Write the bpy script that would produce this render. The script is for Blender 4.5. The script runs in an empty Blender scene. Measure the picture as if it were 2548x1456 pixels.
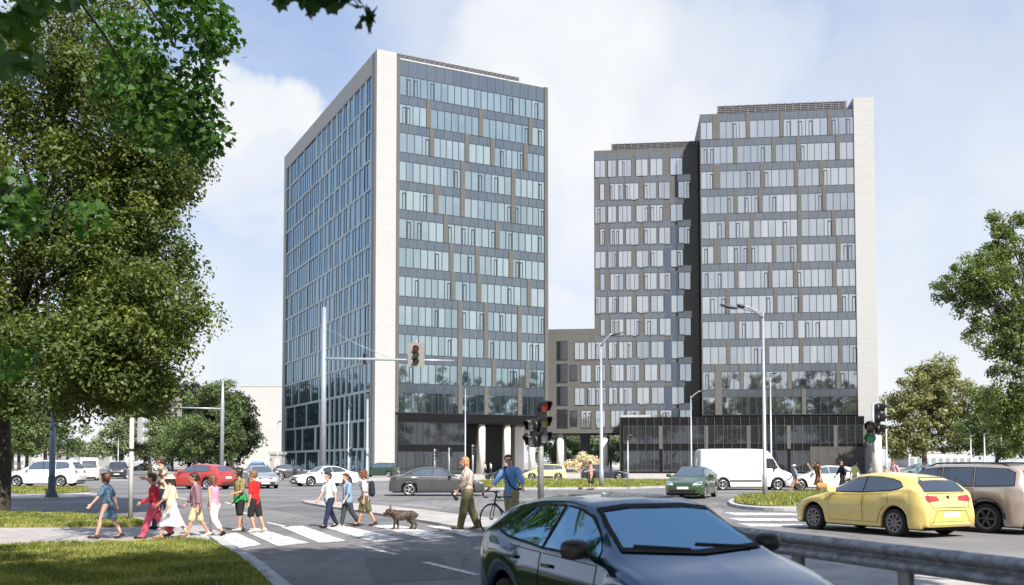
import bpy, bmesh, math, random, time
import numpy as np
from mathutils import Vector, Matrix, geometry
from mathutils.bvhtree import BVHTree

T0 = time.time()
R = math.radians
C = bpy.context.scene.collection
rnd = random.Random(11)

# ------------------------------------------------------------------ camera model
H_EYE = 1.65
TH = R(2.5)
F_PX, CX, HOR = 2413.0, 1273.5, 1150.0
W_PX, H_PX = 2547.0, 1456.0
CY = HOR - F_PX * math.tan(TH)
FWD = Vector((0, math.cos(TH), math.sin(TH)))
UPV = Vector((0, -math.sin(TH), math.cos(TH)))


def ray(u, v):
    return FWD + UPV * ((CY - v) / F_PX) + Vector((1, 0, 0)) * ((u - CX) / F_PX)


def G(u, v, z=0.0):
    """point of the ground plane seen at photo position (u, v)"""
    d = ray(u, v)
    t = (z - H_EYE) / d.z
    return Vector((d.x * t, d.y * t, z))


def at(u, v, Y):
    """point at depth Y seen at (u, v)"""
    d = ray(u, v)
    t = Y / d.y
    return Vector((d.x * t, Y, H_EYE + d.z * t))


# ------------------------------------------------------------------ tagging
def tag(o, label=None, cat=None, group=None, kind=None):
    if label: o['label'] = label
    if cat: o['category'] = cat
    if group: o['group'] = group
    if kind: o['kind'] = kind
    return o


def thing(name, loc, rz, label, cat, group=None):
    o = bpy.data.objects.new(name, None)
    C.objects.link(o)
    o.location = loc
    o.rotation_euler = (0, 0, rz)
    o.empty_display_size = 0.2
    return tag(o, label, cat, group)


def kids(o):
    return [c for c in bpy.data.objects if c.parent == o]


def copy_tree(o, parent=None):
    c = o.copy()
    C.objects.link(c)
    if parent is not None:
        c.parent = parent
    for ch in kids(o):
        copy_tree(ch, c)
    return c


# ------------------------------------------------------------------ mesh builder
class MB:
    def __init__(s):
        s.v, s.f, s.m, s.sm = [], [], [], []

    def add(s, vs, fs, mat=0, smooth=False):
        b = len(s.v)
        s.v.extend([tuple(p) for p in vs])
        for f in fs:
            s.f.append([b + i for i in f])
            s.m.append(mat)
            s.sm.append(smooth)
        return s

    def box(s, x0, x1, y0, y1, z0, z1, mat=0, M=None):
        vs = [(x, y, z) for z in (z0, z1) for x, y in ((x0, y0), (x1, y0), (x1, y1), (x0, y1))]
        if M is not None:
            vs = [M @ Vector(p) for p in vs]
        return s.add(vs, [(3, 2, 1, 0), (4, 5, 6, 7), (0, 1, 5, 4), (1, 2, 6, 5), (2, 3, 7, 6), (3, 0, 4, 7)], mat)

    def bar(s, a, b, w, h=None, mat=0, up=Vector((0, 0, 1))):
        a, b = Vector(a), Vector(b)
        h = h or w
        d = (b - a).normalized()
        sx = d.cross(up)
        if sx.length < 1e-4: sx = d.cross(Vector((0, 1, 0)))
        sx.normalize()
        sy = sx.cross(d)
        vs = [p + sx * (i * w / 2) + sy * (j * h / 2) for p in (a, b) for i, j in ((-1, -1), (1, -1), (1, 1), (-1, 1))]
        return s.add(vs, [(3, 2, 1, 0), (4, 5, 6, 7), (0, 1, 5, 4), (1, 2, 6, 5), (2, 3, 7, 6), (3, 0, 4, 7)], mat)

    def rings(s, rings, mat=0, smooth=True, cap0=True, cap1=True, close=True):
        n = len(rings[0])
        vs = [p for r in rings for p in r]
        fs = []
        for k in range(len(rings) - 1):
            for i in range(n if close else n - 1):
                j = (i + 1) % n
                fs.append((k * n + i, k * n + j, (k + 1) * n + j, (k + 1) * n + i))
        if cap0: fs.append(tuple(range(n - 1, -1, -1)))
        if cap1: fs.append(tuple((len(rings) - 1) * n + i for i in range(n)))
        return s.add(vs, fs, mat, smooth)

    def tube(s, pts, rad, n=10, mat=0, smooth=True):
        pts = [Vector(p) for p in pts]
        if not isinstance(rad, (list, tuple)): rad = [rad] * len(pts)
        rings = []
        ref = None
        for i, p in enumerate(pts):
            d = (pts[min(i + 1, len(pts) - 1)] - pts[max(i - 1, 0)]).normalized()
            if ref is None:
                ref = Vector((0, 0, 1)) if abs(d.z) < 0.9 else Vector((1, 0, 0))
            e1 = d.cross(ref).normalized()
            e2 = e1.cross(d).normalized()
            ref = e2
            rings.append([p + (e1 * math.cos(2 * math.pi * k / n) + e2 * math.sin(2 * math.pi * k / n)) * rad[i] for k in range(n)])
        return s.rings(rings, mat, smooth)

    def capsule(s, a, b, ra, rb, kw=1.0, kd=1.0, lat=Vector((0, 1, 0)), n=14, m=5, mat=0):
        """tapered capsule; kw scales along the lateral axis, kd across it"""
        a, b = Vector(a), Vector(b)
        d = b - a
        L = d.length
        if L < 1e-6: d = Vector((0, 0, 1))
        d = d.normalized()
        e1 = lat - d * lat.dot(d)
        if e1.length < 1e-3:
            e1 = Vector((1, 0, 0)) - d * d.x
        e1.normalize()
        e2 = d.cross(e1)
        rings = []
        prof = []
        for i in range(m + 1):
            t = -math.pi / 2 + (math.pi / 2) * i / m
            prof.append((a + d * (ra * math.sin(t)), ra * max(math.cos(t), 0.02)))
        for i in range(1, m + 1):
            t = (math.pi / 2) * i / m
            prof.append((b + d * (rb * math.sin(t)), rb * max(math.cos(t), 0.02)))
        prof.insert(m + 1, (b, rb))
        for p, r in prof:
            rings.append([p + e1 * (kw * r * math.cos(2 * math.pi * k / n)) + e2 * (kd * r * math.sin(2 * math.pi * k / n)) for k in range(n)])
        return s.rings(rings, mat, True)

    def ball(s, c, rx, ry, rz, n=14, m=8, mat=0, M=None):
        rings = []
        for i in range(m + 1):
            t = -math.pi / 2 + math.pi * i / m
            ct = max(math.cos(t), 0.02)
            r = [Vector((rx * ct * math.cos(2 * math.pi * k / n), ry * ct * math.sin(2 * math.pi * k / n), rz * math.sin(t))) for k in range(n)]
            if M is not None: r = [M @ p for p in r]
            rings.append([p + Vector(c) for p in r])
        return s.rings(rings, mat, True)

    def torus(s, c, axis, Rm, r, n=32, m=10, mat=0, prof=None):
        axis = Vector(axis).normalized()
        e1 = axis.cross(Vector((0, 0, 1)))
        if e1.length < 1e-3: e1 = Vector((1, 0, 0))
        e1.normalize()
        e2 = axis.cross(e1)
        c = Vector(c)
        vs, fs = [], []
        if prof is None:
            prof = [(r * math.cos(2 * math.pi * j / m), r * math.sin(2 * math.pi * j / m)) for j in range(m)]
        m = len(prof)
        for i in range(n):
            a = 2 * math.pi * i / n
            rad = e1 * math.cos(a) + e2 * math.sin(a)
            for pr, pa in prof:
                vs.append(c + rad * (Rm + pr) + axis * pa)
        for i in range(n):
            for j in range(m):
                i2, j2 = (i + 1) % n, (j + 1) % m
                fs.append((i * m + j, i2 * m + j, i2 * m + j2, i * m + j2))
        return s.add(vs, fs, mat, True)

    def prism(s, poly, z0, z1, mat=0):
        n = len(poly)
        vs = [(p[0], p[1], z0) for p in poly] + [(p[0], p[1], z1) for p in poly]
        fs = [tuple(range(n - 1, -1, -1)), tuple(range(n, 2 * n))]
        fs += [(i, (i + 1) % n, n + (i + 1) % n, n + i) for i in range(n)]
        return s.add(vs, fs, mat)

    def mesh(s, name):
        me = bpy.data.meshes.new(name)
        me.from_pydata(s.v, [], s.f)
        me.polygons.foreach_set('material_index', s.m)
        me.polygons.foreach_set('use_smooth', s.sm)
        me.update()
        return me

    def build(s, name, mats, parent=None, fix=True):
        me = s.mesh(name)
        if fix and len(s.f) < 60000:
            bm = bmesh.new()
            bm.from_mesh(me)
            bmesh.ops.recalc_face_normals(bm, faces=bm.faces)
            bm.to_mesh(me)
            bm.free()
        o = bpy.data.objects.new(name, me)
        C.objects.link(o)
        for m in (mats if isinstance(mats, (list, tuple)) else [mats]):
            me.materials.append(m)
        if parent is not None: o.parent = parent
        return o


def remeshed(mb, name, mat, parent, voxel=0.012, smooth=4, bevel=None):
    """one continuous skin over overlapping shapes"""
    me = mb.mesh(name)
    o = bpy.data.objects.new(name, me)
    C.objects.link(o)
    md = o.modifiers.new('skin', 'REMESH')
    md.mode = 'VOXEL'
    md.voxel_size = voxel
    md.use_smooth_shade = True
    if smooth:
        sm = o.modifiers.new('soft', 'SMOOTH')
        sm.iterations = smooth
        sm.factor = 0.5
    dg = bpy.context.evaluated_depsgraph_get()
    nm = bpy.data.meshes.new_from_object(o.evaluated_get(dg))
    nm.name = name
    o.modifiers.clear()
    o.data = nm
    bpy.data.meshes.remove(me)
    nm.materials.clear()
    nm.materials.append(mat)
    if parent is not None: o.parent = parent
    return o


# ------------------------------------------------------------------ materials
def nodes(name):
    m = bpy.data.materials.new(name)
    m.use_nodes = True
    nt = m.node_tree
    return m, nt, nt.nodes['Principled BSDF'], nt.nodes, nt.links


def mat(name, col, rough=0.6, metal=0.0, var=0.0, scale=8.0, bump=0.0, bscale=None, coat=0.0, spec=0.5, col2=None, thr=None, detail=4, emit=None, subs=0.0, objvar=False):
    m, nt, b, N, L = nodes(name)
    b.inputs['Roughness'].default_value = rough
    b.inputs['Metallic'].default_value = metal
    b.inputs['Coat Weight'].default_value = coat
    b.inputs['Coat Roughness'].default_value = 0.03
    b.inputs['Specular IOR Level'].default_value = spec
    col = tuple(col) + (1,) if len(col) == 3 else col
    b.inputs['Base Color'].default_value = col
    tc = N.new('ShaderNodeTexCoord')
    if var or col2:
        nz = N.new('ShaderNodeTexNoise')
        nz.inputs['Scale'].default_value = scale
        nz.inputs['Detail'].default_value = detail
        L.new(tc.outputs['Object'], nz.inputs['Vector'])
        rp = N.new('ShaderNodeValToRGB')
        if col2:
            c2 = tuple(col2) + (1,)
            rp.color_ramp.elements[0].color = col
            rp.color_ramp.elements[1].color = c2
            a, z = thr or (0.4, 0.6)
        else:
            rp.color_ramp.elements[0].color = tuple(max(0, c * (1 - var)) for c in col[:3]) + (1,)
            rp.color_ramp.elements[1].color = tuple(min(1, c * (1 + var)) for c in col[:3]) + (1,)
            a, z = 0.3, 0.7
        rp.color_ramp.elements[0].position = a
        rp.color_ramp.elements[1].position = z
        L.new(nz.outputs['Fac'], rp.inputs['Fac'])
        L.new(rp.outputs['Color'], b.inputs['Base Color'])
    if bump:
        nb = N.new('ShaderNodeTexNoise')
        nb.inputs['Scale'].default_value = bscale or scale * 4
        nb.inputs['Detail'].default_value = 5
        L.new(tc.outputs['Object'], nb.inputs['Vector'])
        bp = N.new('ShaderNodeBump')
        bp.inputs['Strength'].default_value = bump
        bp.inputs['Distance'].default_value = 0.02
        L.new(nb.outputs['Fac'], bp.inputs['Height'])
        L.new(bp.outputs['Normal'], b.inputs['Normal'])
    if emit:
        b.inputs['Emission Color'].default_value = tuple(emit[:3]) + (1,)
        b.inputs['Emission Strength'].default_value = emit[3]
    if subs:
        b.inputs['Subsurface Weight'].default_value = subs
        b.inputs['Subsurface Radius'].default_value = (0.02, 0.008, 0.004)
    return m


def paint(name, col, flake=0.25, rough=0.3):
    return mat(name, col, rough=rough, metal=flake, coat=1.0, var=0.06, scale=2.0)


def asphalt(name, base=0.17, tint=(1, 0.97, 0.98)):
    m, nt, b, N, L = nodes(name)
    tc = N.new('ShaderNodeTexCoord')
    n1 = N.new('ShaderNodeTexNoise'); n1.inputs['Scale'].default_value = 0.18; n1.inputs['Detail'].default_value = 6
    n2 = N.new('ShaderNodeTexNoise'); n2.inputs['Scale'].default_value = 22; n2.inputs['Detail'].default_value = 6; n2.inputs['Roughness'].default_value = 0.8
    n3 = N.new('ShaderNodeTexNoise'); n3.inputs['Scale'].default_value = 3.0; n3.inputs['Detail'].default_value = 8
    mp = N.new('ShaderNodeMapping'); mp.inputs['Rotation'].default_value = (0, 0, R(-26.7)); mp.inputs['Scale'].default_value = (1, 0.06, 1)
    for n in (n1, n2): L.new(tc.outputs['Object'], n.inputs['Vector'])
    L.new(tc.outputs['Object'], mp.inputs['Vector']); L.new(mp.outputs['Vector'], n3.inputs['Vector'])
    vor = N.new('ShaderNodeTexVoronoi'); vor.feature = 'DISTANCE_TO_EDGE'; vor.inputs['Scale'].default_value = 0.22
    nw = N.new('ShaderNodeTexNoise'); nw.inputs['Scale'].default_value = 0.8; nw.inputs['Detail'].default_value = 6
    L.new(tc.outputs['Object'], nw.inputs['Vector'])
    mx = N.new('ShaderNodeMix'); mx.data_type = 'RGBA'; mx.inputs[0].default_value = 0.5
    L.new(tc.outputs['Object'], mx.inputs[6]); L.new(nw.outputs['Color'], mx.inputs[7])
    L.new(mx.outputs[2], vor.inputs['Vector'])
    cr = N.new('ShaderNodeMapRange'); cr.inputs['From Min'].default_value = 0.0; cr.inputs['From Max'].default_value = 0.006
    cr.inputs['To Min'].default_value = 0.6; cr.inputs['To Max'].default_value = 1.0
    L.new(vor.outputs['Distance'], cr.inputs['Value'])
    a = N.new('ShaderNodeMath'); a.operation = 'MULTIPLY_ADD'; a.inputs[1].default_value = 1.7; a.inputs[2].default_value = -0.95
    L.new(n1.outputs['Fac'], a.inputs[0])
    a2 = N.new('ShaderNodeMath'); a2.operation = 'MULTIPLY_ADD'; a2.inputs[1].default_value = 1.5
    L.new(n2.outputs['Fac'], a2.inputs[0]); L.new(a.outputs[0], a2.inputs[2])
    a3 = N.new('ShaderNodeMath'); a3.operation = 'MULTIPLY_ADD'; a3.inputs[1].default_value = 0.8
    L.new(n3.outputs['Fac'], a3.inputs[0]); L.new(a2.outputs[0], a3.inputs[2])
    a4 = N.new('ShaderNodeMath'); a4.operation = 'MULTIPLY'
    L.new(a3.outputs[0], a4.inputs[0]); L.new(cr.outputs[0], a4.inputs[1])
    vm = N.new('ShaderNodeVectorMath'); vm.operation = 'SCALE'
    vm.inputs[0].default_value = tuple(base * t for t in tint)
    L.new(a4.outputs[0], vm.inputs['Scale'])
    L.new(vm.outputs[0], b.inputs['Base Color'])
    b.inputs['Roughness'].default_value = 0.85
    bp = N.new('ShaderNodeBump'); bp.inputs['Strength'].default_value = 0.5; bp.inputs['Distance'].default_value = 0.01
    L.new(n2.outputs['Fac'], bp.inputs['Height']); L.new(bp.outputs['Normal'], b.inputs['Normal'])
    return m


def worn(name, col, under=(0.13, 0.127, 0.128), amount=0.42):
    """road paint worn through in patches"""
    m, nt, b, N, L = nodes(name)
    tc = N.new('ShaderNodeTexCoord')
    n1 = N.new('ShaderNodeTexNoise'); n1.inputs['Scale'].default_value = 7; n1.inputs['Detail'].default_value = 9; n1.inputs['Roughness'].default_value = 0.75
    L.new(tc.outputs['Object'], n1.inputs['Vector'])
    rp = N.new('ShaderNodeValToRGB')
    rp.color_ramp.elements[0].position = amount - 0.08; rp.color_ramp.elements[0].color = under + (1,)
    rp.color_ramp.elements[1].position = amount + 0.06; rp.color_ramp.elements[1].color = tuple(col) + (1,)
    L.new(n1.outputs['Fac'], rp.inputs['Fac']); L.new(rp.outputs['Color'], b.inputs['Base Color'])
    b.inputs['Roughness'].default_value = 0.8
    return m


def slabs(name, c1, c2, mortar, w=0.6, h=0.4, rot=0.0, msize=0.012, bump=0.3, stain=(0.72, 1.22)):
    m, nt, b, N, L = nodes(name)
    tc = N.new('ShaderNodeTexCoord')
    mp = N.new('ShaderNodeMapping'); mp.inputs['Rotation'].default_value = (0, 0, rot)
    L.new(tc.outputs['Object'], mp.inputs['Vector'])
    br = N.new('ShaderNodeTexBrick')
    br.inputs['Color1'].default_value = tuple(c1) + (1,); br.inputs['Color2'].default_value = tuple(c2) + (1,); br.inputs['Mortar'].default_value = tuple(mortar) + (1,)
    br.inputs['Scale'].default_value = 1.0; br.inputs['Brick Width'].default_value = w; br.inputs['Row Height'].default_value = h
    br.inputs['Mortar Size'].default_value = msize; br.inputs['Mortar Smooth'].default_value = 0.2
    L.new(mp.outputs['Vector'], br.inputs['Vector'])
    nz = N.new('ShaderNodeTexNoise'); nz.inputs['Scale'].default_value = 2.2; nz.inputs['Detail'].default_value = 8
    L.new(tc.outputs['Object'], nz.inputs['Vector'])
    mr = N.new('ShaderNodeMapRange'); mr.inputs['To Min'].default_value = stain[0]; mr.inputs['To Max'].default_value = stain[1]
    L.new(nz.outputs['Fac'], mr.inputs['Value'])
    vm = N.new('ShaderNodeVectorMath'); vm.operation = 'SCALE'
    L.new(br.outputs['Color'], vm.inputs[0]); L.new(mr.outputs[0], vm.inputs['Scale'])
    L.new(vm.outputs[0], b.inputs['Base Color'])
    b.inputs['Roughness'].default_value = 0.8
    bp = N.new('ShaderNodeBump'); bp.inputs['Strength'].default_value = bump; bp.inputs['Distance'].default_value = 0.01; bp.invert = True
    L.new(br.outputs['Fac'], bp.inputs['Height']); L.new(bp.outputs['Normal'], b.inputs['Normal'])
    return m


def leafmat(name, lo, hi, trans=0.3):
    m, nt, b, N, L = nodes(name)
    at_ = N.new('ShaderNodeAttribute'); at_.attribute_name = 'tint'
    rp = N.new('ShaderNodeValToRGB')
    rp.color_ramp.elements[0].color = tuple(lo) + (1,); rp.color_ramp.elements[1].color = tuple(hi) + (1,)
    L.new(at_.outputs['Fac'], rp.inputs['Fac'])
    b.inputs['Roughness'].default_value = 0.5
    b.inputs['Specular IOR Level'].default_value = 0.35
    L.new(rp.outputs['Color'], b.inputs['Base Color'])
    tr = N.new('ShaderNodeBsdfTranslucent')
    g = N.new('ShaderNodeMix'); g.data_type = 'RGBA'; g.blend_type = 'MULTIPLY'; g.inputs[0].default_value = 1.0
    g.inputs[7].default_value = (1.5, 1.7, 0.5, 1)
    L.new(rp.outputs['Color'], g.inputs[6]); L.new(g.outputs[2], tr.inputs['Color'])
    mx = N.new('ShaderNodeMixShader'); mx.inputs['Fac'].default_value = trans
    L.new(b.outputs[0], mx.inputs[1]); L.new(tr.outputs[0], mx.inputs[2])
    L.new(mx.outputs[0], N['Material Output'].inputs['Surface'])
    return m


def glassmat(name, lo, hi, refl=0.35, rough=0.02, tint=(0.85, 0.93, 1.0)):
    """coated facade glass: pale room seen through it plus a mirror coat; 'tint' varies per pane"""
    m, nt, b, N, L = nodes(name)
    at_ = N.new('ShaderNodeAttribute'); at_.attribute_name = 'tint'
    rp = N.new('ShaderNodeValToRGB')
    rp.color_ramp.elements[0].color = tuple(lo) + (1,); rp.color_ramp.elements[1].color = tuple(hi) + (1,)
    L.new(at_.outputs['Fac'], rp.inputs['Fac'])
    L.new(rp.outputs['Color'], b.inputs['Base Color'])
    b.inputs['Roughness'].default_value = 0.25
    gl = N.new('ShaderNodeBsdfGlossy'); gl.inputs['Roughness'].default_value = rough; gl.inputs['Color'].default_value = tuple(tint) + (1,)
    fr = N.new('ShaderNodeFresnel'); fr.inputs['IOR'].default_value = 1.5
    mr = N.new('ShaderNodeMapRange'); mr.inputs['To Min'].default_value = refl; mr.inputs['To Max'].default_value = 1.0
    L.new(fr.outputs[0], mr.inputs['Value'])
    tc = N.new('ShaderNodeTexCoord')
    nz = N.new('ShaderNodeTexNoise'); nz.inputs['Scale'].default_value = 0.35; nz.inputs['Detail'].default_value = 2
    L.new(tc.outputs['Object'], nz.inputs['Vector'])
    bp = N.new('ShaderNodeBump'); bp.inputs['Strength'].default_value = 0.12; bp.inputs['Distance'].default_value = 0.05
    L.new(nz.outputs['Fac'], bp.inputs['Height']); L.new(bp.outputs['Normal'], gl.inputs['Normal'])
    mx = N.new('ShaderNodeMixShader')
    L.new(mr.outputs[0], mx.inputs['Fac']); L.new(b.outputs[0], mx.inputs[1]); L.new(gl.outputs[0], mx.inputs[2])
    L.new(mx.outputs[0], N['Material Output'].inputs['Surface'])
    return m


def set_tint(me, vals, domain='FACE'):
    a = me.attributes.new('tint', 'FLOAT', domain)
    a.data.foreach_set('value', np.asarray(vals, dtype=np.float32))


M = {}
M['steel'] = mat('galvanised_steel', (0.29, 0.30, 0.32), 0.55, 0.3, var=0.45, scale=9, detail=8)
M['steel_dull'] = mat('weathered_steel', (0.32, 0.33, 0.34), 0.55, 0.4, var=0.25, scale=7)
M['concrete'] = mat('concrete', (0.42, 0.41, 0.39), 0.9, var=0.15, scale=2.0, bump=0.2)
M['kerb'] = mat('kerb_stone', (0.36, 0.37, 0.38), 0.9, var=0.2, scale=1.5, bump=0.3)
M['black'] = mat('black_plastic', (0.012, 0.012, 0.013), 0.45)
M['dark'] = mat('dark_void', (0.008, 0.008, 0.009), 0.9)
M['rubber'] = mat('tyre_rubber', (0.014, 0.014, 0.015), 0.8, var=0.3, scale=20)
M['rim'] = mat('alloy_rim', (0.5, 0.5, 0.52), 0.3, 0.9)
M['rim_dark'] = mat('dark_alloy_rim', (0.2, 0.2, 0.21), 0.35, 0.8)
M['chrome'] = mat('chrome', (0.7, 0.7, 0.72), 0.12, 1.0)
M['white'] = mat('white_plate', (0.72, 0.72, 0.7), 0.4)
M['bark'] = mat('bark', (0.045, 0.036, 0.027), 0.95, var=0.45, scale=9, bump=0.8, bscale=30)
M['bark_pale'] = mat('pale_bark', (0.16, 0.14, 0.115), 0.95, var=0.45, scale=9, bump=0.8, bscale=30)
# ------------------------------------------------------------------ camera, sun, sky
sc = bpy.context.scene
cam = bpy.data.objects.new('camera', bpy.data.cameras.new('camera'))
C.objects.link(cam)
cam.location = (0, 0, H_EYE)
cam.rotation_euler = (R(90) + TH, 0, 0)
cam.data.sensor_width = 36
cam.data.lens = 36 * F_PX / W_PX
cam.data.shift_y = (CY - H_PX / 2) / W_PX
cam.data.clip_end = 5000
sc.camera = cam
cam.data.dof.use_dof = True          # a fast lens focused on the crossing: leaves and bonnet close by go soft
cam.data.dof.focus_distance = 38
cam.data.dof.aperture_fstop = 2.4

SUN_EL, SUN_DIR = R(44), Vector((0.455, -0.89, 0)).normalized()
s = Vector((SUN_DIR.x * math.cos(SUN_EL), SUN_DIR.y * math.cos(SUN_EL), math.sin(SUN_EL)))
sun = bpy.data.objects.new('sun', bpy.data.lights.new('sun', 'SUN'))
C.objects.link(sun)
sun.location = s * 100
sun.rotation_euler = s.to_track_quat('Z', 'Y').to_euler()
sun.data.energy = 5.0
sun.data.angle = R(0.5)
sun.data.color = (1.0, 0.94, 0.85)

world = bpy.data.worlds.new('World')
sc.world = world
world.use_nodes = True
nt = world.node_tree
N, L = nt.nodes, nt.links
bg = N['Background']
SKY_STR = 0.085
bg.inputs['Strength'].default_value = SKY_STR
sky = N.new('ShaderNodeTexSky')
sky.sky_type = 'NISHITA'
sky.sun_disc = False
sky.sun_elevation = SUN_EL
sky.sun_rotation = math.atan2(SUN_DIR.x, SUN_DIR.y)
sky.air_density = 1.0
sky.dust_density = 0.8
sky.ozone_density = 1.5
tc = N.new('ShaderNodeTexCoord')
sep = N.new('ShaderNodeSeparateXYZ')
L.new(tc.outputs['Generated'], sep.inputs[0])


def wmath(op, a, b=None, c=None):
    n = N.new('ShaderNodeMath')
    n.operation = op
    for i, x in enumerate((a, b, c)):
        if x is None: continue
        if isinstance(x, (int, float)): n.inputs[i].default_value = x
        else: L.new(x, n.inputs[i])
    return n.outputs[0]


def smooth(x, a, b, lo=0.0, hi=1.0):
    n = N.new('ShaderNodeMapRange')
    n.interpolation_type = 'SMOOTHSTEP'
    n.inputs['From Min'].default_value = a
    n.inputs['From Max'].default_value = b
    n.inputs['To Min'].default_value = lo
    n.inputs['To Max'].default_value = hi
    L.new(x, n.inputs['Value'])
    return n.outputs[0]


# direction bent by noise, so cloud edges billow
nz = N.new('ShaderNodeTexNoise')
nz.inputs['Scale'].default_value = 7.0
nz.inputs['Detail'].default_value = 8
nz.inputs['Roughness'].default_value = 0.56
L.new(tc.outputs['Generated'], nz.inputs['Vector'])
sub = N.new('ShaderNodeVectorMath'); sub.operation = 'SUBTRACT'; sub.inputs[1].default_value = (0.5, 0.5, 0.5)
L.new(nz.outputs['Color'], sub.inputs[0])
scl = N.new('ShaderNodeVectorMath'); scl.operation = 'SCALE'; scl.inputs['Scale'].default_value = 0.16
L.new(sub.outputs[0], scl.inputs[0])
add = N.new('ShaderNodeVectorMath'); add.operation = 'ADD'
L.new(tc.outputs['Generated'], add.inputs[0]); L.new(scl.outputs[0], add.inputs[1])
nrm = N.new('ShaderNodeVectorMath'); nrm.operation = 'NORMALIZE'
L.new(add.outputs[0], nrm.inputs[0])
# banks of cumulus: direction (as seen in the photo), angular size, softness, weight
BANKS = [((560, 235), 2.2, 1.0, 1.0), ((600, 300), 2.6, 1.2, 1.0), ((705, 245), 1.8, 0.9, 1.0), ((700, 320), 2.4, 1.2, 1.0), ((640, 390), 3.6, 2.4, 0.85), ((500, 400), 4.0, 2.6, 0.85),
         ((1420, 170), 7.0, 5.0, 1.0), ((1330, 330), 7.0, 6.0, 0.9), ((1560, 420), 9.0, 7.0, 0.9), ((1950, 560), 9.0, 8.0, 0.6),
         ((2350, 330), 7.0, 6.0, 0.5), ((2500, 700), 12.0, 9.0, 0.7), ((2250, 80), 5.0, 5.0, 0.3), ((1150, 30), 5.0, 5.0, 0.5), ((1750, 160), 5.0, 5.0, 0.7)]
acc = None
for (u, v), r, soft, wgt in BANKS:
    c = ray(u, v).normalized()
    dt = N.new('ShaderNodeVectorMath'); dt.operation = 'DOT_PRODUCT'
    dt.inputs[1].default_value = c
    L.new(nrm.outputs[0], dt.inputs[0])
    q = smooth(dt.outputs['Value'], math.cos(R(r + soft * 0.5)), math.cos(R(max(r - soft, 0.3))), 0.0, wgt)
    acc = q if acc is None else wmath('MAXIMUM', acc, q)
# loose fleece everywhere, thinner towards the zenith
mp = N.new('ShaderNodeMapping'); mp.inputs['Scale'].default_value = (2.2, 2.2, 5.5)
L.new(tc.outputs['Generated'], mp.inputs['Vector'])
n2 = N.new('ShaderNodeTexNoise'); n2.inputs['Scale'].default_value = 1.6; n2.inputs['Detail'].default_value = 9; n2.inputs['Roughness'].default_value = 0.55
L.new(mp.outputs['Vector'], n2.inputs['Vector'])
front = smooth(sep.outputs['Y'], -0.35, 0.35, 0.30, 1.0)      # cloud thinned in the unseen rear sky to cut its fill light
fleece = smooth(n2.outputs['Fac'], 0.46, 0.66, 0.0, 0.75)
fleece = wmath('MULTIPLY', wmath('MULTIPLY', fleece, smooth(sep.outputs['Z'], 0.62, 0.36)), front)
for (u, v), r in (((830, 90), 4.5), ((860, 300), 3.2), ((600, 60), 3.0), ((1640, 30), 4.0), ((2080, 60), 4.5), ((2480, 120), 4.0)):   # openings of clear sky
    c = ray(u, v).normalized()
    dt = N.new('ShaderNodeVectorMath'); dt.operation = 'DOT_PRODUCT'
    dt.inputs[1].default_value = c
    L.new(nrm.outputs[0], dt.inputs[0])
    fleece = wmath('MULTIPLY', fleece, smooth(dt.outputs['Value'], math.cos(R(r + 2.5)), math.cos(R(r * 0.4)), 1.0, 0.48))
cloud = wmath('MAXIMUM', acc, fleece)
# pale air near the horizon
hz = wmath('MULTIPLY', smooth(sep.outputs['Z'], 0.38, 0.03), 0.98)
rear = smooth(sep.outputs['Y'], 0.25, -0.25)
hz = wmath('MAXIMUM', hz, wmath('MULTIPLY', wmath('MULTIPLY', smooth(sep.outputs['Z'], 0.56, 0.22), 0.88), rear))      # unseen low rear sky whitened to brighten the mirrored panes
allw = wmath('MAXIMUM', cloud, hz)
n3 = N.new('ShaderNodeTexNoise'); n3.inputs['Scale'].default_value = 9; n3.inputs['Detail'].default_value = 6
L.new(nrm.outputs[0], n3.inputs['Vector'])
cr = N.new('ShaderNodeValToRGB')
CW = 0.88
cr.color_ramp.elements[0].position = 0.3; cr.color_ramp.elements[0].color = (0.84, 0.89, 0.97, 1)
cr.color_ramp.elements[1].position = 0.62; cr.color_ramp.elements[1].color = (0.98, 0.99, 1.0, 1)
L.new(n3.outputs['Fac'], cr.inputs['Fac'])
bright = N.new('ShaderNodeVectorMath'); bright.operation = 'SCALE'
L.new(cr.outputs['Color'], bright.inputs[0])
CLOUD = 0.57
bright.inputs['Scale'].default_value = CLOUD / SKY_STR
# clear sky paled a little by high thin haze
pale = N.new('ShaderNodeMix'); pale.data_type = 'RGBA'; pale.inputs[0].default_value = 0.62
L.new(sky.outputs['Color'], pale.inputs[6])
pale.inputs[7].default_value = tuple(c * CLOUD / SKY_STR for c in (0.56, 0.70, 1.0)) + (1,)
mx = N.new('ShaderNodeMix'); mx.data_type = 'RGBA'
L.new(allw, mx.inputs[0]); L.new(pale.outputs[2], mx.inputs[6]); L.new(bright.outputs[0], mx.inputs[7])
L.new(mx.outputs[2], bg.inputs['Color'])

sc.view_settings.view_transform = 'Standard'
sc.view_settings.look = 'None'
sc.view_settings.exposure = 0.80
sc.view_settings.gamma = 1
sc.cycles.use_denoising = True
sc.cycles.max_bounces = 6
sc.cycles.diffuse_bounces = 2
sc.cycles.glossy_bounces = 3
sc.cycles.transmission_bounces = 4
sc.cycles.transparent_max_bounces = 6
sc.cycles.sample_clamp_indirect = 4.0
# ------------------------------------------------------------------ ground, roads, kerbs, markings
def sheet(name, pts, z, m, kind='structure', label=None, cat=None):
    b = MB()
    b.add([(p.x, p.y, z) for p in pts], [tuple(range(len(pts)))])
    o = b.build(name, m)
    for p in o.data.polygons:
        if p.normal.z < 0: p.flip()
    o.data.update()
    return tag(o, label, cat, kind=kind)


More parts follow.
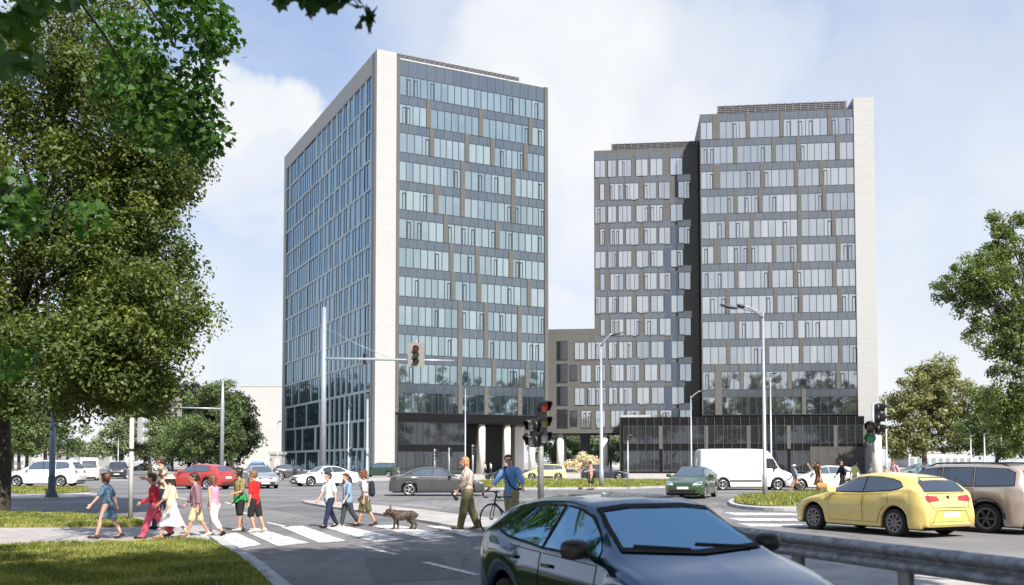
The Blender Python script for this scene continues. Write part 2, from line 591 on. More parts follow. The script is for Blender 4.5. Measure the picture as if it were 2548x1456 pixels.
def slab(name, pts, z0, z1, m, kind='structure'):
    b = MB()
    b.prism([(p.x, p.y) for p in pts], z0, z1)
    return tag(b.build(name, m), kind=kind)


def GP(*uv):
    return [G(u, v) for u, v in uv]


def spline(pts, closed=False, n=6):
    """round a pixel outline"""
    out = []
    m = len(pts)
    for i in range(m if closed else m - 1):
        p0, p1, p2, p3 = [Vector(pts[(i + k) % m if closed else max(0, min(m - 1, i + k))]) for k in (-1, 0, 1, 2)]
        for j in range(n):
            t = j / n
            out.append(0.5 * ((2 * p1) + (-p0 + p2) * t + (2 * p0 - 5 * p1 + 4 * p2 - p3) * t * t + (-p0 + 3 * p1 - 3 * p2 + p3) * t ** 3))
    if not closed: out.append(Vector(pts[-1]))
    return out


def kerb_line(name, pts, w=0.14, h=0.13):
    """a kerb of separate-looking stones along a ground polyline"""
    b = MB()
    pts = [Vector((p.x, p.y, 0)) for p in pts]
    for a, c in zip(pts, pts[1:]):
        d = c - a
        Ls = d.length
        n = max(1, round(Ls / 1.0))
        for i in range(n):
            p, q = a + d * (i / n), a + d * ((i + 1) / n)
            g = d.normalized() * 0.005
            b.bar(p + g + Vector((0, 0, h / 2 - 0.03)), q - g + Vector((0, 0, h / 2 - 0.03)), w, h + 0.06)
    return tag(b.build(name, M['kerb']), kind='structure')


M['asphalt'] = asphalt('asphalt', 0.152, (1, 0.975, 0.985))
M['paving'] = slabs('concrete_paving', (0.40, 0.375, 0.365), (0.34, 0.325, 0.32), (0.2, 0.19, 0.185), 0.5, 0.5, R(-12))
M['plaza'] = slabs('pale_plaza', (0.40, 0.38, 0.35), (0.36, 0.34, 0.32), (0.26, 0.25, 0.24), 1.2, 0.8, R(26))
M['apron'] = mat('dusty_concrete', (0.36, 0.345, 0.33), 0.9, var=0.22, scale=1.3, bump=0.3)
M['soil'] = mat('turf_soil', (0.11, 0.105, 0.035), 0.95, col2=(0.22, 0.185, 0.075), scale=1.2, thr=(0.35, 0.7), bump=0.6, bscale=6)
M['roadpaint'] = worn('worn_road_paint', (0.66, 0.66, 0.64), amount=0.475)

tag(MB().add([(-1800, -300, 0), (1800, -300, 0), (1800, 2600, 0), (-1800, 2600, 0)], [(0, 1, 2, 3)]).build('ground', mat('far_ground', (0.30, 0.29, 0.27), 0.95, var=0.2, scale=0.05)), kind='structure')
sheet('road', [Vector((-260, -60, 0)), Vector((260, -60, 0)), Vector((260, 86, 0)), Vector((-260, 86, 0))], 0.004, M['asphalt'])
# side road running off to the left of the towers
d1, d2 = Vector((0.893, 0.449, 0)), Vector((-0.449, 0.893, 0))
a0 = G(330, 1196); a1 = G(660, 1196)
sheet('side_road', [a0, a1, a1 + d2 * 420, a0 + d2 * 420], 0.008, M['asphalt'])
sheet('plaza', [Vector((-14, 86.5, 0)), Vector((140, 84.5, 0)), Vector((140, 200, 0)), Vector((-16, 200, 0))], 0.006, M['plaza'])
kerb_line('plaza_kerb', [Vector((-14, 86.4, 0)), Vector((140, 84.4, 0))])

# --- left pavement, lawns and kerbs
slab('pavement', GP((-420, 1319), (300, 1317), (500, 1312), (548, 1328), (530, 1346), (380, 1353), (0, 1364), (-420, 1374)), -0.05, 0.05, M['paving'])
lawn_near = GP((-420, 1375.5), (0, 1365.5), (300, 1356.5), (470, 1352.5), (520, 1357), (556, 1373), (600, 1398), (640, 1430), (690, 1475), (800, 1580), (1000, 1800), (1200, 2100), (-3200, 2100), (-1400, 1456))
lawn_mid = GP((-420, 1283), (0, 1284), (150, 1286), (270, 1293), (335, 1300), (372, 1308), (330, 1314), (200, 1317.4), (-420, 1318.4))
lawn_left = GP((-400, 1216.5), (212, 1217), (222, 1221), (205, 1227), (150, 1231), (-400, 1233.5))
slab('lawn_soil', lawn_near, -0.05, 0.07, M['soil'])
slab('verge_soil', lawn_mid, -0.05, 0.07, M['soil'])
slab('median_soil', lawn_left, -0.05, 0.08, M['soil'])
slab('median_pavement', GP((-400, 1234), (150, 1231.6), (215, 1228), (250, 1232), (230, 1238), (120, 1243), (-400, 1246)), -0.05, 0.06, M['apron'])
kerb_line('kerb', GP((534, 1347), (560, 1368), (604, 1394), (646, 1427), (698, 1474), (810, 1580), (1010, 1800), (1210, 2100)), 0.2, 0.12)
kerb_line('verge_kerb', GP((-420, 1282), (0, 1283), (155, 1285), (275, 1292), (342, 1299), (382, 1308)), 0.16, 0.12)

# --- refuge island in the middle of the crossing
isl = [G(u, v) for u, v in spline([(752, 1250.5), (830, 1252), (1000, 1268), (1150, 1287), (1300, 1303), (1330, 1320), (1290, 1332), (1190, 1326), (1060, 1303), (900, 1277), (800, 1262)], True, 4)]
slab('refuge_island', isl, -0.05, 0.08, M['apron'])
# --- far verge and round island
lawn_far = GP((1188, 1199), (1270, 1196), (1420, 1195.4), (1668, 1195.4), (1668, 1212), (1560, 1216), (1360, 1217), (1188, 1217))
slab('far_verge_soil', lawn_far, -0.05, 0.09, M['soil'])
kerb_line('far_kerb', GP((1180, 1218), (1360, 1218), (1560, 1217), (1672, 1213)), 0.3, 0.12)
rim_pts = [(1812, 1253), (1840, 1241), (1900, 1234), (1980, 1231), (2200, 1229), (2700, 1229), (2700, 1262), (2250, 1268), (2020, 1273), (1900, 1271), (1832, 1264)]
slab('traffic_island', [G(u, v) for u, v in spline(rim_pts, True, 4)], -0.05, 0.11, M['kerb'])
lawn_isl = [G(u, v) for u, v in spline([(1826, 1253), (1850, 1243), (1905, 1236.5), (1985, 1233.5), (2200, 1231), (2680, 1231), (2680, 1258), (2240, 1264), (2010, 1268), (1900, 1267), (1842, 1262)], True, 4)]
slab('island_soil', lawn_isl, 0.1, 0.15, M['soil'])
# --- pavement at the guard rail
slab('rail_pavement', GP((1840, 1336), (2010, 1350), (2260, 1376), (2800, 1432), (3400, 2300), (2050, 2300), (1930, 1500)), -0.05, 0.05, M['apron'])

# --- painted markings, each sheet lies on the asphalt
STRIPES = [((512, 1350), (548, 1331), (588, 1326), (652, 1356), (590, 1366)),
           ((600, 1318), (642, 1315), (770, 1352), (690, 1360)),
           ((698, 1311.5), (752, 1309), (862, 1347), (795, 1352)),
           ((800, 1311), (846, 1307), (1012, 1343), (930, 1350)),
           ((925, 1309), (985, 1306), (1130, 1337), (1060, 1343)),
           ((1060, 1309), (1110, 1310), (1215, 1333), (1165, 1337))]
STRIPES_FLAT = STRIPES
stp = MB()
for i, q in enumerate(STRIPES):
    b = MB()
    b.add([(G(u, v).x, G(u, v).y, 0.012) for u, v in q], [tuple(range(len(q)))])
    o = b.build('crossing_stripe', M['roadpaint'])
    tag(o, kind='structure')
for q in [((1800, 1276), (1965, 1277), (2010, 1283), (1830, 1283)), ((1812, 1290), (1975, 1291), (2020, 1297), (1840, 1297)), ((1830, 1303), (1990, 1305), (2060, 1312), (1870, 1311))]:
    b = MB()
    b.add([(G(u, v).x, G(u, v).y, 0.012) for u, v in q], [(0, 1, 2, 3)])
    tag(b.build('crossing_stripe', M['roadpaint']), kind='structure')


def dash(p, q, w):
    a, c = G(*p), G(*q)
    d = (c - a).normalized()
    n = Vector((-d.y, d.x, 0)) * (w / 2)
    b = MB()
    b.add([(x.x, x.y, 0.012) for x in (a - n, c - n, c + n, a + n)], [(0, 1, 2, 3)])
    tag(b.build('lane_line', M['roadpaint']), kind='structure')


for p, q in (((905, 1361), (985, 1381)), ((1058, 1400), (1190, 1433)), ((665, 1301), (715, 1312)), ((590, 1272), (625, 1282)), ((560, 1250), (586, 1259)),
             ((700, 1238), (760, 1240)), ((860, 1246), (960, 1252)), ((430, 1236), (470, 1244)), ((1000, 1255), (1100, 1266)), ((1560, 1225), (1640, 1226)), ((660, 1226), (740, 1227))):
    dash(p, q, 0.13)


# resurfaced strips and mended trenches
M['patch'] = asphalt('new_asphalt', 0.115, (0.97, 0.98, 1.0))
M['patch_old'] = asphalt('bleached_asphalt', 0.20, (1, 0.96, 0.94))
for q, m_ in (([(640, 1262), (760, 1262), (1010, 1296), (850, 1300)], 'patch'), ([(905, 1390), (1090, 1384), (1160, 1440), (930, 1452)], 'patch'), ([(1290, 1222), (1520, 1222), (1560, 1232), (1300, 1232)], 'patch'),
              ([(380, 1228), (520, 1226), (640, 1240), (430, 1244)], 'patch_old'), ([(1780, 1248), (1800, 1270), (1770, 1300), (1700, 1280)], 'patch_old'), ([(820, 1226), (960, 1224), (975, 1231), (830, 1234)], 'patch_old')):
    sheet('road_patch', GP(*q), 0.008, M[m_])


# --- grass: real blades over the soil
M['blade'] = leafmat('grass_blade', (0.085, 0.118, 0.018), (0.40, 0.385, 0.11), 0.25)


def inside(poly, x, y):
    c = np.zeros(len(x), bool)
    n = len(poly)
    j = n - 1
    for i in range(n):
        xi, yi, xj, yj = poly[i].x, poly[i].y, poly[j].x, poly[j].y
        k = ((yi > y) != (yj > y)) & (x < (xj - xi) * (y - yi) / (yj - yi + 1e-12) + xi)
        c ^= k
        j = i
    return c


def grass(name, poly, z, count, hgt, wid, seed, clip=None):
    rg = np.random.default_rng(seed)
    xs = [p.x for p in poly]; ys = [p.y for p in poly]
    x0, x1, y0, y1 = min(xs), max(xs), min(ys), max(ys)
    if clip: x0, x1, y0, y1 = max(x0, clip[0]), min(x1, clip[1]), max(y0, clip[2]), min(y1, clip[3])
    X = rg.uniform(x0, x1, count * 3); Y = rg.uniform(y0, y1, count * 3)
    k = inside(poly, X, Y)
    bare = 0.5 + 0.25 * np.sin(X * 1.9 + 2.1 * np.sin(Y * 1.4 + 1)) + 0.25 * np.sin(Y * 2.6 + 1.7 * np.sin(X * 2.3))
    k &= rg.random(len(X)) < np.clip(0.25 + 1.5 * bare, 0, 1)
    X, Y = X[k][:count], Y[k][:count]
    n = len(X)
    patch = 0.5 + 0.2 * np.sin(X * 2.7 + 1.6 * np.sin(Y * 2.3)) + 0.2 * np.sin(Y * 3.3 + 1.9 * np.sin(X * 1.9)) + 0.15 * np.sin(X * 7.1 + 3 * np.sin(Y * 5.3))
    h = hgt * rg.uniform(0.5, 1.3, n) * (0.6 + 0.7 * patch)
    a = rg.uniform(0, 2 * np.pi, n); t = rg.uniform(0, 2 * np.pi, n); ln = rg.uniform(0.2, 0.9, n) * h
    w = wid * rg.uniform(0.6, 1.3, n)
    v = np.empty((n, 3, 3))
    v[:, 0] = np.stack([X - np.cos(a) * w, Y - np.sin(a) * w, np.full(n, z)], 1)
    v[:, 1] = np.stack([X + np.cos(a) * w, Y + np.sin(a) * w, np.full(n, z)], 1)
    v[:, 2] = np.stack([X + np.cos(t) * ln, Y + np.sin(t) * ln, z + h], 1)
    me = bpy.data.meshes.new(name)
    me.vertices.add(n * 3); me.loops.add(n * 3); me.polygons.add(n)
    me.vertices.foreach_set('co', v.reshape(-1).astype(np.float32))
    me.loops.foreach_set('vertex_index', np.arange(n * 3, dtype=np.int32))
    me.polygons.foreach_set('loop_start', np.arange(0, n * 3, 3, dtype=np.int32))
    me.update()
    set_tint(me, np.clip(rg.normal(0.42, 0.22, n) - 0.8 * (patch - 0.5) + 0.3 * (rg.random(n) > 0.88), 0, 1))
    me.materials.append(M['blade'])
    o = bpy.data.objects.new(name, me)
    C.objects.link(o)
    return o


tag(grass('grass', lawn_near, 0.065, 110000, 0.075, 0.012, 1, (-12, 0, 10.5, 22)), 'trampled lawn in the near corner beside the kerb', 'grass', kind='stuff')
tag(grass('grass', lawn_mid, 0.065, 42000, 0.10, 0.018, 2, (-22, -4, 20, 32)), 'narrow green verge behind the paved footway', 'grass', kind='stuff')
tag(grass('grass', lawn_left, 0.075, 16000, 0.14, 0.03, 3), 'dry strip of lawn below the white car', 'grass', kind='stuff')
tag(grass('grass', lawn_far, 0.085, 22000, 0.11, 0.045, 4), 'dry far lawn behind the cyclist and black car', 'grass', kind='stuff')
tag(grass('grass', lawn_isl, 0.145, 30000, 0.16, 0.025, 5, (8, 30, 33, 60)), 'yellowish tufts on the rounded traffic island', 'grass', kind='stuff')
# ------------------------------------------------------------------ office towers
M['panel_white'] = slabs('white_stone_panels', (0.66, 0.645, 0.61), (0.62, 0.605, 0.575), (0.47, 0.46, 0.44), 1.35, 0.42, 0, 0.012, 0.15)


def wall_slabs(name, c1, c2, mo, w, h, axis, stain=(0.85, 1.12)):
    """panel joints on an upright wall: brick pattern in (along, z)"""
    m = slabs(name, c1, c2, mo, w, h, 0, 0.014, 0.12, stain)
    nt = m.node_tree
    mp = [n for n in nt.nodes if n.type == 'MAPPING'][0]
    tcn = [n for n in nt.nodes if n.type == 'TEX_COORD'][0]
    sp = nt.nodes.new('ShaderNodeSeparateXYZ'); cb = nt.nodes.new('ShaderNodeCombineXYZ')
    nt.links.new(tcn.outputs['Object'], sp.inputs[0])
    ad = nt.nodes.new('ShaderNodeMath'); ad.operation = 'ADD'
    nt.links.new(sp.outputs['X'], ad.inputs[0]); nt.links.new(sp.outputs['Y'], ad.inputs[1])
    nt.links.new(ad.outputs[0], cb.inputs['X']); nt.links.new(sp.outputs['Z'], cb.inputs['Y'])
    nt.links.new(cb.outputs[0], mp.inputs['Vector'])
    return m


M['stone'] = wall_slabs('white_wall_panels', (0.365, 0.366, 0.362), (0.352, 0.353, 0.35), (0.28, 0.28, 0.278), 1.4, 0.7, 0, (0.95, 1.05))
M['pier'] = wall_slabs('taupe_pier', (0.098, 0.094, 0.088), (0.082, 0.08, 0.076), (0.06, 0.059, 0.057), 0.6, 0.25, 0)
M['taupe'] = wall_slabs('taupe_cladding', (0.098, 0.096, 0.091), (0.082, 0.081, 0.078), (0.06, 0.06, 0.058), 0.9, 0.3, 0)
M['spandrel'] = glassmat('spandrel_glass', (0.028, 0.04, 0.055), (0.04, 0.053, 0.068), 0.13, 0.12, (0.8, 0.9, 1.0))
M['spandrel_r'] = glassmat('spandrel_glass_grey', (0.033, 0.041, 0.052), (0.045, 0.053, 0.063), 0.13, 0.12, (0.9, 0.95, 1.0))
M['glass_l'] = glassmat('pale_blue_glass', (0.012, 0.024, 0.03), (0.19, 0.215, 0.215), 0.48, tint=(0.70, 0.88, 0.95))
M['glass_r'] = glassmat('pale_grey_glass', (0.016, 0.019, 0.023), (0.23, 0.228, 0.23), 0.48, tint=(0.84, 0.91, 0.96))
M['glass_side'] = glassmat('blue_glass', (0.005, 0.013, 0.022), (0.016, 0.036, 0.052), 0.29, tint=(0.46, 0.72, 0.92))
M['glass_dark'] = glassmat('black_glass', (0.003, 0.0035, 0.0045), (0.022, 0.024, 0.027), 0.06, tint=(0.8, 0.85, 0.9))
M['navy'] = glassmat('navy_panel', (0.015, 0.025, 0.05), (0.02, 0.035, 0.06), 0.08, 0.15)
M['mullion'] = mat('grey_mullion', (0.045, 0.058, 0.075), 0.45, 0.4)
M['sash'] = mat('dark_sash', (0.03, 0.036, 0.048), 0.45, 0.3)
M['fin'] = mat('pale_fin', (0.36, 0.425, 0.45), 0.5, 0.1, var=0.12, scale=0.6)
M['louvre'] = mat('louvre_grey', (0.11, 0.11, 0.12), 0.6, 0.3, var=0.2, scale=1.5)
M['fascia'] = mat('black_fascia', (0.008, 0.008, 0.009), 0.4, spec=0.15)
M['column'] = mat('white_column', (0.62, 0.60, 0.57), 0.7, var=0.08, scale=1.0)
M['core'] = mat('dark_core', (0.045, 0.047, 0.05), 0.8)


class Face:
    """a facade plane inside a building: s along it, o outward, z up (building-local)"""
    def __init__(s, kind, x0=0, y0=0):
        s.k, s.x0, s.y0 = kind, x0, y0

    def p(s, a, z, o):
        if s.k == 'front': return (s.x0 + a, s.y0 - o, z)
        return (s.x0 - o, s.y0 + a, z)

    def box(s, mb, a0, a1, z0, z1, o0, o1, mat=0):
        vs = [s.p(a, z, o) for o in (o0, o1) for a, z in ((a0, z0), (a1, z0), (a1, z1), (a0, z1))]
        mb.add(vs, [(3, 2, 1, 0), (4, 5, 6, 7), (0, 1, 5, 4), (1, 2, 6, 5), (2, 3, 7, 6), (3, 0, 4, 7)], mat)

    def pane(s, mb, a0, a1, z0, z1, o):
        mb.add([s.p(a0, z0, o), s.p(a1, z0, o), s.p(a1, z1, o), s.p(a0, z1, o)], [(0, 1, 2, 3)])


def window(face, parent, a0, a1, z0, z1, rg, gmat, mod, fmat, o=0.06, mw=0.075, sashes=0.28, lo=0.15, hi=0.95, proud=0.07, smat=None):
    """one glazed bay: panes (tinted one by one) + child frame of mullions and opening sashes"""
    g, f = MB(), MB()
    n = max(1, round((a1 - a0) / mod))
    tint = []
    run = rg.uniform(lo, hi)
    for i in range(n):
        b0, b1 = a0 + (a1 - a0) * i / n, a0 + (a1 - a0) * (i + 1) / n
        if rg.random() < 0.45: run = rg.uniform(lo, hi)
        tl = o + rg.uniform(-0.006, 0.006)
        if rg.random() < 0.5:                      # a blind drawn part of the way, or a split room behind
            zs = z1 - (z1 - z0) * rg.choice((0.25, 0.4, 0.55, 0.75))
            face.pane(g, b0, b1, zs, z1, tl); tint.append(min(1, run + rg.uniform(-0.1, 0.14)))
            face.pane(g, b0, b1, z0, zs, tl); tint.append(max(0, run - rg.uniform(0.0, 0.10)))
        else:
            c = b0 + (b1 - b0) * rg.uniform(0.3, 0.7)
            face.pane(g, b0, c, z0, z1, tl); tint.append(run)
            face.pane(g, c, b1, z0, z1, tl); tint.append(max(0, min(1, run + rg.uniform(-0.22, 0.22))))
        if i: face.box(f, b0 - mw / 2, b0 + mw / 2, z0, z1, o, o + proud)
        if rg.random() < sashes:
            w = (b1 - b0)
            c0 = b0 + w * rg.choice((0.08, 0.45)); c1 = c0 + w * 0.48
            zt = z1 - (z1 - z0) * 0.14
            face.box(f, c0, c0 + 0.09, z0, zt, o, o + proud * 0.8, 1)
            face.box(f, c1 - 0.09, c1, z0, zt, o, o + proud * 0.8, 1)
            face.box(f, c0 + 0.09, c1 - 0.09, zt - 0.14, zt, o, o + proud * 0.8, 1)
    face.box(f, a0 - 0.02, a0 + 0.05, z0 - 0.03, z1 + 0.03, o, o + proud * 0.95)
    face.box(f, a1 - 0.05, a1 + 0.02, z0 - 0.03, z1 + 0.03, o, o + proud * 0.95)
    face.box(f, a0, a1, z0 - 0.03, z0 + 0.05, o, o + proud * 0.9)
    face.box(f, a0, a1, z1 - 0.05, z1 + 0.03, o, o + proud * 0.9)
    w = g.build('window', gmat, parent, fix=False)
    me = w.data
    set_tint(me, tint)
    if me.polygons and face.k != 'front': me.flip_normals()
    f.build('frame', [fmat, smat or M['sash']], w)
    return w


FL = (at(930, 124, 126).z - 1.5 - 8.2) / 12
ZB = 8.2
# ============ left tower
A = at(930, 1150, 126); A.z = 0
tl = thing('office_tower', A, math.atan2(0.449, 0.893), 'tall blue glass office tower with a white stone corner, nearer of the towers', 'office tower')
Wd, Dp, Ht = 25.9, 50.7, at(930, 124, 126).z
core = MB()
core.box(2.8, Wd - 0.1, 0.30, Dp - 0.1, 7.0, Ht - 0.6)
core.box(0.25, 2.8, 0.30, Dp - 0.1, 0, Ht - 0.6)
core.box(2.8, 13.2, 0.30, Dp - 0.1, 0, 7.0)
core.box(13.2, Wd - 0.1, 9.5, Dp - 0.1, 0, 7.0)
core.build('wall', M['core'], tl)
fr = Face('front', 0, 0.30)
rg = random.Random(5)
wh = MB()
fr.box(wh, -0.002, 2.75, 0, Ht + 0.02, -1.2, 0.55)                       # white corner wrapping into the side
sd = Face('side', 0.25, 0)
sd.box(wh, 0.9, 1.9, 0, Ht - 2.6, 0, 0.252)
sd.box(wh, Dp - 1.6, Dp, 0, Ht - 2.6, 0, 0.252)
sd.box(wh, 0.9, Dp, Ht - 2.6, Ht + 0.02, -0.6, 0.252)
wh.build('corner_frame', M['stone'], tl)
piers, bands = MB(), []
fr.box(piers, 2.75, 3.35, ZB, Ht - 0.5, 0, 0.30)
fr.box(piers, Wd - 0.55, Wd, 7.0, Ht - 0.5, -3.0, 0.22)
for r in range(12):
    z0 = ZB + r * FL
    zs = z0 + 2.68                    # vision up to here, spandrel above
    top = z0 + FL if r < 11 else Ht - 0.55
    cuts = []
    if r < 11:
        x = rg.uniform(5.5, 12.0) if r % 2 else rg.uniform(7, 15)
        while x < Wd - 3.0:
            w = 1.35 if (rg.random() < 0.13 and x > 15) else 0.62
            cuts.append((x, x + w))
            x += rg.choice((3.9, 5.2, 5.9, 7.8))
    e = 3.35
    for c0, c1 in cuts + [(Wd - 0.55, None)]:
        if c0 - e > 0.5:
            window(fr, tl, e, c0, z0, zs, rg, M['glass_l'], 1.0, M['mullion'], sashes=0.22, lo=0.0 if r < 2 else 0.12, hi=(0.12, 0.45)[r] if r < 2 else 0.95)  # bottom two rows tinted darker to deepen the mirrored trees
        if c1 is None: break
        fr.box(piers, c0, c1, z0, min(top, z0 + FL), 0.03, 0.20)
        e = c1
    sp = MB()
    tin = []
    n = 17
    for i in range(n):
        b0, b1 = 3.35 + (Wd - 3.9) * i / n, 3.35 + (Wd - 3.9) * (i + 1) / n
        fr.pane(sp, b0, b1, zs, top, 0.085); tin.append(rg.random())
        fr.box(sp, b0 - 0.02, b0 + 0.02, zs, top, 0.085, 0.12, 1); tin += [0.5] * 6
    so = sp.build('spandrel', [M['spandrel'], M['mullion']], tl, fix=False)
    set_tint(so.data, tin)
piers.build('pier', M['pier'], tl)
# ground floors of the front: dark lobby glass, open colonnade to the right
lob = MB()
fr.box(lob, 3.35, Wd - 0.1, 7.0, ZB, 0.02, 0.16)
fr.box(lob, 3.35, 13.2, 3.1, 4.0, 0.02, 0.16)
fr.box(lob, 13.2, Wd - 0.1, 6.9, 7.0, -9.0, 0.10)
lob.build('fascia', M['fascia'], tl)
window(fr, tl, 3.35, 13.2, 4.0, 7.0, rg, M['glass_dark'], 0.9, M['sash'], sashes=0)
window(fr, tl, 3.35, 13.2, 0.2, 3.1, rg, M['glass_dark'], 1.3, M['sash'], sashes=0.3)
for sx, dy in ((15.9, 1.0), (19.8, 1.0), (23.7, 1.0), (17.8, 6.0), (22.0, 6.0)):
    c = MB()
    c.tube([(sx, dy, 0), (sx, dy, 6.9)], 0.48, 20)
    c.build('column', M['column'], tl)
b = MB(); b.box(24.3, 25.8, 7.5, 9.3, 0, 6.9); b.build('stair_wall', M['column'], tl)
# side facade (in shade): grid of pale fins and blue glass
bands = MB()
side_w = []
rows = 14
zt = Ht - 2.6
for r in range(rows):
    z1 = zt - r * FL
    z0 = max(z1 - FL + 0.34, 0.36)
    sd.box(bands, 1.9, Dp - 1.6, z0 - 0.34, z0, 0, 0.17)
    x = 1.9
    x_end = Dp - 1.6
    pat = []
    near = 26.5 + (2.0 if r % 3 == 0 else 0)
    k = 0
    x += rg.uniform(0.0, 1.2) if r % 2 else 0.3
    pat.append((1.9, x))
    while x < x_end - 1.0:
        w = rg.choice((1.7, 2.1, 2.4)) if x < near else rg.choice((4.2, 5.6, 7.2))
        e = min(x + w, x_end)
        side_w.append((x, e, z0, z1, x > near))
        pw = rg.choice((0.45, 0.62, 0.8)) if x < near else 0.5
        pat.append((e, min(e + pw, x_end)))
        x = e + pw
    for p0, p1 in pat:
        if p1 - p0 > 0.05: sd.box(bands, p0, p1, z0, z1, 0, 0.16)
bands.build('fin_grid', M['fin'], tl)
side_w.sort(key=lambda w: -(w[1] - w[0]) * (w[3] - w[2]) / (126 + 0.893 * w[0]) ** 2)
for i, (x0, x1, z0, z1, wide) in enumerate(side_w[:52]):
    window(sd, tl, x0, x1, z0, z1, rg, M['glass_side'], 1.15, M['sash'], o=0.05, sashes=0.0, lo=0.1, hi=0.8, proud=0.05)
g, tin = MB(), []
f = MB()
for x0, x1, z0, z1, wide in side_w[52:]:
    n = max(1, round((x1 - x0) / 1.15))
    for i in range(n):
        b0, b1 = x0 + (x1 - x0) * i / n, x0 + (x1 - x0) * (i + 1) / n
        sd.pane(g, b0, b1, z0, z1, 0.05); tin.append(rg.uniform(0.1, 0.9))
        if i: sd.box(f, b0 - 0.025, b0 + 0.025, z0, z1, 0.05, 0.10)
w = g.build('window', M['glass_side'], tl, fix=False)
set_tint(w.data, tin); w.data.flip_normals(); w['kind'] = 'stuff'
f.build('frame', M['sash'], w)
rf = MB()
rf.box(0.3, Wd - 0.2, 0.3, Dp - 0.3, Ht - 0.6, Ht - 0.35)
rf.build('roof', M['concrete'], tl)


def screen(parent, x0, x1, y0, y1, z0, z1, step=0.9):
    b = MB()
    b.box(x0 + 0.15, x1 - 0.15, y0 + 0.15, y1 - 0.15, z0, z1 - 0.1)
    n = int((x1 - x0) / step)
    for i in range(n + 1):
        x = x0 + (x1 - x0) * i / n
        b.box(x - 0.06, x + 0.06, y0, y0 + 0.14, z0, z1)
    for i in range(5):
        z = z0 + (z1 - z0) * (i + 0.5) / 5
        b.box(x0, x1, y0 + 0.05, y0 + 0.145, z - 0.05, z + 0.05)
    return b.build('plant_screen', M['louvre'], parent)


screen(tl, 2.9, 21.6, 0.9, 14, Ht - 0.35, Ht + 0.55, 0.7)

# ============ right tower with podium
B = at(1748, 1150, 143.3); B.z = 0
tr = thing('office_tower', B, R(-6.5), 'grey glass office tower with a white end wall, standing on a black podium', 'office tower')
W2, H2 = 22.3, at(2140, 262, 140.8).z
core = MB()
core.box(0.08, W2 - 0.1, 0.30, 19.5, 8.0, H2 - 0.4)
core.build('wall', M['fascia'], tr)
fr = Face('front', 0, 0.30)
rg = random.Random(21)
b = MB()
fr.box(b, W2, W2 + 2.85, 0, H2 + 1.1, -19.5, 0.35)
b.build('end_wall', M['stone'], tr)
piers = MB()
Z2 = 8.6
FL2 = (H2 - 0.5 - Z2 + 0.0) / 12
fr.box(piers, 0.0, 0.12, Z2, H2 - 0.4, 0, 0.16)
for r in range(12):
    z0 = Z2 + r * FL2
    zs = z0 + 2.66
    top = z0 + FL2
    cuts = []
    x = (0.5 if False else rg.choice((1.9, 3.6, 4.9)))
    while x < W2 - 2.5:
        w = 1.0 if (x < 3 and rg.random() < 0.8) else 0.55
        cuts.append((x, x + w))
        x += rg.choice((3.6, 4.9, 5.6, 6.9))
    e = 0.12
    for c0, c1 in cuts + [(W2, None)]:
        if c0 - e > 0.4:
            window(fr, tr, e, c0, z0, zs, rg, M['glass_r'], 1.0, M['mullion'], sashes=0.26, lo=0.0 if r < 2 else 0.15, hi=(0.08, 0.35)[r] if r < 2 else 0.95)  # low rows get darker panes, painting in the dark of reflected trees
        if c1 is None: break
        fr.box(piers, c0, c1, z0, top, 0.03, 0.20)
        e = c1
    sp = MB(); tin = []
    n = 17
    for i in range(n):
        b0, b1 = 0.12 + (W2 - 0.12) * i / n, 0.12 + (W2 - 0.12) * (i + 1) / n
        fr.pane(sp, b0, b1, zs, top, 0.085); tin.append(rg.random())
        fr.box(sp, b0 - 0.02, b0 + 0.02, zs, top, 0.085, 0.12, 1); tin += [0.5] * 6
    so = sp.build('spandrel', [M['spandrel_r'], M['mullion']], tr, fix=False)
    set_tint(so.data, tin)
piers.build('pier', M['pier'], tr)
# dark flank with a few deep openings
fl = Face('side', 0.08, 0.3)
for r in range(12):
    z0 = Z2 + r * FL2
    b = MB(); fl.pane(b, 9.0 + (r % 2) * 2.2, 11.2 + (r % 2) * 2.2, z0, z0 + 2.5, 0.05)
    fl.pane(b, 14.0 - (r % 2) * 1.5, 16.0 - (r % 2) * 1.5, z0, z0 + 2.5, 0.05)
    w = b.build('window', M['glass_dark'], tr, fix=False); w.data.flip_normals(); set_tint(w.data, [0.9, 0.6])
screen(tr, 2.7, W2 - 0.9, 0.6, 15, H2 - 0.4, H2 + 1.0, 1.1)
# podium
pd = MB()
pd.box(-12.2, W2 + 0.6, -0.9, 18, 0, 8.3)
pd.build('podium', M['fascia'], tr)
pf = Face('front', 0, -0.9)
x = -11.6
k = 0
while x < 21.5:
    w = (5.2, 6.1, 5.6)[k % 3]
    e = min(x + w, W2 + 0.4)
    window(pf, tr, x, e, 4.4, 7.0, rg, M['glass_dark'], 1.25, M['mullion'], o=0.02, sashes=0, lo=0.3, hi=1.0)
    if x < 15.5:
        window(pf, tr, x, e, 0.3, 3.3, rg, M['glass_dark'], 1.25, M['mullion'], o=0.02, sashes=0, lo=0.1, hi=0.9)
    b = MB()
    pf.box(b, e, e + 0.5, 3.6, 7.0, 0.0, 0.12)
    b.build('podium_pier', M['taupe'], tr)
    x = e + 0.5
    k += 1
b = MB(); pf.box(b, 15.2, W2 + 0.55, 0.0, 3.9, 0.0, 0.16); b.build('podium_wall', mat('dark_stone', (0.055, 0.052, 0.05), 0.7, var=0.2, scale=2), tr)
b = MB()
x = -12.1
while x < W2 + 0.5:
    pf.box(b, x - 0.02, x + 0.02, 0.2, 8.2, 0.17, 0.21)
    x += 1.25
b.build('glazing_bars', mat('thin_steel', (0.16, 0.16, 0.15), 0.4, 0.5), tr)
b = MB(); b.box(-12.0, -7.6, -0.7, 2.5, 8.3, 8.62); b.build('roof_canopy', M['stone'], tr)

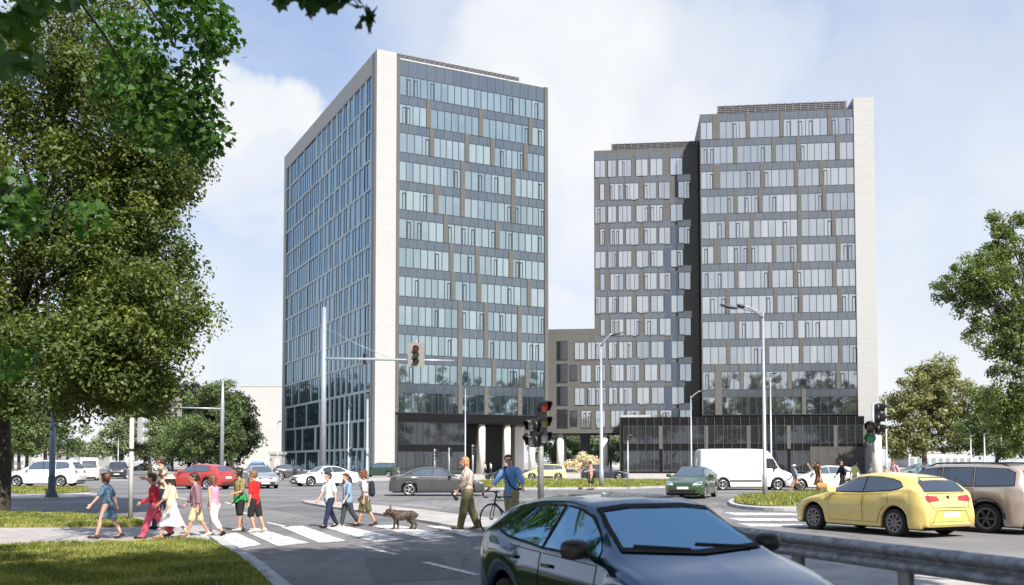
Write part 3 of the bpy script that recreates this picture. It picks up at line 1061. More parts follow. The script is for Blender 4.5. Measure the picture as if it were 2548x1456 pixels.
# ============ low wing and bridge between the towers
Wg = at(1480, 1150, 150.2); Wg.z = 0
tw = thing('office_wing', Wg, R(-6.5), 'taupe clad office wing behind the towers with a bridge block on columns', 'office building')
tw.scale = (0.92, 0.92, 0.92)
LW, HW = 17.5, at(1480, 367, 150.2).z / 0.92
b = MB()
b.box(0, LW, 0.30, 14, 6.7, HW - 0.5)
b.box(-16, 0, 0.30, 14, 6.7, 24.4)
b.build('wall', M['taupe'], tw)
fr = Face('front', 0, 0.30)
rg = random.Random(33)
EV = [(0.15, 1.95), (2.35, 3.75), (4.1, 6.3), (7.1, 9.1), (9.5, 11.6), (12.85, 14.9)]
OD = [(1.0, 1.75), (2.7, 4.9), (5.3, 7.5), (8.4, 10.5), (10.9, 12.8), (14.15, 16.1)]
BE = [(-3.4, -1.7), (-1.2, 0.1)]
BO = [(-2.3, -0.6), (0.1, 0.9)]
FW = (HW - 0.6 - 6.9) / 12.4
nav = MB()
dark = MB()
tin_n = 0
for r in range(13):
    z1 = HW - 1.3 - r * FW - (1.1 if r else 0.9)
    z0 = z1 - 2.95
    if z0 < 6.6: break
    pat = EV if r % 2 == 0 else OD
    for a0, a1 in pat:
        wi = window(fr, tw, a0, a1, z0, z1, rg, M['glass_r'], 0.85, M['mullion'], o=0.03, sashes=0.25, lo=0.2, hi=0.9)
        sp = MB()
        fr.pane(sp, a0 - 0.12, a1 + 0.12, z1 + 0.03, z1 + 1.15, 0.05)
        so = sp.build('spandrel', M['spandrel_r'], wi, fix=False)
        set_tint(so.data, [rg.random()])
    if r > 2:
        nav = MB()
        a = 11.75 if r % 2 == 0 else 12.95
        fr.pane(nav, a, a + 1.1, z0 - 0.9, z1 + 0.3, 0.07)
        so = nav.build('navy_panel', M['navy'], tw, fix=False)
        set_tint(so.data, [rg.random()])
    if z1 < 23:
        for a0, a1 in (BE if r % 2 == 0 else BO):
            window(fr, tw, a0, a1, z0, z1, rg, M['glass_r'], 0.85, M['mullion'], o=0.03, sashes=0.2, lo=0.3, hi=0.9)
        window(fr, tw, -6.4, -4.6, z0, z1 + 0.2, rg, M['glass_dark'], 0.9, M['sash'], o=0.03, sashes=0)
        if r % 2: window(fr, tw, -4.2, -3.0, z0 + 0.3, z1, rg, M['glass_dark'], 0.9, M['sash'], o=0.03, sashes=0)
screen(tw, 3.0, LW, 0.6, 12, HW - 0.5, HW + 0.75, 1.1)
for px in (1392, 1504):
    X = (px - 1480) / F_PX * 163
    for dy in (1.6, 9.0):
        c = MB(); c.tube([(X, dy, 0), (X, dy, 6.72)], 0.62, 20)
        c.build('column', M['column'], tw)
b = MB(); b.box(-2.6, -1.2, 3.5, 12, 0, 6.7); b.build('stair_wall', M['core'], tw)

# ============ pale building behind on the left, kiosk, distant blocks
def far_block(u0, u1, vtop, Y, D, m, label, cat='building', name='pale_building', wins=None, rz=0.0):
    a, c = at(u0, 1150, Y), at(u1, 1150, Y)
    h = at(u0, vtop, Y).z
    t = thing(name, (a.x, Y, 0), rz, label, cat)
    w = c.x - a.x
    b = MB(); b.box(0, w, 0, D, 0, h); b.build('wall', m, t)
    b = MB(); b.box(-0.15, w + 0.15, -0.15, D + 0.15, h, h + 0.35); b.build('roof', m, t)
    if wins:
        nx, nz = wins
        for i in range(nx):
            for j in range(nz):
                g = MB()
                x = w * (i + 0.5) / nx; z = h * (j + 0.55) / (nz + 0.3)
                g.box(x - w / nx * 0.28, x + w / nx * 0.28, -0.05, 0.02, z - h / nz * 0.25, z + h / nz * 0.22)
                g.build('window', M['glass_far'], t)
    return t


M['glass_far'] = mat('far_window', (0.20, 0.24, 0.28), 0.2)
M['pale_wall'] = wall_slabs('pale_wall', (0.42, 0.415, 0.405), (0.40, 0.395, 0.385), (0.34, 0.337, 0.33), 6.0, 4.0, 0)
far_block(592, 760, 962, 300, 40, M['pale_wall'], 'blank pale hall standing behind the left tower', name='hall_building')
kt = far_block(671, 700, 1131, 118, 2.0, mat('kiosk_grey', (0.30, 0.29, 0.28), 0.7), 'small grey kiosk at the foot of the left tower', 'kiosk', 'guard_kiosk')
b = MB(); b.box(0.55, 1.2, -0.04, 0.0, 0.1, 2.1); b.build('door', M['pale_wall'], kt)
far_block(78, 118, 1062, 320, 14, M['pale_wall'], 'white distant apartment block with rows of windows beside the poplars', 'apartment block', 'apartment_block', (4, 5))
far_block(-60, 62, 1082, 340, 14, M['pale_wall'], 'long white distant apartment block at the far left behind the tree trunk', 'apartment block', 'apartment_block', (8, 4))
far_block(152, 236, 1126, 380, 14, M['pale_wall'], 'low cream distant block at the end of the side road', 'apartment block', 'apartment_block', (6, 2))
far_block(1330, 1560, 1118, 330, 14, M['pale_wall'], 'pale distant block seen through the passage below the bridge', 'apartment block', 'apartment_block', (12, 2))
far_block(2260, 2420, 1128, 300, 14, M['pale_wall'], 'low white distant block under the brownish trees on the right', 'apartment block', 'apartment_block', (9, 1))
# ------------------------------------------------------------------ trees
M['leaf_dark'] = leafmat('lime_leaf', (0.018, 0.043, 0.009), (0.19, 0.225, 0.058), 0.36)
M['leaf_maple'] = leafmat('maple_leaf', (0.014, 0.045, 0.007), (0.062, 0.14, 0.020), 0.35)
M['leaf_mid'] = leafmat('street_leaf', (0.045, 0.080, 0.028), (0.19, 0.245, 0.10), 0.3)
M['leaf_willow'] = leafmat('willow_leaf', (0.045, 0.080, 0.020), (0.20, 0.25, 0.085), 0.32)
M['leaf_olive'] = leafmat('olive_leaf', (0.11, 0.118, 0.05), (0.34, 0.335, 0.16), 0.30)
M['leaf_far'] = leafmat('far_leaf', (0.10, 0.14, 0.07), (0.26, 0.31, 0.17), 0.25)
M['leaf_shade'] = leafmat('darkened_leaf', (0.008, 0.016, 0.007), (0.038, 0.05, 0.02), 0.10)  # leaf colour darkened so these trees mirror as near-black silhouettes
M['blossom'] = leafmat('blossom_leaf', (0.55, 0.36, 0.30), (0.85, 0.76, 0.68), 0.3)

MAPLE = [(0, -.5), (.16, -.34), (.46, -.30), (.36, -.08), (.52, .14), (.26, .16), (.20, .34), (0, .56), (-.20, .34), (-.26, .16), (-.52, .14), (-.36, -.08), (-.46, -.30), (-.16, -.34)]
PLAIN = [(0, -.5), (.27, -.12), (.22, .2), (0, .5), (-.22, .2), (-.27, -.12)]


def leaves(name, centers, radii, per, size, m, parent, seed, shape=PLAIN, droop=0.25, tint_mean=0.45):
    """leaf clumps: 'per' small leaves in every ellipsoid clump"""
    rg = np.random.default_rng(seed)
    centers = np.asarray(centers, float); radii = np.asarray(radii, float)
    if radii.ndim == 1: radii = np.repeat(radii[:, None], 3, 1)
    nC = len(centers)
    n = nC * per
    ci = np.repeat(np.arange(nC), per)
    d = rg.normal(size=(n, 3)); d /= np.linalg.norm(d, axis=1)[:, None]
    r = rg.random(n) ** 0.5
    P = centers[ci] + d * r[:, None] * radii[ci]
    nrm = d * 0.7 + rg.normal(size=(n, 3)) * 0.55 + np.array([0, 0, 0.65])
    nrm /= np.linalg.norm(nrm, axis=1)[:, None]
    t = rg.normal(size=(n, 3)); t[:, 2] -= droop
    t -= nrm * (t * nrm).sum(1)[:, None]; t /= np.linalg.norm(t, axis=1)[:, None] + 1e-9
    bt = np.cross(nrm, t)
    s = size * rg.uniform(0.6, 1.35, n)
    K = len(shape)
    V = np.empty((n, K, 3))
    for k, (a, b) in enumerate(shape):
        fold = abs(a) * 0.35
        V[:, k] = P + bt * (a * s)[:, None] + t * (b * s)[:, None] + nrm * (fold * s)[:, None]
    me = bpy.data.meshes.new(name)
    me.vertices.add(n * K); me.loops.add(n * K); me.polygons.add(n)
    me.vertices.foreach_set('co', V.reshape(-1).astype(np.float32))
    me.loops.foreach_set('vertex_index', np.arange(n * K, dtype=np.int32))
    me.polygons.foreach_set('loop_start', np.arange(0, n * K, K, dtype=np.int32))
    me.update()
    ct = rg.normal(tint_mean, 0.13, nC)
    set_tint(me, np.clip(ct[ci] + rg.normal(0, 0.16, n), 0, 1))
    me.materials.append(m)
    o = bpy.data.objects.new(name, me)
    C.objects.link(o)
    if parent is not None: o.parent = parent
    return o


def clumps(env, n, rad, seed, shell=0.5, flat=0.8, hole=0.0):
    """scatter clumps through the outer part of a union of ellipsoids (center, radii, weight)"""
    rg = random.Random(seed)
    out, rr = [], []
    tot = sum(e[2] for e in env)
    g = 0
    while len(out) < n and g < n * 30:
        g += 1
        x = rg.random() * tot
        for c, r, w in env:
            x -= w
            if x <= 0: break
        d = Vector((rg.gauss(0, 1), rg.gauss(0, 1), rg.gauss(0, 1))).normalized()
        k = shell + (1 - shell) * rg.random() ** 0.6
        p = Vector(c) + Vector((d.x * r[0], d.y * r[1], d.z * r[2])) * k
        s = rad * rg.uniform(0.65, 1.35)
        out.append(p); rr.append((s, s, s * flat))
    return out, rr


def limb(mb, a, b, ra, rb, rg, wob=0.06, n=7):
    a, b = Vector(a), Vector(b)
    L_ = (b - a).length
    pts, rad = [], []
    for i in range(n + 1):
        t = i / n
        p = a.lerp(b, t)
        p += Vector((rg.gauss(0, 1), rg.gauss(0, 1), rg.gauss(0, 0.6))) * (wob * L_ * math.sin(math.pi * t) * 0.5)
        p.z += 0.06 * L_ * math.sin(math.pi * t)
        pts.append(p); rad.append(ra + (rb - ra) * t)
    mb.tube(pts, rad, 9)


def tree(name, label, base, env, n, rad, per, size, m, trunk_r, seed, fork=0.35, bark='bark', limbs=14, shape=PLAIN, shell=0.5, group=None, tint=0.45, lean=(0, 0), cat='tree', flat=0.8):
    """env is in world metres; trunk + limbs reach into the clumps"""
    t = thing(name, base, 0, label, cat, group)
    b0 = Vector(base)
    env = [(Vector(c) - b0, r, w) for c, r, w in env]
    cs, rs = clumps(env, n, rad, seed, shell, flat)
    leaves('crown', cs, rs, per, size, m, t, seed + 1, shape, tint_mean=tint)
    rg = random.Random(seed + 2)
    mid = sum((e[0] * e[2] for e in env), Vector()) / sum(e[2] for e in env)
    top = max(c.z for c in cs)
    f = Vector((lean[0], lean[1], top * fork))
    b = MB()
    pts = [Vector((0, 0, -0.1)), Vector((0, 0, 0.15)), f * 0.35 + Vector((rg.gauss(0, .05), rg.gauss(0, .05), 0)), f * 0.7, f]
    b.tube(pts, [trunk_r * 1.5, trunk_r * 1.12, trunk_r, trunk_r * 0.9, trunk_r * 0.78], 12)
    lead = Vector((mid.x, mid.y, top * 0.86))
    limb(b, f * 0.98, lead, trunk_r * 0.75, trunk_r * 0.12, rg, 0.05)
    for c in rg.sample(cs, min(limbs, len(cs))):
        k = rg.uniform(0.0, 0.6)
        s = f.lerp(lead, k)
        limb(b, s, c, trunk_r * 0.42 * (1 - 0.5 * k), trunk_r * 0.06, rg, 0.08)
    b.build('trunk', M[bark], t)
    return t


def E(u, v, Y, ru, rv, w=1.0, dy=None):
    """ellipsoid given where it is seen: centre pixel, depth, pixel radii"""
    c = at(u, v, Y)
    k = Y / F_PX
    return (c, (ru * k, dy or ru * k, rv * k), w)


# the big lime at the left of the picture
base = G(-4, 1282)
Y0 = base.y
env = [E(60, 560, Y0 + 1, 300, 330, 2.6, 4.2), E(310, 640, Y0, 158, 190, 1.6, 3.0), E(255, 860, Y0 - 1, 188, 160, 1.6, 3.0), E(110, 920, Y0 - 1, 190, 120, 1.1, 3.0),
       E(400, 770, Y0 - 1, 100, 130, 0.8, 2.5), E(275, 330, Y0, 180, 220, 1.8, 3.2), E(395, 400, Y0, 90, 110, 0.8, 2.5), E(120, 130, Y0, 330, 260, 2.0, 4.0), E(330, 960, Y0 - 1, 90, 70, 0.5, 2.0), E(-150, 700, Y0, 180, 330, 1.0, 4.0)]
tree('lime_tree', 'huge leafy tree filling the left side of the picture', base, env, 820, 0.72, 200, 0.14, M['leaf_dark'], 0.30, 101, fork=0.25, limbs=20, shell=0.3, tint=0.46)

# a maple beside the camera: only hanging branch ends show at the top
mb_ = Vector((-4.6, 1.5, 0))
mt = thing('maple_tree', mb_, 0, 'bright green maple whose branches hang into the top left corner', 'tree')
rgm = random.Random(8)


def hang(lst, Y, r, jit):
    out = []
    for u, v in lst:
        for _ in range(jit):
            p = at(u + rgm.gauss(0, 16), v + rgm.gauss(0, 16), Y + rgm.uniform(-0.9, 0.9))
            out.append(p - mb_)
    return out


c1 = hang([(470, -60), (520, 20), (545, 90), (500, 120), (470, 190), (500, 260), (470, 310), (520, 330), (440, 250), (400, 60), (440, 0), (380, 150), (350, 230), (300, 90), (420, 330), (505, 350), (330, 300), (280, 200)], 15.5, 0.4, 4)
leaves('foliage', c1, [0.38] * len(c1), 42, 0.115, M['leaf_maple'], mt, 61, MAPLE, droop=0.9, tint_mean=0.5)
c2 = hang([(60, 30), (20, 90), (110, -20), (30, 170), (190, -10)], 5.5, 0.2, 2)
leaves('foliage', c2, [0.14] * len(c2), 9, 0.13, M['leaf_maple'], mt, 62, MAPLE, droop=0.9, tint_mean=0.65)
c3 = hang([(705, -15), (745, -5), (780, 0), (812, 5), (845, -5), (890, -20), (760, -40), (840, -45)], 5.5, 0.2, 1) + [at(898, 42, 5.5) - mb_]
leaves('foliage', c3, [0.07] * len(c3), 6, 0.115, M['leaf_maple'], mt, 63, MAPLE, droop=0.8, tint_mean=0.12)
c4 = hang([(20, 480), (60, 520), (10, 570), (230, 545), (40, 905)], 13.0, 0.3, 3)
leaves('foliage', c4, [0.30] * len(c4), 34, 0.11, M['leaf_maple'], mt, 65, MAPLE, droop=0.9, tint_mean=0.55)
# its crown stands over and behind the camera
envm = [(Vector((-4.5, 1.0, 10.5)) - mb_, (4.5, 4.0, 3.0), 1.0), (Vector((-2.0, 5.0, 9.8)) - mb_, (3.0, 3.0, 1.7), 0.7), (Vector((-7.5, 7.5, 10.6)) - mb_, (2.6, 3.6, 2.0), 0.7)]
cs, rs = clumps(envm, 60, 0.8, 12, 0.3)
leaves('crown', cs, rs, 110, 0.16, M['leaf_maple'], mt, 64, MAPLE)
b = MB()
b.tube([(0, 0, -0.1), (0, 0, 0.3), (0.05, 0.05, 3), (0.1, 0.3, 6.5)], [0.34, 0.26, 0.22, 0.18], 12)
top = Vector((0.1, 0.3, 6.4))
for c in rgm.sample(list(cs), 12): limb(b, top, c, 0.09, 0.012, rgm)
for tgt in (at(470, -60, 15.5), at(440, 120, 15.5), at(330, 210, 15.5), at(60, -40, 5.5), at(800, -45, 5.5), at(30, 520, 13)):
    limb(b, top, tgt - mb_, 0.06, 0.012, rgm, 0.04, 10)
limb(b, at(840, -40, 5.5) - mb_, at(898, 22, 5.5) - mb_, 0.006, 0.003, rgm, 0.03, 4)
b.build('trunk', M['bark'], mt)

# street trees on the camera's side of the road: they shade the foreground and mirror in the glass
def round_tree(name, label, x, y, h, r, seed, n=120, per=120, size=0.2, m='leaf_dark', group=None, tr=0.22, tint=0.45, z0=0.36, cat='tree', bark='bark', fork=0.35, flat=0.8, rad=None):
    base = Vector((x, y, 0))
    zc = h * (1 + z0) / 2
    hz_ = h * (1 - z0) / 2
    rg = random.Random(seed)
    env = [(base + Vector((0, 0, zc)), (r * 0.85, r * 0.85, hz_ * 0.95), 2.0)]
    for k in range(5):
        a = rg.uniform(0, 6.283)
        env.append((base + Vector((math.cos(a) * r * 0.5, math.sin(a) * r * 0.5, zc + rg.uniform(-.5, .5) * hz_)), (r * 0.5, r * 0.5, hz_ * 0.42), 0.7))
    return tree(name, label, base, env, n, rad or r * 0.2, per, size, M[m], tr, seed, group=group, tint=tint, cat=cat, bark=bark, fork=fork, flat=flat)


round_tree('street_tree', 'tall street tree behind the camera shading the near road', 5.2, 2.0, 15.5, 5.4, 201, 230, 130, 0.24, z0=0.56)
round_tree('street_tree', 'broad street tree behind the camera reflected in the towers', 12.5, -5.0, 17, 5.5, 202, 150, 110, 0.24, z0=0.45)
round_tree('street_tree', 'spreading street tree behind the camera to the right', 25, -9.0, 16, 6.0, 203, 130, 100, 0.26, z0=0.3)
round_tree('street_tree', 'street tree behind the camera over the near lawn', -1.5, -3.0, 14, 4.5, 204, 130, 110, 0.2, z0=0.5)
round_tree('street_tree', 'far street tree behind the camera on the right', 40, -12, 19, 6.5, 205, 110, 90, 0.3, z0=0.3)
round_tree('street_tree', 'street tree behind the camera on the left', -14, -8, 17, 6.0, 206, 110, 100, 0.26, z0=0.3)
round_tree('street_tree', 'bushy street tree just beyond the left edge, mirrored in the black car', -16.0, 18.0, 13, 4.6, 211, 150, 120, 0.2, z0=0.12)
round_tree('street_tree', 'leafy street tree at the roadside left of the camera', -13.5, 9.0, 13, 4.5, 207, 130, 120, 0.2, z0=0.35)
round_tree('street_tree', 'second tall street tree over the near road beyond the frame', 7.5, 7.5, 15.0, 5.4, 209, 230, 130, 0.24, z0=0.58)
round_tree('street_tree', 'street tree directly above the camera', 1.2, 0.3, 14.5, 5.0, 210, 210, 130, 0.24, z0=0.58)
for k in range(9):
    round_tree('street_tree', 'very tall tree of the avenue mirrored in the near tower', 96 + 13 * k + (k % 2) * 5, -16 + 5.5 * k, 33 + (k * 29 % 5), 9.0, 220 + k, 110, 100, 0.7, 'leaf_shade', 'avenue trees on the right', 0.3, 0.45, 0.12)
for k in range(4):
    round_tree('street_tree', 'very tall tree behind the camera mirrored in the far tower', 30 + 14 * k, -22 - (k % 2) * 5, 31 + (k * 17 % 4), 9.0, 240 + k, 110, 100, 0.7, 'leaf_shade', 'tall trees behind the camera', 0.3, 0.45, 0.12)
for k, (u_, Y_, h_) in enumerate(((545, 158, 15), (505, 172, 16), (470, 186, 15.5), (565, 178, 16.5), (525, 192, 17.5), (395, 190, 21), (428, 202, 21), (360, 184, 21), (408, 222, 23))):
    c_ = at(u_, 1150, Y_)
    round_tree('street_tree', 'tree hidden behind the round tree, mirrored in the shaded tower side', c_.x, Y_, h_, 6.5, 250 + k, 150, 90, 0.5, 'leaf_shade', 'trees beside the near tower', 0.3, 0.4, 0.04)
round_tree('street_tree', 'last street tree behind the camera far to the right', 58, -10, 18, 6.5, 208, 100, 90, 0.3, z0=0.3)

# trees along the side road, left background
g1 = 'trees along the side road'
tb = G(575, 1194)
env = [E(520, 1045, tb.y, 78, 92, 2.0), E(470, 1080, tb.y, 60, 60, 1.0), E(575, 1060, tb.y, 32, 66, 0.9), E(545, 985, tb.y, 55, 42, 0.9), E(420, 1105, tb.y + 4, 50, 42, 0.8), E(575, 1110, tb.y, 32, 36, 0.5), E(500, 1125, tb.y, 52, 26, 0.5)]
tree('street_tree', 'dense round green tree beside the pale hall', tb, env, 200, 0.62, 120, 0.21, M['leaf_mid'], 0.30, 301, fork=0.2, limbs=16, tint=0.42, group=g1, shell=0.3)
tb = G(372, 1183)
env = [E(330, 1075, tb.y, 62, 50, 1.5), E(290, 1100, tb.y, 55, 38, 1.1), E(360, 1110, tb.y, 50, 34, 0.8), E(255, 1118, tb.y, 36, 22, 0.5), E(390, 1070, tb.y, 45, 40, 0.8)]
tree('street_tree', 'paler tree behind the traffic light box at the side road', tb, env, 150, 0.8, 110, 0.30, M['leaf_far'], 0.26, 302, fork=0.2, limbs=10, tint=0.5, group=g1, shell=0.3)
tb = G(46, 1182)
env = [E(40, 1080, tb.y, 52, 44, 1.2), E(70, 1060, tb.y, 44, 40, 0.8), E(10, 1050, tb.y, 60, 50, 0.8), E(60, 1110, tb.y, 40, 26, 0.5)]
tree('street_tree', 'green roadside tree above the white car at the far left', tb, env, 110, 0.9, 110, 0.30, M['leaf_mid'], 0.22, 303, fork=0.3, limbs=8, tint=0.5, group=g1, shell=0.3)
for k, (u, v, h, r) in enumerate(((128, 1168, 14, 1.3), (142, 1169, 11, 1.1), (166, 1167, 7.5, 1.1))):
    p = G(u, v)
    round_tree('poplar_tree', ['slim distant poplar left of the side road', 'second slim poplar, shorter and to the right', 'small dark conical tree at the end of the side road'][k], p.x, p.y, h, r * 1.3, 320 + k, 40, 70, 0.5, 'leaf_far', 'poplars far down the side road', 0.2, 0.3, 0.1)
for k, (u, v, h, r) in enumerate(((-120, 1172, 9, 5.0), (215, 1167, 7, 5.0))):
    p = G(u, v)
    round_tree('street_tree', ['far tree at the left edge of the side road', 'low distant tree at the end of the side road'][k], p.x, p.y, h, r, 330 + k, 60, 90, 0.45, 'leaf_far', g1, 0.2, 0.55, 0.2)
# a line of trees left of the tower: its shaded side mirrors them
for k in range(7):
    p = Vector((-60, 150, 0)) + Vector((-16 - 15 * (k % 4), 8 + 24 * k, 0))
    round_tree('street_tree', 'broad tree in the row behind the pale hall', p.x, p.y, 15 + (k * 37 % 5), 6.5, 340 + k, 60, 90, 0.5, 'leaf_mid', 'trees behind the pale hall', 0.3, 0.25, 0.1)

# right side
tb = G(2640, 1205)
Yr = tb.y
env = [E(2560, 700, Yr, 130, 130, 1.6), E(2440, 690, Yr, 100, 66, 1.2), E(2370, 705, Yr, 58, 46, 0.6), E(2500, 630, Yr, 70, 66, 0.9), E(2480, 840, Yr, 78, 66, 0.9), E(2440, 800, Yr, 56, 38, 0.35), E(2600, 900, Yr, 90, 110, 1.2),
       E(2500, 990, Yr, 92, 48, 0.9), E(2530, 1075, Yr, 76, 70, 1.1), E(2470, 760, Yr, 70, 70, 0.8), E(2540, 830, Yr, 70, 90, 0.9), E(2420, 740, Yr, 60, 44, 0.5), E(2500, 560, Yr, 50, 40, 0.35), E(2560, 1010, Yr, 70, 60, 0.8), E(2700, 760, Yr, 170, 220, 1.5), E(2520, 920, Yr, 60, 30, 0.3)]
tree('willow_tree', 'open crowned tree leaning in from the right edge', tb, env, 520, 0.62, 115, 0.20, M['leaf_willow'], 0.34, 401, fork=0.22, limbs=40, shell=0.25, tint=0.5)
tb = G(2300, 1181)
env = [E(2290, 1000, tb.y, 88, 84, 2.0), E(2240, 1050, tb.y, 60, 72, 1.0), E(2345, 960, tb.y, 70, 66, 1.2), E(2375, 1060, tb.y, 80, 80, 1.3), E(2260, 1100, tb.y, 66, 42, 0.8), E(2430, 1010, tb.y, 70, 84, 1.0), E(2340, 920, tb.y, 38, 28, 0.4)]
tree('broadleaf_tree', 'big dry looking olive brown tree beside the white end wall', tb, env, 330, 0.95, 110, 0.36, M['leaf_olive'], 0.35, 402, fork=0.2, limbs=16, shell=0.3, tint=0.42)
tb = G(2480, 1183)
env = [E(2470, 1080, tb.y, 90, 66, 1.3), E(2545, 1070, tb.y, 66, 80, 1.0)]
tree('broadleaf_tree', 'dark green tree behind the lamp poles at the right edge', tb, env, 130, 0.95, 110, 0.36, M['leaf_mid'], 0.3, 403, fork=0.2, limbs=10, shell=0.3, tint=0.35)
# greenery seen through the passage
for k, (u, Y, h, r) in enumerate(((1375, 205, 9.5, 6), (1448, 215, 10.5, 7), (1520, 208, 8.5, 6))):
    c = at(u, 1150, Y)
    round_tree('courtyard_tree', ['courtyard tree behind the left column of the bridge', 'courtyard tree in the middle of the passage', 'courtyard tree behind the right column of the bridge'][k], c.x, Y, h, r, 420 + k, 90, 90, 0.42, 'leaf_far', 'courtyard trees', 0.25, 0.5, 0.08)
fb = G(1448, 1193)
env = [E(1448, 1150, fb.y, 34, 22, 1.0), E(1425, 1158, fb.y, 20, 16, 0.6), E(1470, 1148, fb.y, 22, 18, 0.6)]
t = tree('flowering_shrub', 'shrub covered in pale pink blossom below the bridge', fb, env, 40, 0.36, 70, 0.16, M['blossom'], 0.06, 440, fork=0.25, limbs=10, cat='shrub', tint=0.6)
# ------------------------------------------------------------------ street furniture
M['mast'] = mat('pale_mast', (0.36, 0.39, 0.43), 0.4, 0.35, var=0.1, scale=3)
M['mast_dark'] = mat('grey_mast', (0.24, 0.235, 0.225), 0.6, 0.2, var=0.2, scale=6)
M['lamp_head'] = mat('lamp_head', (0.05, 0.055, 0.06), 0.5)
M['lamp_pale'] = mat('pale_lamp_head', (0.5, 0.52, 0.54), 0.4)
M['lens_red'] = mat('red_lens', (0.42, 0.06, 0.055), 0.2, emit=(0.9, 0.10, 0.08, 0.03), coat=0.6)
M['lens_amber'] = mat('amber_lens', (0.26, 0.20, 0.08), 0.2, coat=0.6)
M['lens_grey'] = mat('unlit_lens', (0.44, 0.44, 0.43), 0.25, coat=0.6)
M['lens_green'] = mat('green_lens', (0.03, 0.24, 0.10), 0.2, emit=(0.05, 0.6, 0.25, 0.04), coat=0.6)
M['lens_dull'] = mat('dull_red_lens', (0.16, 0.085, 0.08), 0.25, coat=0.6)
M['lens_green_off'] = mat('dark_green_lens', (0.05, 0.10, 0.06), 0.2, coat=0.6)
M['backboard'] = mat('grey_backboard', (0.21, 0.20, 0.185), 0.6)
M['sig_grey'] = mat('grey_signal_case', (0.33, 0.34, 0.35), 0.5)


def signal_head(parent, name, c, yaw, lenses, s=0.3, case='black', visor=0.26, vmat='black'):
    """row of lenses (top first), each with its own hood; c is the centre; yaw is where it faces"""
    n = len(lenses)
    Mx = Matrix.Translation(Vector(c)) @ Matrix.Rotation(yaw, 4, 'Z')
    b = MB()
    h = n * s * 1.06
    d = 0.14 * s / 0.3
    b.box(-d, -0.01, -s * 0.30, s * 0.30, -h / 2 + s * 0.15, h / 2 - s * 0.15, 0, Mx)
    b.box(-d - 0.03, -d, -s * 0.2, s * 0.2, -h / 2 + s * 0.3, h / 2 - s * 0.3, 0, Mx)
    for i in range(n):                                   # a round can behind every lens
        z = h / 2 - (i + 0.5) * s * 1.06
        b.rings([[Mx @ Vector((x, math.cos(2 * math.pi * k / 20) * r, z + math.sin(2 * math.pi * k / 20) * r)) for k in range(20)] for x, r in ((-d * 0.9, s * 0.3), (-d * 0.6, s * 0.46), (0, s * 0.47))], 0, True)
    o = b.build(name, M[case], parent)
    for i, l in enumerate(lenses):
        z = h / 2 - (i + 0.5) * s * 1.06
        q = MB()
        ring = [[Mx @ Vector((x, math.cos(a) * r, z + math.sin(a) * r)) for a in [2 * math.pi * k / 18 for k in range(18)]] for x, r in ((0.003, s * 0.42), (0.02, s * 0.40), (0.035, s * 0.28), (0.042, s * 0.06))]
        q.rings(ring, 0, True, False, True)
        q.build('lens', M[l], o)
        # hood: open tube cut away below, drooping forward
        q = MB()
        A0, A1, K = R(-38), R(218), 16
        vs, fs = [], []
        for x, rr, zz in ((0.0, s * 0.46, 0), (visor, s * 0.44, -0.05)):
            for k in range(K + 1):
                a = A0 + (A1 - A0) * k / K
                cut = 1.0 if x == 0 else (0.35 + 0.65 * max(0, math.sin(a)))
                vs.append(Mx @ Vector((x * cut, math.cos(a) * rr, z + math.sin(a) * rr + zz * cut)))
        m = K + 1
        fs = [(k, k + 1, m + k + 1, m + k) for k in range(K)]
        q.add(vs, fs, 0, True)
        v = q.build('visor', M[vmat], o, fix=False)
        md = v.modifiers.new('thick', 'SOLIDIFY'); md.thickness = 0.012
    return o


# --- tall mast with signal arm in front of the left tower
p = G(803, 1200)
Y = p.y
mast = thing('signal_mast', p, 0, 'tall pale steel mast with a signal arm in front of the near tower', 'traffic light')
k = Y / F_PX
b = MB(); b.tube([(0, 0, 0), (0, 0, at(803, 765, Y).z)], [0.27, 0.15], 18); b.build('pole', M['mast'], mast)
b = MB(); b.tube([(0, 0, 0), (0, 0, 0.9)], [0.34, 0.32], 18); b.build('base', M['mast'], mast)
za = at(803, 893, Y).z
Lx = (1128 - 803) * k
b = MB(); b.tube([(0, 0, za), (Lx * 0.35, -0.2, za - 0.05), (Lx * 0.75, -0.4, za - 0.15), (Lx, -0.55, za - 0.2)], [0.13, 0.11, 0.08, 0.05], 12); b.build('arm', M['mast'], mast)
b = MB(); b.tube([(0.05, 0, at(0, 815, Y).z), (Lx * 0.25, -0.15, za + 1.25), (Lx * 0.5, -0.3, za + 0.06)], 0.02, 6); b.build('stay_rod', M['mast'], mast)
xs = (1035 - 803) * k
b = MB(); b.prism([(-0.62, -1.0), (0.62, -1.0), (0.70, -0.9), (0.70, 0.9), (0.62, 1.0), (-0.62, 1.0), (-0.70, 0.9), (-0.70, -0.9)], 0, 0.05)
bb = b.build('backboard', M['backboard'], mast); bb.rotation_euler = (R(90), 0, 0); bb.location = (xs, -0.55, za + 0.28)
signal_head(mast, 'signal_head', (xs, -0.78, za + 0.28), R(-98), ['lens_red', 'lens_amber', 'lens_green_off'], 0.50, visor=0.36)
b = MB(); b.tube([(xs, -0.4, za - 0.3), (xs, -0.4, za + 1.55)], 0.05, 8); b.build('bracket', M['mast'], mast)
signal_head(mast, 'side_signal', ((905 - 803) * k, 0.0, za + 0.0), R(65), ['lens_grey', 'lens_grey', 'lens_grey'], 0.30)

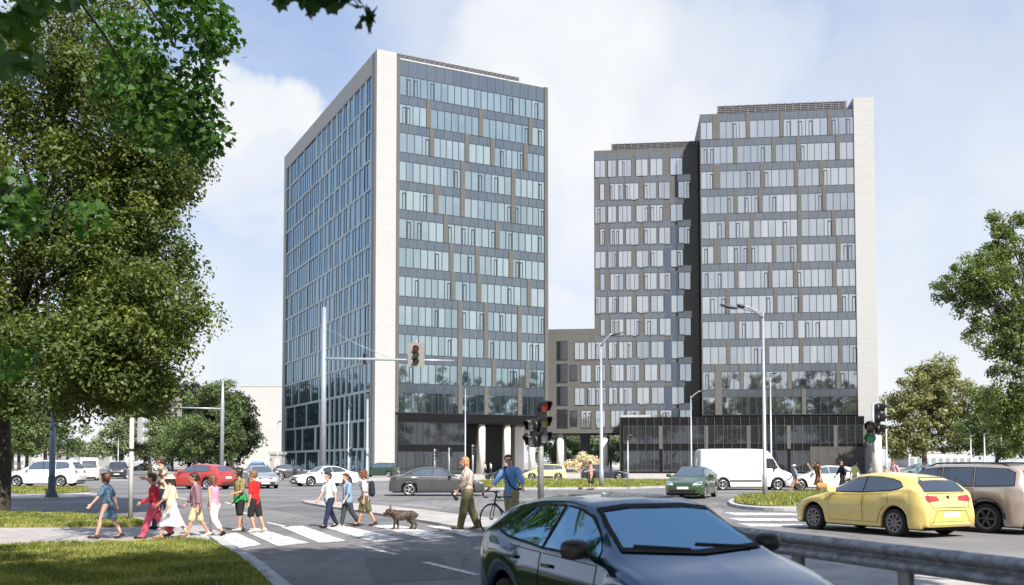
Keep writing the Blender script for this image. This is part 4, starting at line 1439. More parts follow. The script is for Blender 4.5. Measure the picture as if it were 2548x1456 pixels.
# --- central post with red light and pedestrian heads
p = G(1345, 1252)
Y = p.y
cp = thing('traffic_light', p, 0, 'traffic light showing red on a grey post behind the black car', 'traffic light', 'traffic lights on grey posts')
zt = at(1345, 1062, Y).z
b = MB(); b.tube([(0, 0, 0), (0, 0, zt)], [0.13, 0.115], 16); b.tube([(0, 0, zt - 0.1), (0.02, -0.05, zt + 0.6)], 0.05, 8); b.build('pole', M['mast_dark'], cp)
k = Y / F_PX
zc = at(0, 1050, Y).z
s_ = 0.58
signal_head(cp, 'signal_head', (0.12, -0.18, zc), R(-55), ['lens_red', 'lens_amber', 'lens_grey'], s_, visor=0.44)
signal_head(cp, 'pedestrian_signal', (-0.36, -0.12, at(0, 1078, Y).z), R(-140), ['lens_grey', 'lens_grey'], s_, visor=0.44)

# --- right post by the white end wall
p = G(2183, 1232)
Y = p.y
k = Y / F_PX
rp = thing('traffic_light', p, 0, 'traffic light with a green pedestrian lamp at the right white wall', 'traffic light', 'traffic lights on grey posts')
b = MB(); b.tube([(0, 0, 0), (0, 0, at(0, 1072, Y).z)], [0.26, 0.22], 16); b.build('pole', M['column'], rp)
b = MB(); b.tube([(-0.25, -0.2, at(0, 1125, Y).z), (-0.25, -0.2, at(0, 1005, Y).z)], 0.06, 8); b.build('bracket', M['mast'], rp)
signal_head(rp, 'signal_head', (0.12, -0.2, at(0, 1042, Y).z), R(-30), ['lens_grey', 'lens_grey', 'lens_grey'], 0.50, visor=0.5)
signal_head(rp, 'pedestrian_signal', (-0.42, -0.25, at(0, 1075, Y).z), R(-120), ['lens_dull', 'lens_green'], 0.56, visor=0.42)

# --- near left post with a box signal seen from behind
p = G(324, 1303)
Y = p.y
k = Y / F_PX
lp = thing('traffic_light', p, 0, 'grey signal post on the verge with its lamp case turned away', 'traffic light', 'traffic lights on grey posts')
b = MB(); b.tube([(0, 0, 0), (0, 0, at(0, 1040, Y).z)], [0.062, 0.058], 14); b.build('pole', M['concrete'], lp)
b = MB(); b.tube([(0, 0, at(0, 1122, Y).z), (0, 0, at(0, 1116, Y).z)], 0.075, 14); b.build('band', M['black'], lp)
signal_head(lp, 'signal_head', (0.26, 0.05, at(0, 1072, Y).z), R(75), ['lens_grey', 'lens_grey', 'lens_grey'], 0.24, case='sig_grey', vmat='sig_grey')
b = MB()
for z in (1052, 1092): b.tube([(0, 0, at(0, z, Y).z), (0.22, 0.02, at(0, z, Y).z)], 0.02, 8)
b.build('bracket', M['mast_dark'], lp)

# --- blue grey lamp column on the median
p = G(128, 1241)
Y = p.y
lc = thing('lamp_column', p, 0, 'blue grey steel column with a dark foot in front of the white car', 'lamp post')
b = MB(); b.tube([(0, 0, 0.9), (0, 0, 11.5)], [0.135, 0.10], 16); b.build('pole', mat('blue_grey_paint', (0.25, 0.33, 0.42), 0.35, 0.3, var=0.2, scale=4), lc)
b = MB(); b.tube([(0, 0, 0), (0, 0, 0.06), (0, 0, 0.4), (0, 0, 1.0)], [0.32, 0.30, 0.17, 0.15], 16); b.build('base', mat('dark_foot', (0.035, 0.05, 0.06), 0.5), lc)
b = MB(); b.tube([(0, 0, 11.4), (-0.5, -0.2, 12), (-1.7, -0.5, 12.2)], [0.06, 0.05, 0.04], 8); b.build('arm', M['mast'], lc)
b = MB(); b.ball((-2.0, -0.6, 12.2), 0.4, 0.14, 0.08); b.build('lamp_head', M['lamp_pale'], lc)

# --- distant signal mast over the side road
p = G(551, 1200)
Y = p.y
k = Y / F_PX
dm = thing('signal_mast', p, 0, 'distant pale mast reaching over the side road before the round tree', 'traffic light')
b = MB(); b.tube([(0, 0, 0), (0, 0, at(0, 1010, Y).z), (0, 0, at(0, 945, Y).z)], [0.17, 0.15, 0.07], 14); b.build('pole', M['mast'], dm)
za = at(0, 1017, Y).z
Lx = -(551 - 425) * k
b = MB(); b.tube([(0, 0, za), (Lx, -0.2, za + 0.1)], [0.07, 0.05], 8); b.build('arm', M['mast'], dm)
signal_head(dm, 'signal_head', (Lx + 0.15, -0.25, za + 0.1), R(-80), ['lens_grey', 'lens_grey', 'lens_grey'], 0.36, case='sig_grey', vmat='sig_grey')
b = MB(); b.box(Lx - 0.45, Lx + 0.85, -0.12, -0.09, za - 0.65, za + 0.95); b.build('backboard', M['backboard'], dm)


def small_signal(u, v, vt, label, yaw, w=0.07, facing='lens_grey'):
    p = G(u, v)
    t = thing('pedestrian_light', p, 0, label, 'traffic light', 'small pedestrian lights near the towers')
    z = at(0, vt, p.y).z
    b = MB(); b.tube([(0, 0, 0), (0, 0, z)], w, 10); b.build('pole', M['mast'], t)
    signal_head(t, 'signal_head', (0.18, -0.1, z - 0.45), yaw, [facing, facing, facing], 0.26)
    return t


small_signal(487, 1193, 1078, 'small signal post standing before the dark side road trees', R(-60))
small_signal(1081, 1197, 1117, 'slim signal post left of the brown one before the dark lobby', R(-100))
small_signal(1117, 1197, 1114, 'brownish signal post in front of the dark lobby glass', R(-60))
small_signal(1176, 1196, 1107, 'signal post right of the lobby, nearest the colonnade', R(-150), 0.09)
small_signal(868, 1194, 1114, 'signal post before the shaded side of the near tower', R(-120), 0.09)


def lamp(u, v, vt, label, heads, r0=0.1, r1=0.06, mt='mast', name='street_lamp'):
    p = G(u, v)
    Y = p.y
    k = Y / F_PX
    t = thing(name, p, 0, label, 'street lamp', 'street lamps along the road')
    zt = at(0, vt, Y).z
    b = MB(); b.tube([(0, 0, 0), (0, 0, 1.1), (0, 0, 1.15), (0, 0, zt)], [r0 * 1.05, r0 * 1.0, r0 * 0.8, r1 * 0.75], 14); b.build('pole', M[mt], t)
    for du, dv, L_ in heads:
        x, z = du * k, zt - dv * k
        b = MB(); b.tube([(0, 0, zt - 0.25), (x * 0.3, -0.05, zt + (z - zt) * 0.15), (x * 0.8, -0.15, zt + (z - zt) * 0.8), (x, -0.2, z)], [r1, r1 * 0.8, r1 * 0.7, r1 * 0.6], 8)
        b.build('arm', M[mt], t)
        sgn = 1 if x > 0 else -1
        b = MB()
        b.ball((0, 0, 0), L_, 0.14, 0.075, 14, 8)
        h = b.build('lamp_head', M['lamp_head'], t)
        h.location = (x + sgn * L_ * 0.7, -0.2, z + 0.0); h.rotation_euler = (0, R(-14) * sgn, 0)
    return t


lamp(1903, 1243, 777, 'tall double lamp post beside the white van, arm reaching left', [(-72, -12, 0.42), (-50, -14, 0.2)], 0.11, 0.065)
lamp(1496, 1214, 852, 'lamp post in front of the bridge with its head turned right', [(26, -20, 0.45)], 0.15, 0.08)
lamp(1720, 1200, 985, 'shorter lamp post before the dark tower flank', [(22, -12, 0.4)], 0.09, 0.06)
lamp(1157, 1198, 958, 'thin plain lamp post before the near tower front', [(3, -1, 0.2)], 0.08, 0.05)
lamp(1919, 1206, 930, 'thin lamp post just right of the tall double lamp', [(5, -1, 0.2)], 0.10, 0.06)
lamp(913, 1196, 985, 'pale thick post in front of the white tower corner', [(2, -1, 0.2)], 0.16, 0.12)
lamp(866, 1196, 1010, 'thin pale post before the shaded tower side', [(2, -1, 0.2)], 0.08, 0.06)
lamp(1562, 1208, 1085, 'short thin post at the left end of the black podium', [(1, -1, 0.15)], 0.07, 0.05)
for u, vt, lb in ((2206, 990, 'slim pole just right of the white end wall'), (2416, 1085, 'leftmost of three pale poles under the right trees'), (2450, 1080, 'middle of three pale poles under the right trees'), (2492, 1082, 'rightmost of three pale poles under the right trees')):
    lamp(u, 1184, vt, lb, [(3, -1, 0.2)], 0.14, 0.1)
for u, vt, lb in ((293, 1085, 'thin pole in front of the pale side road tree'), (690, 1050, 'thin pole at the left edge of the near tower')):
    lamp(u, 1185, vt, lb, [(3, -1, 0.2)], 0.07, 0.05)

# --- guard rail
pa, pb = at(1800, 1302.5, 14.2), at(2560, 1385, 9.25)
pa.z = pb.z = 0
dv = (pb - pa).normalized()
pb = pb + dv * 4.0
pa = pa - dv * 2.6
gr = thing('guard_rail', pa, math.atan2(dv.y, dv.x), 'galvanised steel guard rail on posts between the yellow and black cars', 'guard rail')
Lr = (pb - pa).length
prof = [(0.00, 0.80), (-0.03, 0.795), (-0.075, 0.755), (-0.085, 0.72), (-0.06, 0.675), (-0.015, 0.645), (0.0, 0.625), (-0.015, 0.605), (-0.06, 0.575), (-0.085, 0.53), (-0.075, 0.495), (-0.03, 0.455), (0.0, 0.45)]
prof = [(y * 1.35, 0.735 + (z - 0.80) * 0.86) for y, z in prof]
b = MB()
seg = 24
nP = len(prof)
b.add([(Lr * i / seg, y, z) for i in range(seg + 1) for y, z in prof], [(i * nP + j, (i + 1) * nP + j, (i + 1) * nP + j + 1, i * nP + j + 1) for i in range(seg) for j in range(nP - 1)], 0, True)
o = b.build('beam', M['steel'], gr)
md = o.modifiers.new('thick', 'SOLIDIFY'); md.thickness = 0.008
rail_y = None
for x in [0.22 + 1.95 * i for i in range(int(Lr / 1.95) + 1)]:
    b = MB()
    b.box(x - 0.06, x + 0.06, 0.10, 0.108, -0.1, 0.70)
    b.box(x - 0.06, x + 0.06, 0.222, 0.23, -0.1, 0.70)
    b.box(x - 0.004, x + 0.004, 0.108, 0.222, -0.1, 0.70)
    b.box(x - 0.045, x + 0.045, 0.008, 0.10, 0.46, 0.68)
    b.build('post', M['steel_dull'], gr)
# ------------------------------------------------------------------ cars
def pchip(pts):
    xs = [p[0] for p in pts]; ys = [p[1] for p in pts]
    n = len(xs)
    h = [xs[i + 1] - xs[i] for i in range(n - 1)]
    d = [(ys[i + 1] - ys[i]) / h[i] for i in range(n - 1)]
    m = [d[0]] + [0.0] * (n - 2) + [d[-1]]
    for i in range(1, n - 1):
        if d[i - 1] * d[i] > 0:
            w1, w2 = 2 * h[i] + h[i - 1], h[i] + 2 * h[i - 1]
            m[i] = (w1 + w2) / (w1 / d[i - 1] + w2 / d[i])

    def f(x):
        x = min(max(x, xs[0]), xs[-1])
        i = 0
        while i < n - 2 and x > xs[i + 1]: i += 1
        t = (x - xs[i]) / h[i]
        t2, t3 = t * t, t * t * t
        return ys[i] * (2 * t3 - 3 * t2 + 1) + h[i] * m[i] * (t3 - 2 * t2 + t) + ys[i + 1] * (-2 * t3 + 3 * t2) + h[i] * m[i + 1] * (t3 - t2)
    return f


# x runs 0 (nose) .. 1 (tail); heights in metres
TYPES = {
    'hatch': dict(L=4.25, W=1.78, rw=0.33, wb=(0.195, 0.80), whl=0.315,
                  top=[(0, .62), (.02, .70), (.07, .77), (.16, .86), (.255, .955), (.29, 1.0), (.36, 1.17), (.44, 1.35), (.50, 1.43), (.58, 1.465), (.70, 1.45), (.82, 1.40), (.885, 1.33), (.93, 1.17), (.968, .99), (.985, .82), (1, .66)],
                  belt=[(0, .60), (.28, .93), (.5, .955), (.75, 1.0), (.9, 1.06), (1, .98)],
                  ws=[(.64, 1.02), (.50, 1.375), (.30, 1.40)], rear=[(.58, 1.05), (.50, 1.30), (.3, 1.315)],
                  side=[[(.335, .99), (.345, 1.04), (.45, 1.28), (.50, 1.335), (.555, 1.355), (.575, 1.0)], [(.59, 1.0), (.575, 1.355), (.66, 1.35), (.74, 1.315), (.80, 1.25), (.845, 1.13), (.83, 1.09), (.78, 1.05)]],
                  doors=[(.33, .58), (.59, .765)]),
    'mpv': dict(L=4.4, W=1.79, rw=0.30, wb=(0.19, 0.80), whl=0.32,
                top=[(0, .62), (.02, .74), (.08, .85), (.18, .97), (.235, 1.04), (.30, 1.22), (.40, 1.52), (.47, 1.62), (.6, 1.65), (.8, 1.62), (.90, 1.56), (.945, 1.40), (.98, 1.05), (1, .68)],
                belt=[(0, .62), (.25, 1.0), (.5, 1.02), (.9, 1.06), (1, 1.0)],
                ws=[(.66, 1.13), (.55, 1.53), (.3, 1.555)], rear=[(.62, 1.10), (.56, 1.47), (.3, 1.49)],
                side=[[(.30, 1.06), (.40, 1.42), (.455, 1.52), (.535, 1.54), (.55, 1.07)], [(.56, 1.07), (.545, 1.54), (.70, 1.53), (.72, 1.08)], [(.735, 1.08), (.715, 1.53), (.86, 1.48), (.90, 1.36), (.905, 1.14)]],
                doors=[(.31, .555), (.565, .73)]),
    'sedan': dict(L=4.7, W=1.82, rw=0.32, wb=(0.19, 0.79), whl=0.325,
                  top=[(0, .58), (.02, .68), (.08, .77), (.2, .88), (.28, .95), (.33, 1.08), (.41, 1.32), (.47, 1.41), (.56, 1.44), (.66, 1.41), (.74, 1.30), (.83, 1.11), (.88, 1.04), (.95, 1.0), (.985, .93), (1, .68)],
                  belt=[(0, .58), (.28, .92), (.5, .94), (.8, .98), (1, .92)],
                  ws=[(.65, 1.01), (.52, 1.34), (.3, 1.365)], rear=[(.58, 1.09), (.50, 1.31), (.3, 1.33)],
                  side=[[(.345, .97), (.43, 1.24), (.47, 1.31), (.535, 1.335), (.55, .985)], [(.565, .985), (.55, 1.335), (.64, 1.32), (.70, 1.26), (.775, 1.10), (.76, 1.02)]],
                  doors=[(.33, .555), (.565, .76)]),
    'suv': dict(L=4.85, W=1.93, rw=0.26, wb=(0.19, 0.79), whl=0.385,
                top=[(0, .80), (.02, .95), (.07, 1.06), (.2, 1.13), (.26, 1.19), (.30, 1.32), (.36, 1.60), (.41, 1.74), (.5, 1.80), (.7, 1.81), (.9, 1.77), (.945, 1.66), (.975, 1.28), (.99, 1.0), (1, .75)],
                belt=[(0, .80), (.27, 1.14), (.5, 1.16), (.9, 1.19), (1, 1.1)],
                ws=[(.70, 1.27), (.60, 1.66), (.3, 1.69)], rear=[(.66, 1.22), (.60, 1.62), (.3, 1.65)],
                side=[[(.325, 1.20), (.365, 1.50), (.40, 1.63), (.515, 1.69), (.53, 1.21)], [(.545, 1.21), (.53, 1.69), (.70, 1.69), (.715, 1.22)], [(.73, 1.22), (.715, 1.69), (.88, 1.66), (.925, 1.56), (.935, 1.25)]],
                doors=[(.32, .535), (.545, .725)]),
    'van': dict(L=5.6, W=1.99, rw=0.12, wb=(0.185, 0.765), whl=0.34,
                top=[(0, .80), (.015, .95), (.06, 1.08), (.12, 1.19), (.15, 1.28), (.215, 1.85), (.26, 2.22), (.30, 2.38), (.36, 2.44), (.6, 2.46), (.95, 2.44), (.985, 2.36), (.995, 1.6), (1, .6)],
                belt=[(0, .8), (.14, 1.18), (.4, 1.25), (1, 1.25)],
                ws=[(.76, 1.34), (.68, 2.05), (.4, 2.10)], rear=[(.68, 1.35), (.66, 2.0), (.3, 2.02)],
                side=[[(.175, 1.30), (.235, 1.84), (.305, 1.86), (.325, 1.30)]],
                doors=[(.185, .345)]),
}


def body_fn(T):
    L_, W = T['L'], T['W']
    top, belt = pchip(T['top']), pchip(T['belt'])
    arch_r = T['whl'] + 0.075
    nose, tail = T.get('nose', 0.13), T.get('tailr', 0.09)

    def section(xn):
        zt = top(xn)
        zb = min(belt(xn), zt - 0.035)
        hw = W / 2
        if xn < nose: hw *= 0.74 + 0.26 * math.sin(math.pi / 2 * (xn / nose)) ** 0.8
        if xn > 1 - tail: hw *= 0.84 + 0.16 * math.sin(math.pi / 2 * ((1 - xn) / tail)) ** 0.8
        sill = 0.20 + (0.05 if xn < 0.04 else 0) + (0.05 if xn > 0.97 else 0)
        x = xn * L_
        zs = sill
        for wx in T['wb']:
            dx = x - wx * L_
            if abs(dx) < arch_r: zs = max(zs, T['whl'] + math.sqrt(arch_r ** 2 - dx * dx))
        g = min(1.0, max(0.0, (zt - zb - 0.03) / 0.32))
        g = g * g * (3 - 2 * g)
        crown = 0.035 + 0.025 * g
        wb_ = hw * 0.955
        yr = wb_ * 0.90 * (1 - g) + (hw - T['rw'] * (0.75 + 0.25 * min(1, (zt - zb) / 0.4))) * g
        ze = max(zt - crown, zb + 0.004)
        span = zb - zs
        flare = 0.018 * max(0, 1 - min(abs(x - wx * L_) for wx in T['wb']) / 0.55)
        P = [(0, zt), (yr * 0.55, zt - crown * 0.18), (yr * 0.9, zt - crown * 0.6), (yr, ze),
             (yr + (wb_ - yr) * 0.12, ze - (ze - zb) * 0.14), (wb_ - 0.012, zb + min(0.03, (ze - zb) * .3)), (wb_ + 0.004, zb - 0.02 * min(1, span / .3)),
             (hw + flare * .5, zb - span * 0.25), (hw + flare, zb - span * 0.55), (hw - 0.012 + flare, zb - span * 0.86), (hw - 0.03 + flare, zs), (hw - 0.09, zs - 0.004)]
        for _ in range(2):
            Q = [P[0]]
            for a, b in zip(P, P[1:]):
                Q.append((a[0] * .75 + b[0] * .25, a[1] * .75 + b[1] * .25))
                Q.append((a[0] * .25 + b[0] * .75, a[1] * .25 + b[1] * .75))
            Q.append(P[-1])
            P = Q
        return P
    return section


def in_poly(poly, x, y):
    c = False
    j = len(poly) - 1
    for i in range(len(poly)):
        if (poly[i][1] > y) != (poly[j][1] > y) and x < (poly[j][0] - poly[i][0]) * (y - poly[i][1]) / (poly[j][1] - poly[i][1]) + poly[i][0]: c = not c
        j = i
    return c


def shrink(poly, d):
    """move every side of an outline inwards by d"""
    n = len(poly)
    P = [Vector((p[0], p[1])) for p in poly]
    area = sum(P[i].x * P[(i + 1) % n].y - P[(i + 1) % n].x * P[i].y for i in range(n))
    sg = 1 if area > 0 else -1
    out = []
    for i in range(n):
        a, b, c = P[i - 1], P[i], P[(i + 1) % n]
        u, v = (b - a).normalized(), (c - b).normalized()
        n1, n2 = Vector((-u.y, u.x)) * sg, Vector((-v.y, v.x)) * sg
        k = (n1 + n2)
        k = k / max(0.35, 1 + n1.dot(n2))
        out.append(tuple(b + k * d))
    return out


def poly_patch(bvh, poly, view, eps, step, Lx, hole=None):
    """sheet lying on the body: 2-D outline projected along the view axis"""
    pts = [Vector((p[0], p[1])) for p in poly]
    n = len(pts)
    dense = []
    for i in range(n):
        a, b = pts[i], pts[(i + 1) % n]
        k = max(1, int((b - a).length / step))
        for j in range(k): dense.append(a.lerp(b, j / k))
    xs = [p.x for p in dense]; ys = [p.y for p in dense]

    def inn(x, y):
        c = False
        j = len(dense) - 1
        for i in range(len(dense)):
            if (dense[i].y > y) != (dense[j].y > y) and x < (dense[j].x - dense[i].x) * (y - dense[i].y) / (dense[j].y - dense[i].y) + dense[i].x: c = not c
            j = i
        return c
    vs = list(dense)
    nx = int((max(xs) - min(xs)) / step); ny = int((max(ys) - min(ys)) / step)
    for i in range(1, nx):
        for j in range(1, ny):
            x, y = min(xs) + i * step, min(ys) + j * step
            if inn(x, y): vs.append(Vector((x, y)))
    m = len(dense)
    ed = [(i, (i + 1) % m) for i in range(m)]
    if hole:
        hp = []
        hpts = [Vector((p[0], p[1])) for p in hole]
        for i in range(len(hpts)):
            a, b = hpts[i], hpts[(i + 1) % len(hpts)]
            k = max(1, int((b - a).length / step))
            for j in range(k): hp.append(a.lerp(b, j / k))
        vs = list(dense) + hp
        ed += [(m + i, m + (i + 1) % len(hp)) for i in range(len(hp))]
        v2, _, f2, _, _, _ = geometry.delaunay_2d_cdt(vs, ed, [list(range(m))], 1, 1e-5)
        f2 = [f for f in f2 if not in_poly(hole, sum(v2[i].x for i in f) / len(f), sum(v2[i].y for i in f) / len(f))]
    else:
        v2, _, f2, _, _, _ = geometry.delaunay_2d_cdt(vs, ed, [list(range(m))], 1, 1e-5)
    out, ok = [], []
    for p in v2:
        if view in ('L', 'R'):
            sgn = 1 if view == 'L' else -1
            o, d = Vector((p.x, 3 * sgn, p.y)), Vector((0, -sgn, 0))
        elif view == 'F': o, d = Vector((5, p.x, p.y)), Vector((-1, 0, 0))
        elif view == 'B': o, d = Vector((-5, p.x, p.y)), Vector((1, 0, 0))
        else: o, d = Vector((p.x, p.y, 4)), Vector((0, 0, -1))
        h, nn, _, dist = bvh.ray_cast(o, d)
        if h is None:
            out.append(Vector((0, 0, 0))); ok.append(False)
        else:
            if nn.dot(d) > 0: nn = -nn
            out.append(h + nn * eps); ok.append(True)
    mb = MB()
    faces = [f for f in f2 if all(ok[i] for i in f)]
    used = sorted({i for f in faces for i in f})
    ix = {i: k for k, i in enumerate(used)}
    fs = []
    for f in faces:
        q = [ix[i] for i in f]
        a, b, c = [out[i] for i in f[:3]]
        nn = (b - a).cross(c - a)
        ref = {'L': Vector((0, 1, 0)), 'R': Vector((0, -1, 0)), 'F': Vector((1, 0, 0)), 'B': Vector((-1, 0, 0)), 'T': Vector((0, 0, 1))}[view]
        fs.append(q if nn.dot(ref) > 0 else q[::-1])
    mb.add([out[i] for i in used], fs, 0, True)
    return mb


M['carglass'] = glassmat('car_glass', (0.012, 0.014, 0.016), (0.03, 0.034, 0.038), 0.13, 0.01, (0.85, 0.93, 1.0))
M['glass_tint'] = glassmat('tinted_car_glass', (0.03, 0.035, 0.04), (0.05, 0.06, 0.07), 0.28, 0.01, (0.85, 0.93, 1.0))
M['glass_clear'] = glassmat('clear_car_glass', (0.02, 0.025, 0.03), (0.03, 0.04, 0.05), 0.46, 0.008, (0.44, 0.74, 0.98))  # blue mirror colour paints the sky's reflected blue into the panes
_nt = M['glass_clear'].node_tree
_tr = _nt.nodes.new('ShaderNodeBsdfTransparent'); _tr.inputs['Color'].default_value = (0.72, 0.80, 0.78, 1)
_nt.links.new(_tr.outputs[0], [n for n in _nt.nodes if n.type == 'MIX_SHADER'][0].inputs[1])
M['gap'] = mat('panel_gap', (0.01, 0.01, 0.01), 0.8)
M['headlamp'] = mat('headlamp', (0.55, 0.57, 0.6), 0.12, 0.4, coat=1.0)
M['taillamp'] = mat('tail_lamp', (0.33, 0.025, 0.03), 0.15, coat=1.0)
M['grille'] = mat('grille_black', (0.01, 0.01, 0.011), 0.35)
M['cladding'] = mat('grey_cladding', (0.035, 0.035, 0.036), 0.6)
M['plate'] = mat('number_plate', (0.65, 0.65, 0.62), 0.4)
PROTO = {}


def wheel_meshes(r, w, rim_m, spokes=5):
    key = ('wheel', r, rim_m, spokes)
    if key in PROTO: return PROTO[key]
    t = MB()
    pr = [(-0.36 * r, -w * .46), (-0.10 * r, -w * .5), (-0.03 * r, -w * .44), (0, -w * .3), (0, w * .3), (-0.03 * r, w * .44), (-0.10 * r, w * .5), (-0.36 * r, w * .46)]
    t.torus((0, 0, 0), (0, 1, 0), r, 0, 36, 8, 0, pr)
    rim = MB()
    rr = r * 0.66
    rim.torus((0, 0, 0), (0, 1, 0), rr, 0, 36, 6, 0, [(0.0, -w * .48), (0.035 * r * 3, -w * .47), (0.03, w * .47), (0, w * .48), (-0.03, w * .42), (-0.03, -w * .42)])
    rim.tube([(0, w * .20, 0), (0, w * .42, 0)], [0.2 * r, 0.17 * r], 16)
    for k in range(spokes):
        a = 2 * math.pi * k / spokes
        d = Vector((math.cos(a), 0, math.sin(a)))
        wd = 0.62 * rr / spokes * 1.5
        rim.bar(d * 0.1 * r + Vector((0, w * .36, 0)), d * (rr - 0.005) + Vector((0, w * .44, 0)), 0.05, wd, 0, Vector((0, 1, 0)))
    disc = MB()
    disc.tube([(0, -w * .1, 0), (0, w * .1, 0)], rr * 0.98, 28)
    PROTO[key] = (t.mesh('tyre'), rim.mesh('rim'), disc.mesh('brake_disc'))
    t, r_, d_ = PROTO[key]
    t.materials.append(M['rubber']); r_.materials.append(M[rim_m]); d_.materials.append(M['cladding'])
    return PROTO[key]


def car(typ, name, label, cat, loc, yaw, color, scale=1.0, sx=1.0, rim='rim', spokes=5, glass='carglass', group=None, far=False, over=None, rear_plate=True, clad=False, lamps=None, windowless=False, pitch_fix=None, sz=1.0, roof_rail=False, grille=None, wiper=False, cabin=False):
    T = dict(TYPES[typ])
    if over: T.update(over)
    root = thing(name, loc, yaw, label, cat, group)
    root.scale = (scale * sx, scale, scale * sz)
    L_, W = T['L'], T['W']
    sec = body_fn(T)
    X = lambda xn: L_ / 2 - xn * L_
    nst = 56 if far else 120
    b = MB()
    cols = []
    for i in range(nst + 1):
        xn = i / nst
        # crowd stations at both ends
        xn = xn - 0.012 * math.sin(4 * math.pi * xn) - 0.012 * math.sin(2 * math.pi * xn)
        P = sec(xn)
        half = [Vector((X(xn), y, z)) for y, z in P]
        cols.append([Vector((v.x, -v.y, v.z)) for v in half[::-1]] + half[1:])
    b.rings(cols, 0, True, True, True, close=False)
    me_b = b
    body = b.build('body', color, root)
    bm = bmesh.new(); bm.from_mesh(body.data)
    bvh = BVHTree.FromBMesh(bm)
    bm.free()
    st = 0.12 if far else 0.06

    def patch(nm, poly, view, eps, m, parent=root):
        mb = poly_patch(bvh, poly, view, eps, st, L_)
        if not mb.f: return None
        o = mb.build(nm, m, parent, fix=False)
        if 'glass' in m.name: set_tint(o.data, [0.5] * len(o.data.polygons))
        return o

    def mirror(p): return [(-y, z) for y, z in p][::-1]
    gm = M[glass]
    # underbody and wheel wells
    u = MB()
    u.box(X(.955), X(.03), -W / 2 + .24, W / 2 - .24, .16, .62)
    u.box(X(.97), X(.04), -W / 2 + .12, W / 2 - .12, .19, .30)
    u.build('underbody', M['dark'], root)
    # wheels
    ty, rm, dm = wheel_meshes(T['whl'], 0.215, rim, spokes)
    for wx in T['wb']:
        for sg in (1, -1):
            w = bpy.data.objects.new('wheel', ty); C.objects.link(w); w.parent = root
            w.location = (X(wx), sg * (W / 2 - 0.125), T['whl'])
            w.rotation_euler = (0, 0, 0 if sg > 0 else math.pi)
            for nm, me in (('rim', rm), ('brake_disc', dm)):
                r_ = bpy.data.objects.new(nm, me); C.objects.link(r_); r_.parent = w
    # glass
    cut_side, cut_f, cut_b = [], None, None
    ws = T['ws']
    pl = [(-ws[0][0], ws[0][1]), (ws[0][0], ws[0][1]), (ws[1][0], ws[1][1]), (ws[2][0], ws[2][1]), (-ws[2][0], ws[2][1]), (-ws[1][0], ws[1][1])]
    pl.insert(1, (0, ws[0][1] - 0.03))
    wsg = patch('windscreen', pl, 'F', 0.008, gm)
    cut_f = pl
    if not windowless:
        rr = T['rear']
        rp = [(-rr[0][0], rr[0][1]), (rr[0][0], rr[0][1]), (rr[1][0], rr[1][1]), (rr[2][0], rr[2][1]), (-rr[2][0], rr[2][1]), (-rr[1][0], rr[1][1])]
        rw = patch('rear_window', rp, 'B', 0.008, gm)
        cut_b = rp
    for q in T['side']:
        poly = [(X(x), z) for x, z in q]
        cx_ = sum(p[0] for p in poly) / len(poly); cz_ = sum(p[1] for p in poly) / len(poly)
        big = [(cx_ + (x - cx_) * 1.0 + (0.022 if x > cx_ else -0.022), z + (0.02 if z > cz_ else -0.02)) for x, z in poly]
        for v in ('L', 'R'):
            wo = patch('window', poly, v, 0.010, gm)
            if wo is not None and not far and not cabin: patch('frame', big, v, 0.005, M['gap'], wo)
            if cabin and wo is not None:
                poly_patch(bvh, big, v, 0.006, 0.03, L_, shrink(poly, 0.03)).build('frame', M['gap'], wo, fix=False)
        cut_side.append(poly)
    if cabin:                                            # open the shell behind the panes and furnish the inside
        poly_patch(bvh, shrink(cut_f, -0.012), 'F', 0.012, 0.03, L_, shrink(cut_f, 0.018)).build('frame', M['gap'], wsg, fix=False)
        if cut_b: poly_patch(bvh, shrink(cut_b, -0.012), 'B', 0.012, 0.03, L_, shrink(cut_b, 0.018)).build('frame', M['gap'], rw, fix=False)
        bm = bmesh.new(); bm.from_mesh(body.data)
        kill = []
        fs_, ff_, fb_ = [shrink(p, 0.008) for p in cut_side], shrink(cut_f, 0.012), shrink(cut_b, 0.012)
        for f in bm.faces:
            c = f.calc_center_median()
            if abs(c.y) > 0.42 and abs(f.normal.y) > 0.45 and any(in_poly(p, c.x, c.z) for p in fs_): kill.append(f)
            elif c.x > X(.52) and abs(f.normal.x) > 0.06 and in_poly(ff_, c.y, c.z): kill.append(f)
            elif c.x < X(.80) and abs(f.normal.x) > 0.25 and in_poly(fb_, c.y, c.z): kill.append(f)
        bmesh.ops.delete(bm, geom=kill, context='FACES')
        bm.to_mesh(body.data); bm.free()
        trim = mat('cabin_trim', (0.03, 0.031, 0.033), 0.7)
        seatm = mat('seat_cloth', (0.055, 0.055, 0.06), 0.9, var=0.2, scale=30)
        q = MB()
        q.box(X(.92), X(.24), -.66, .66, .28, .34)
        q.build('cabin_floor', trim, root)
        q = MB()
        q.capsule((X(.315), -.56, .90), (X(.315), .56, .90), .11, .11, 1.0, 0.9, Vector((1, 0, 0)))
        q.box(X(.315), X(.262), -.58, .58, .90, .972)
        q.capsule((X(.335), .37, .96), (X(.30), .37, .965), .075, .09, 1.5, 0.6)
        q.build('dashboard', trim, root)
        q = MB()
        q.torus((X(.362), .37, .93), (0.86, 0, -0.5), .175, .016, 32, 8)
        q.bar((X(.362), .20, .93), (X(.362), .54, .93), .03, .02); q.bar((X(.362), .37, .93), (X(.335), .37, .90), .05, .05)
        q.build('steering_wheel', M['black'], root)
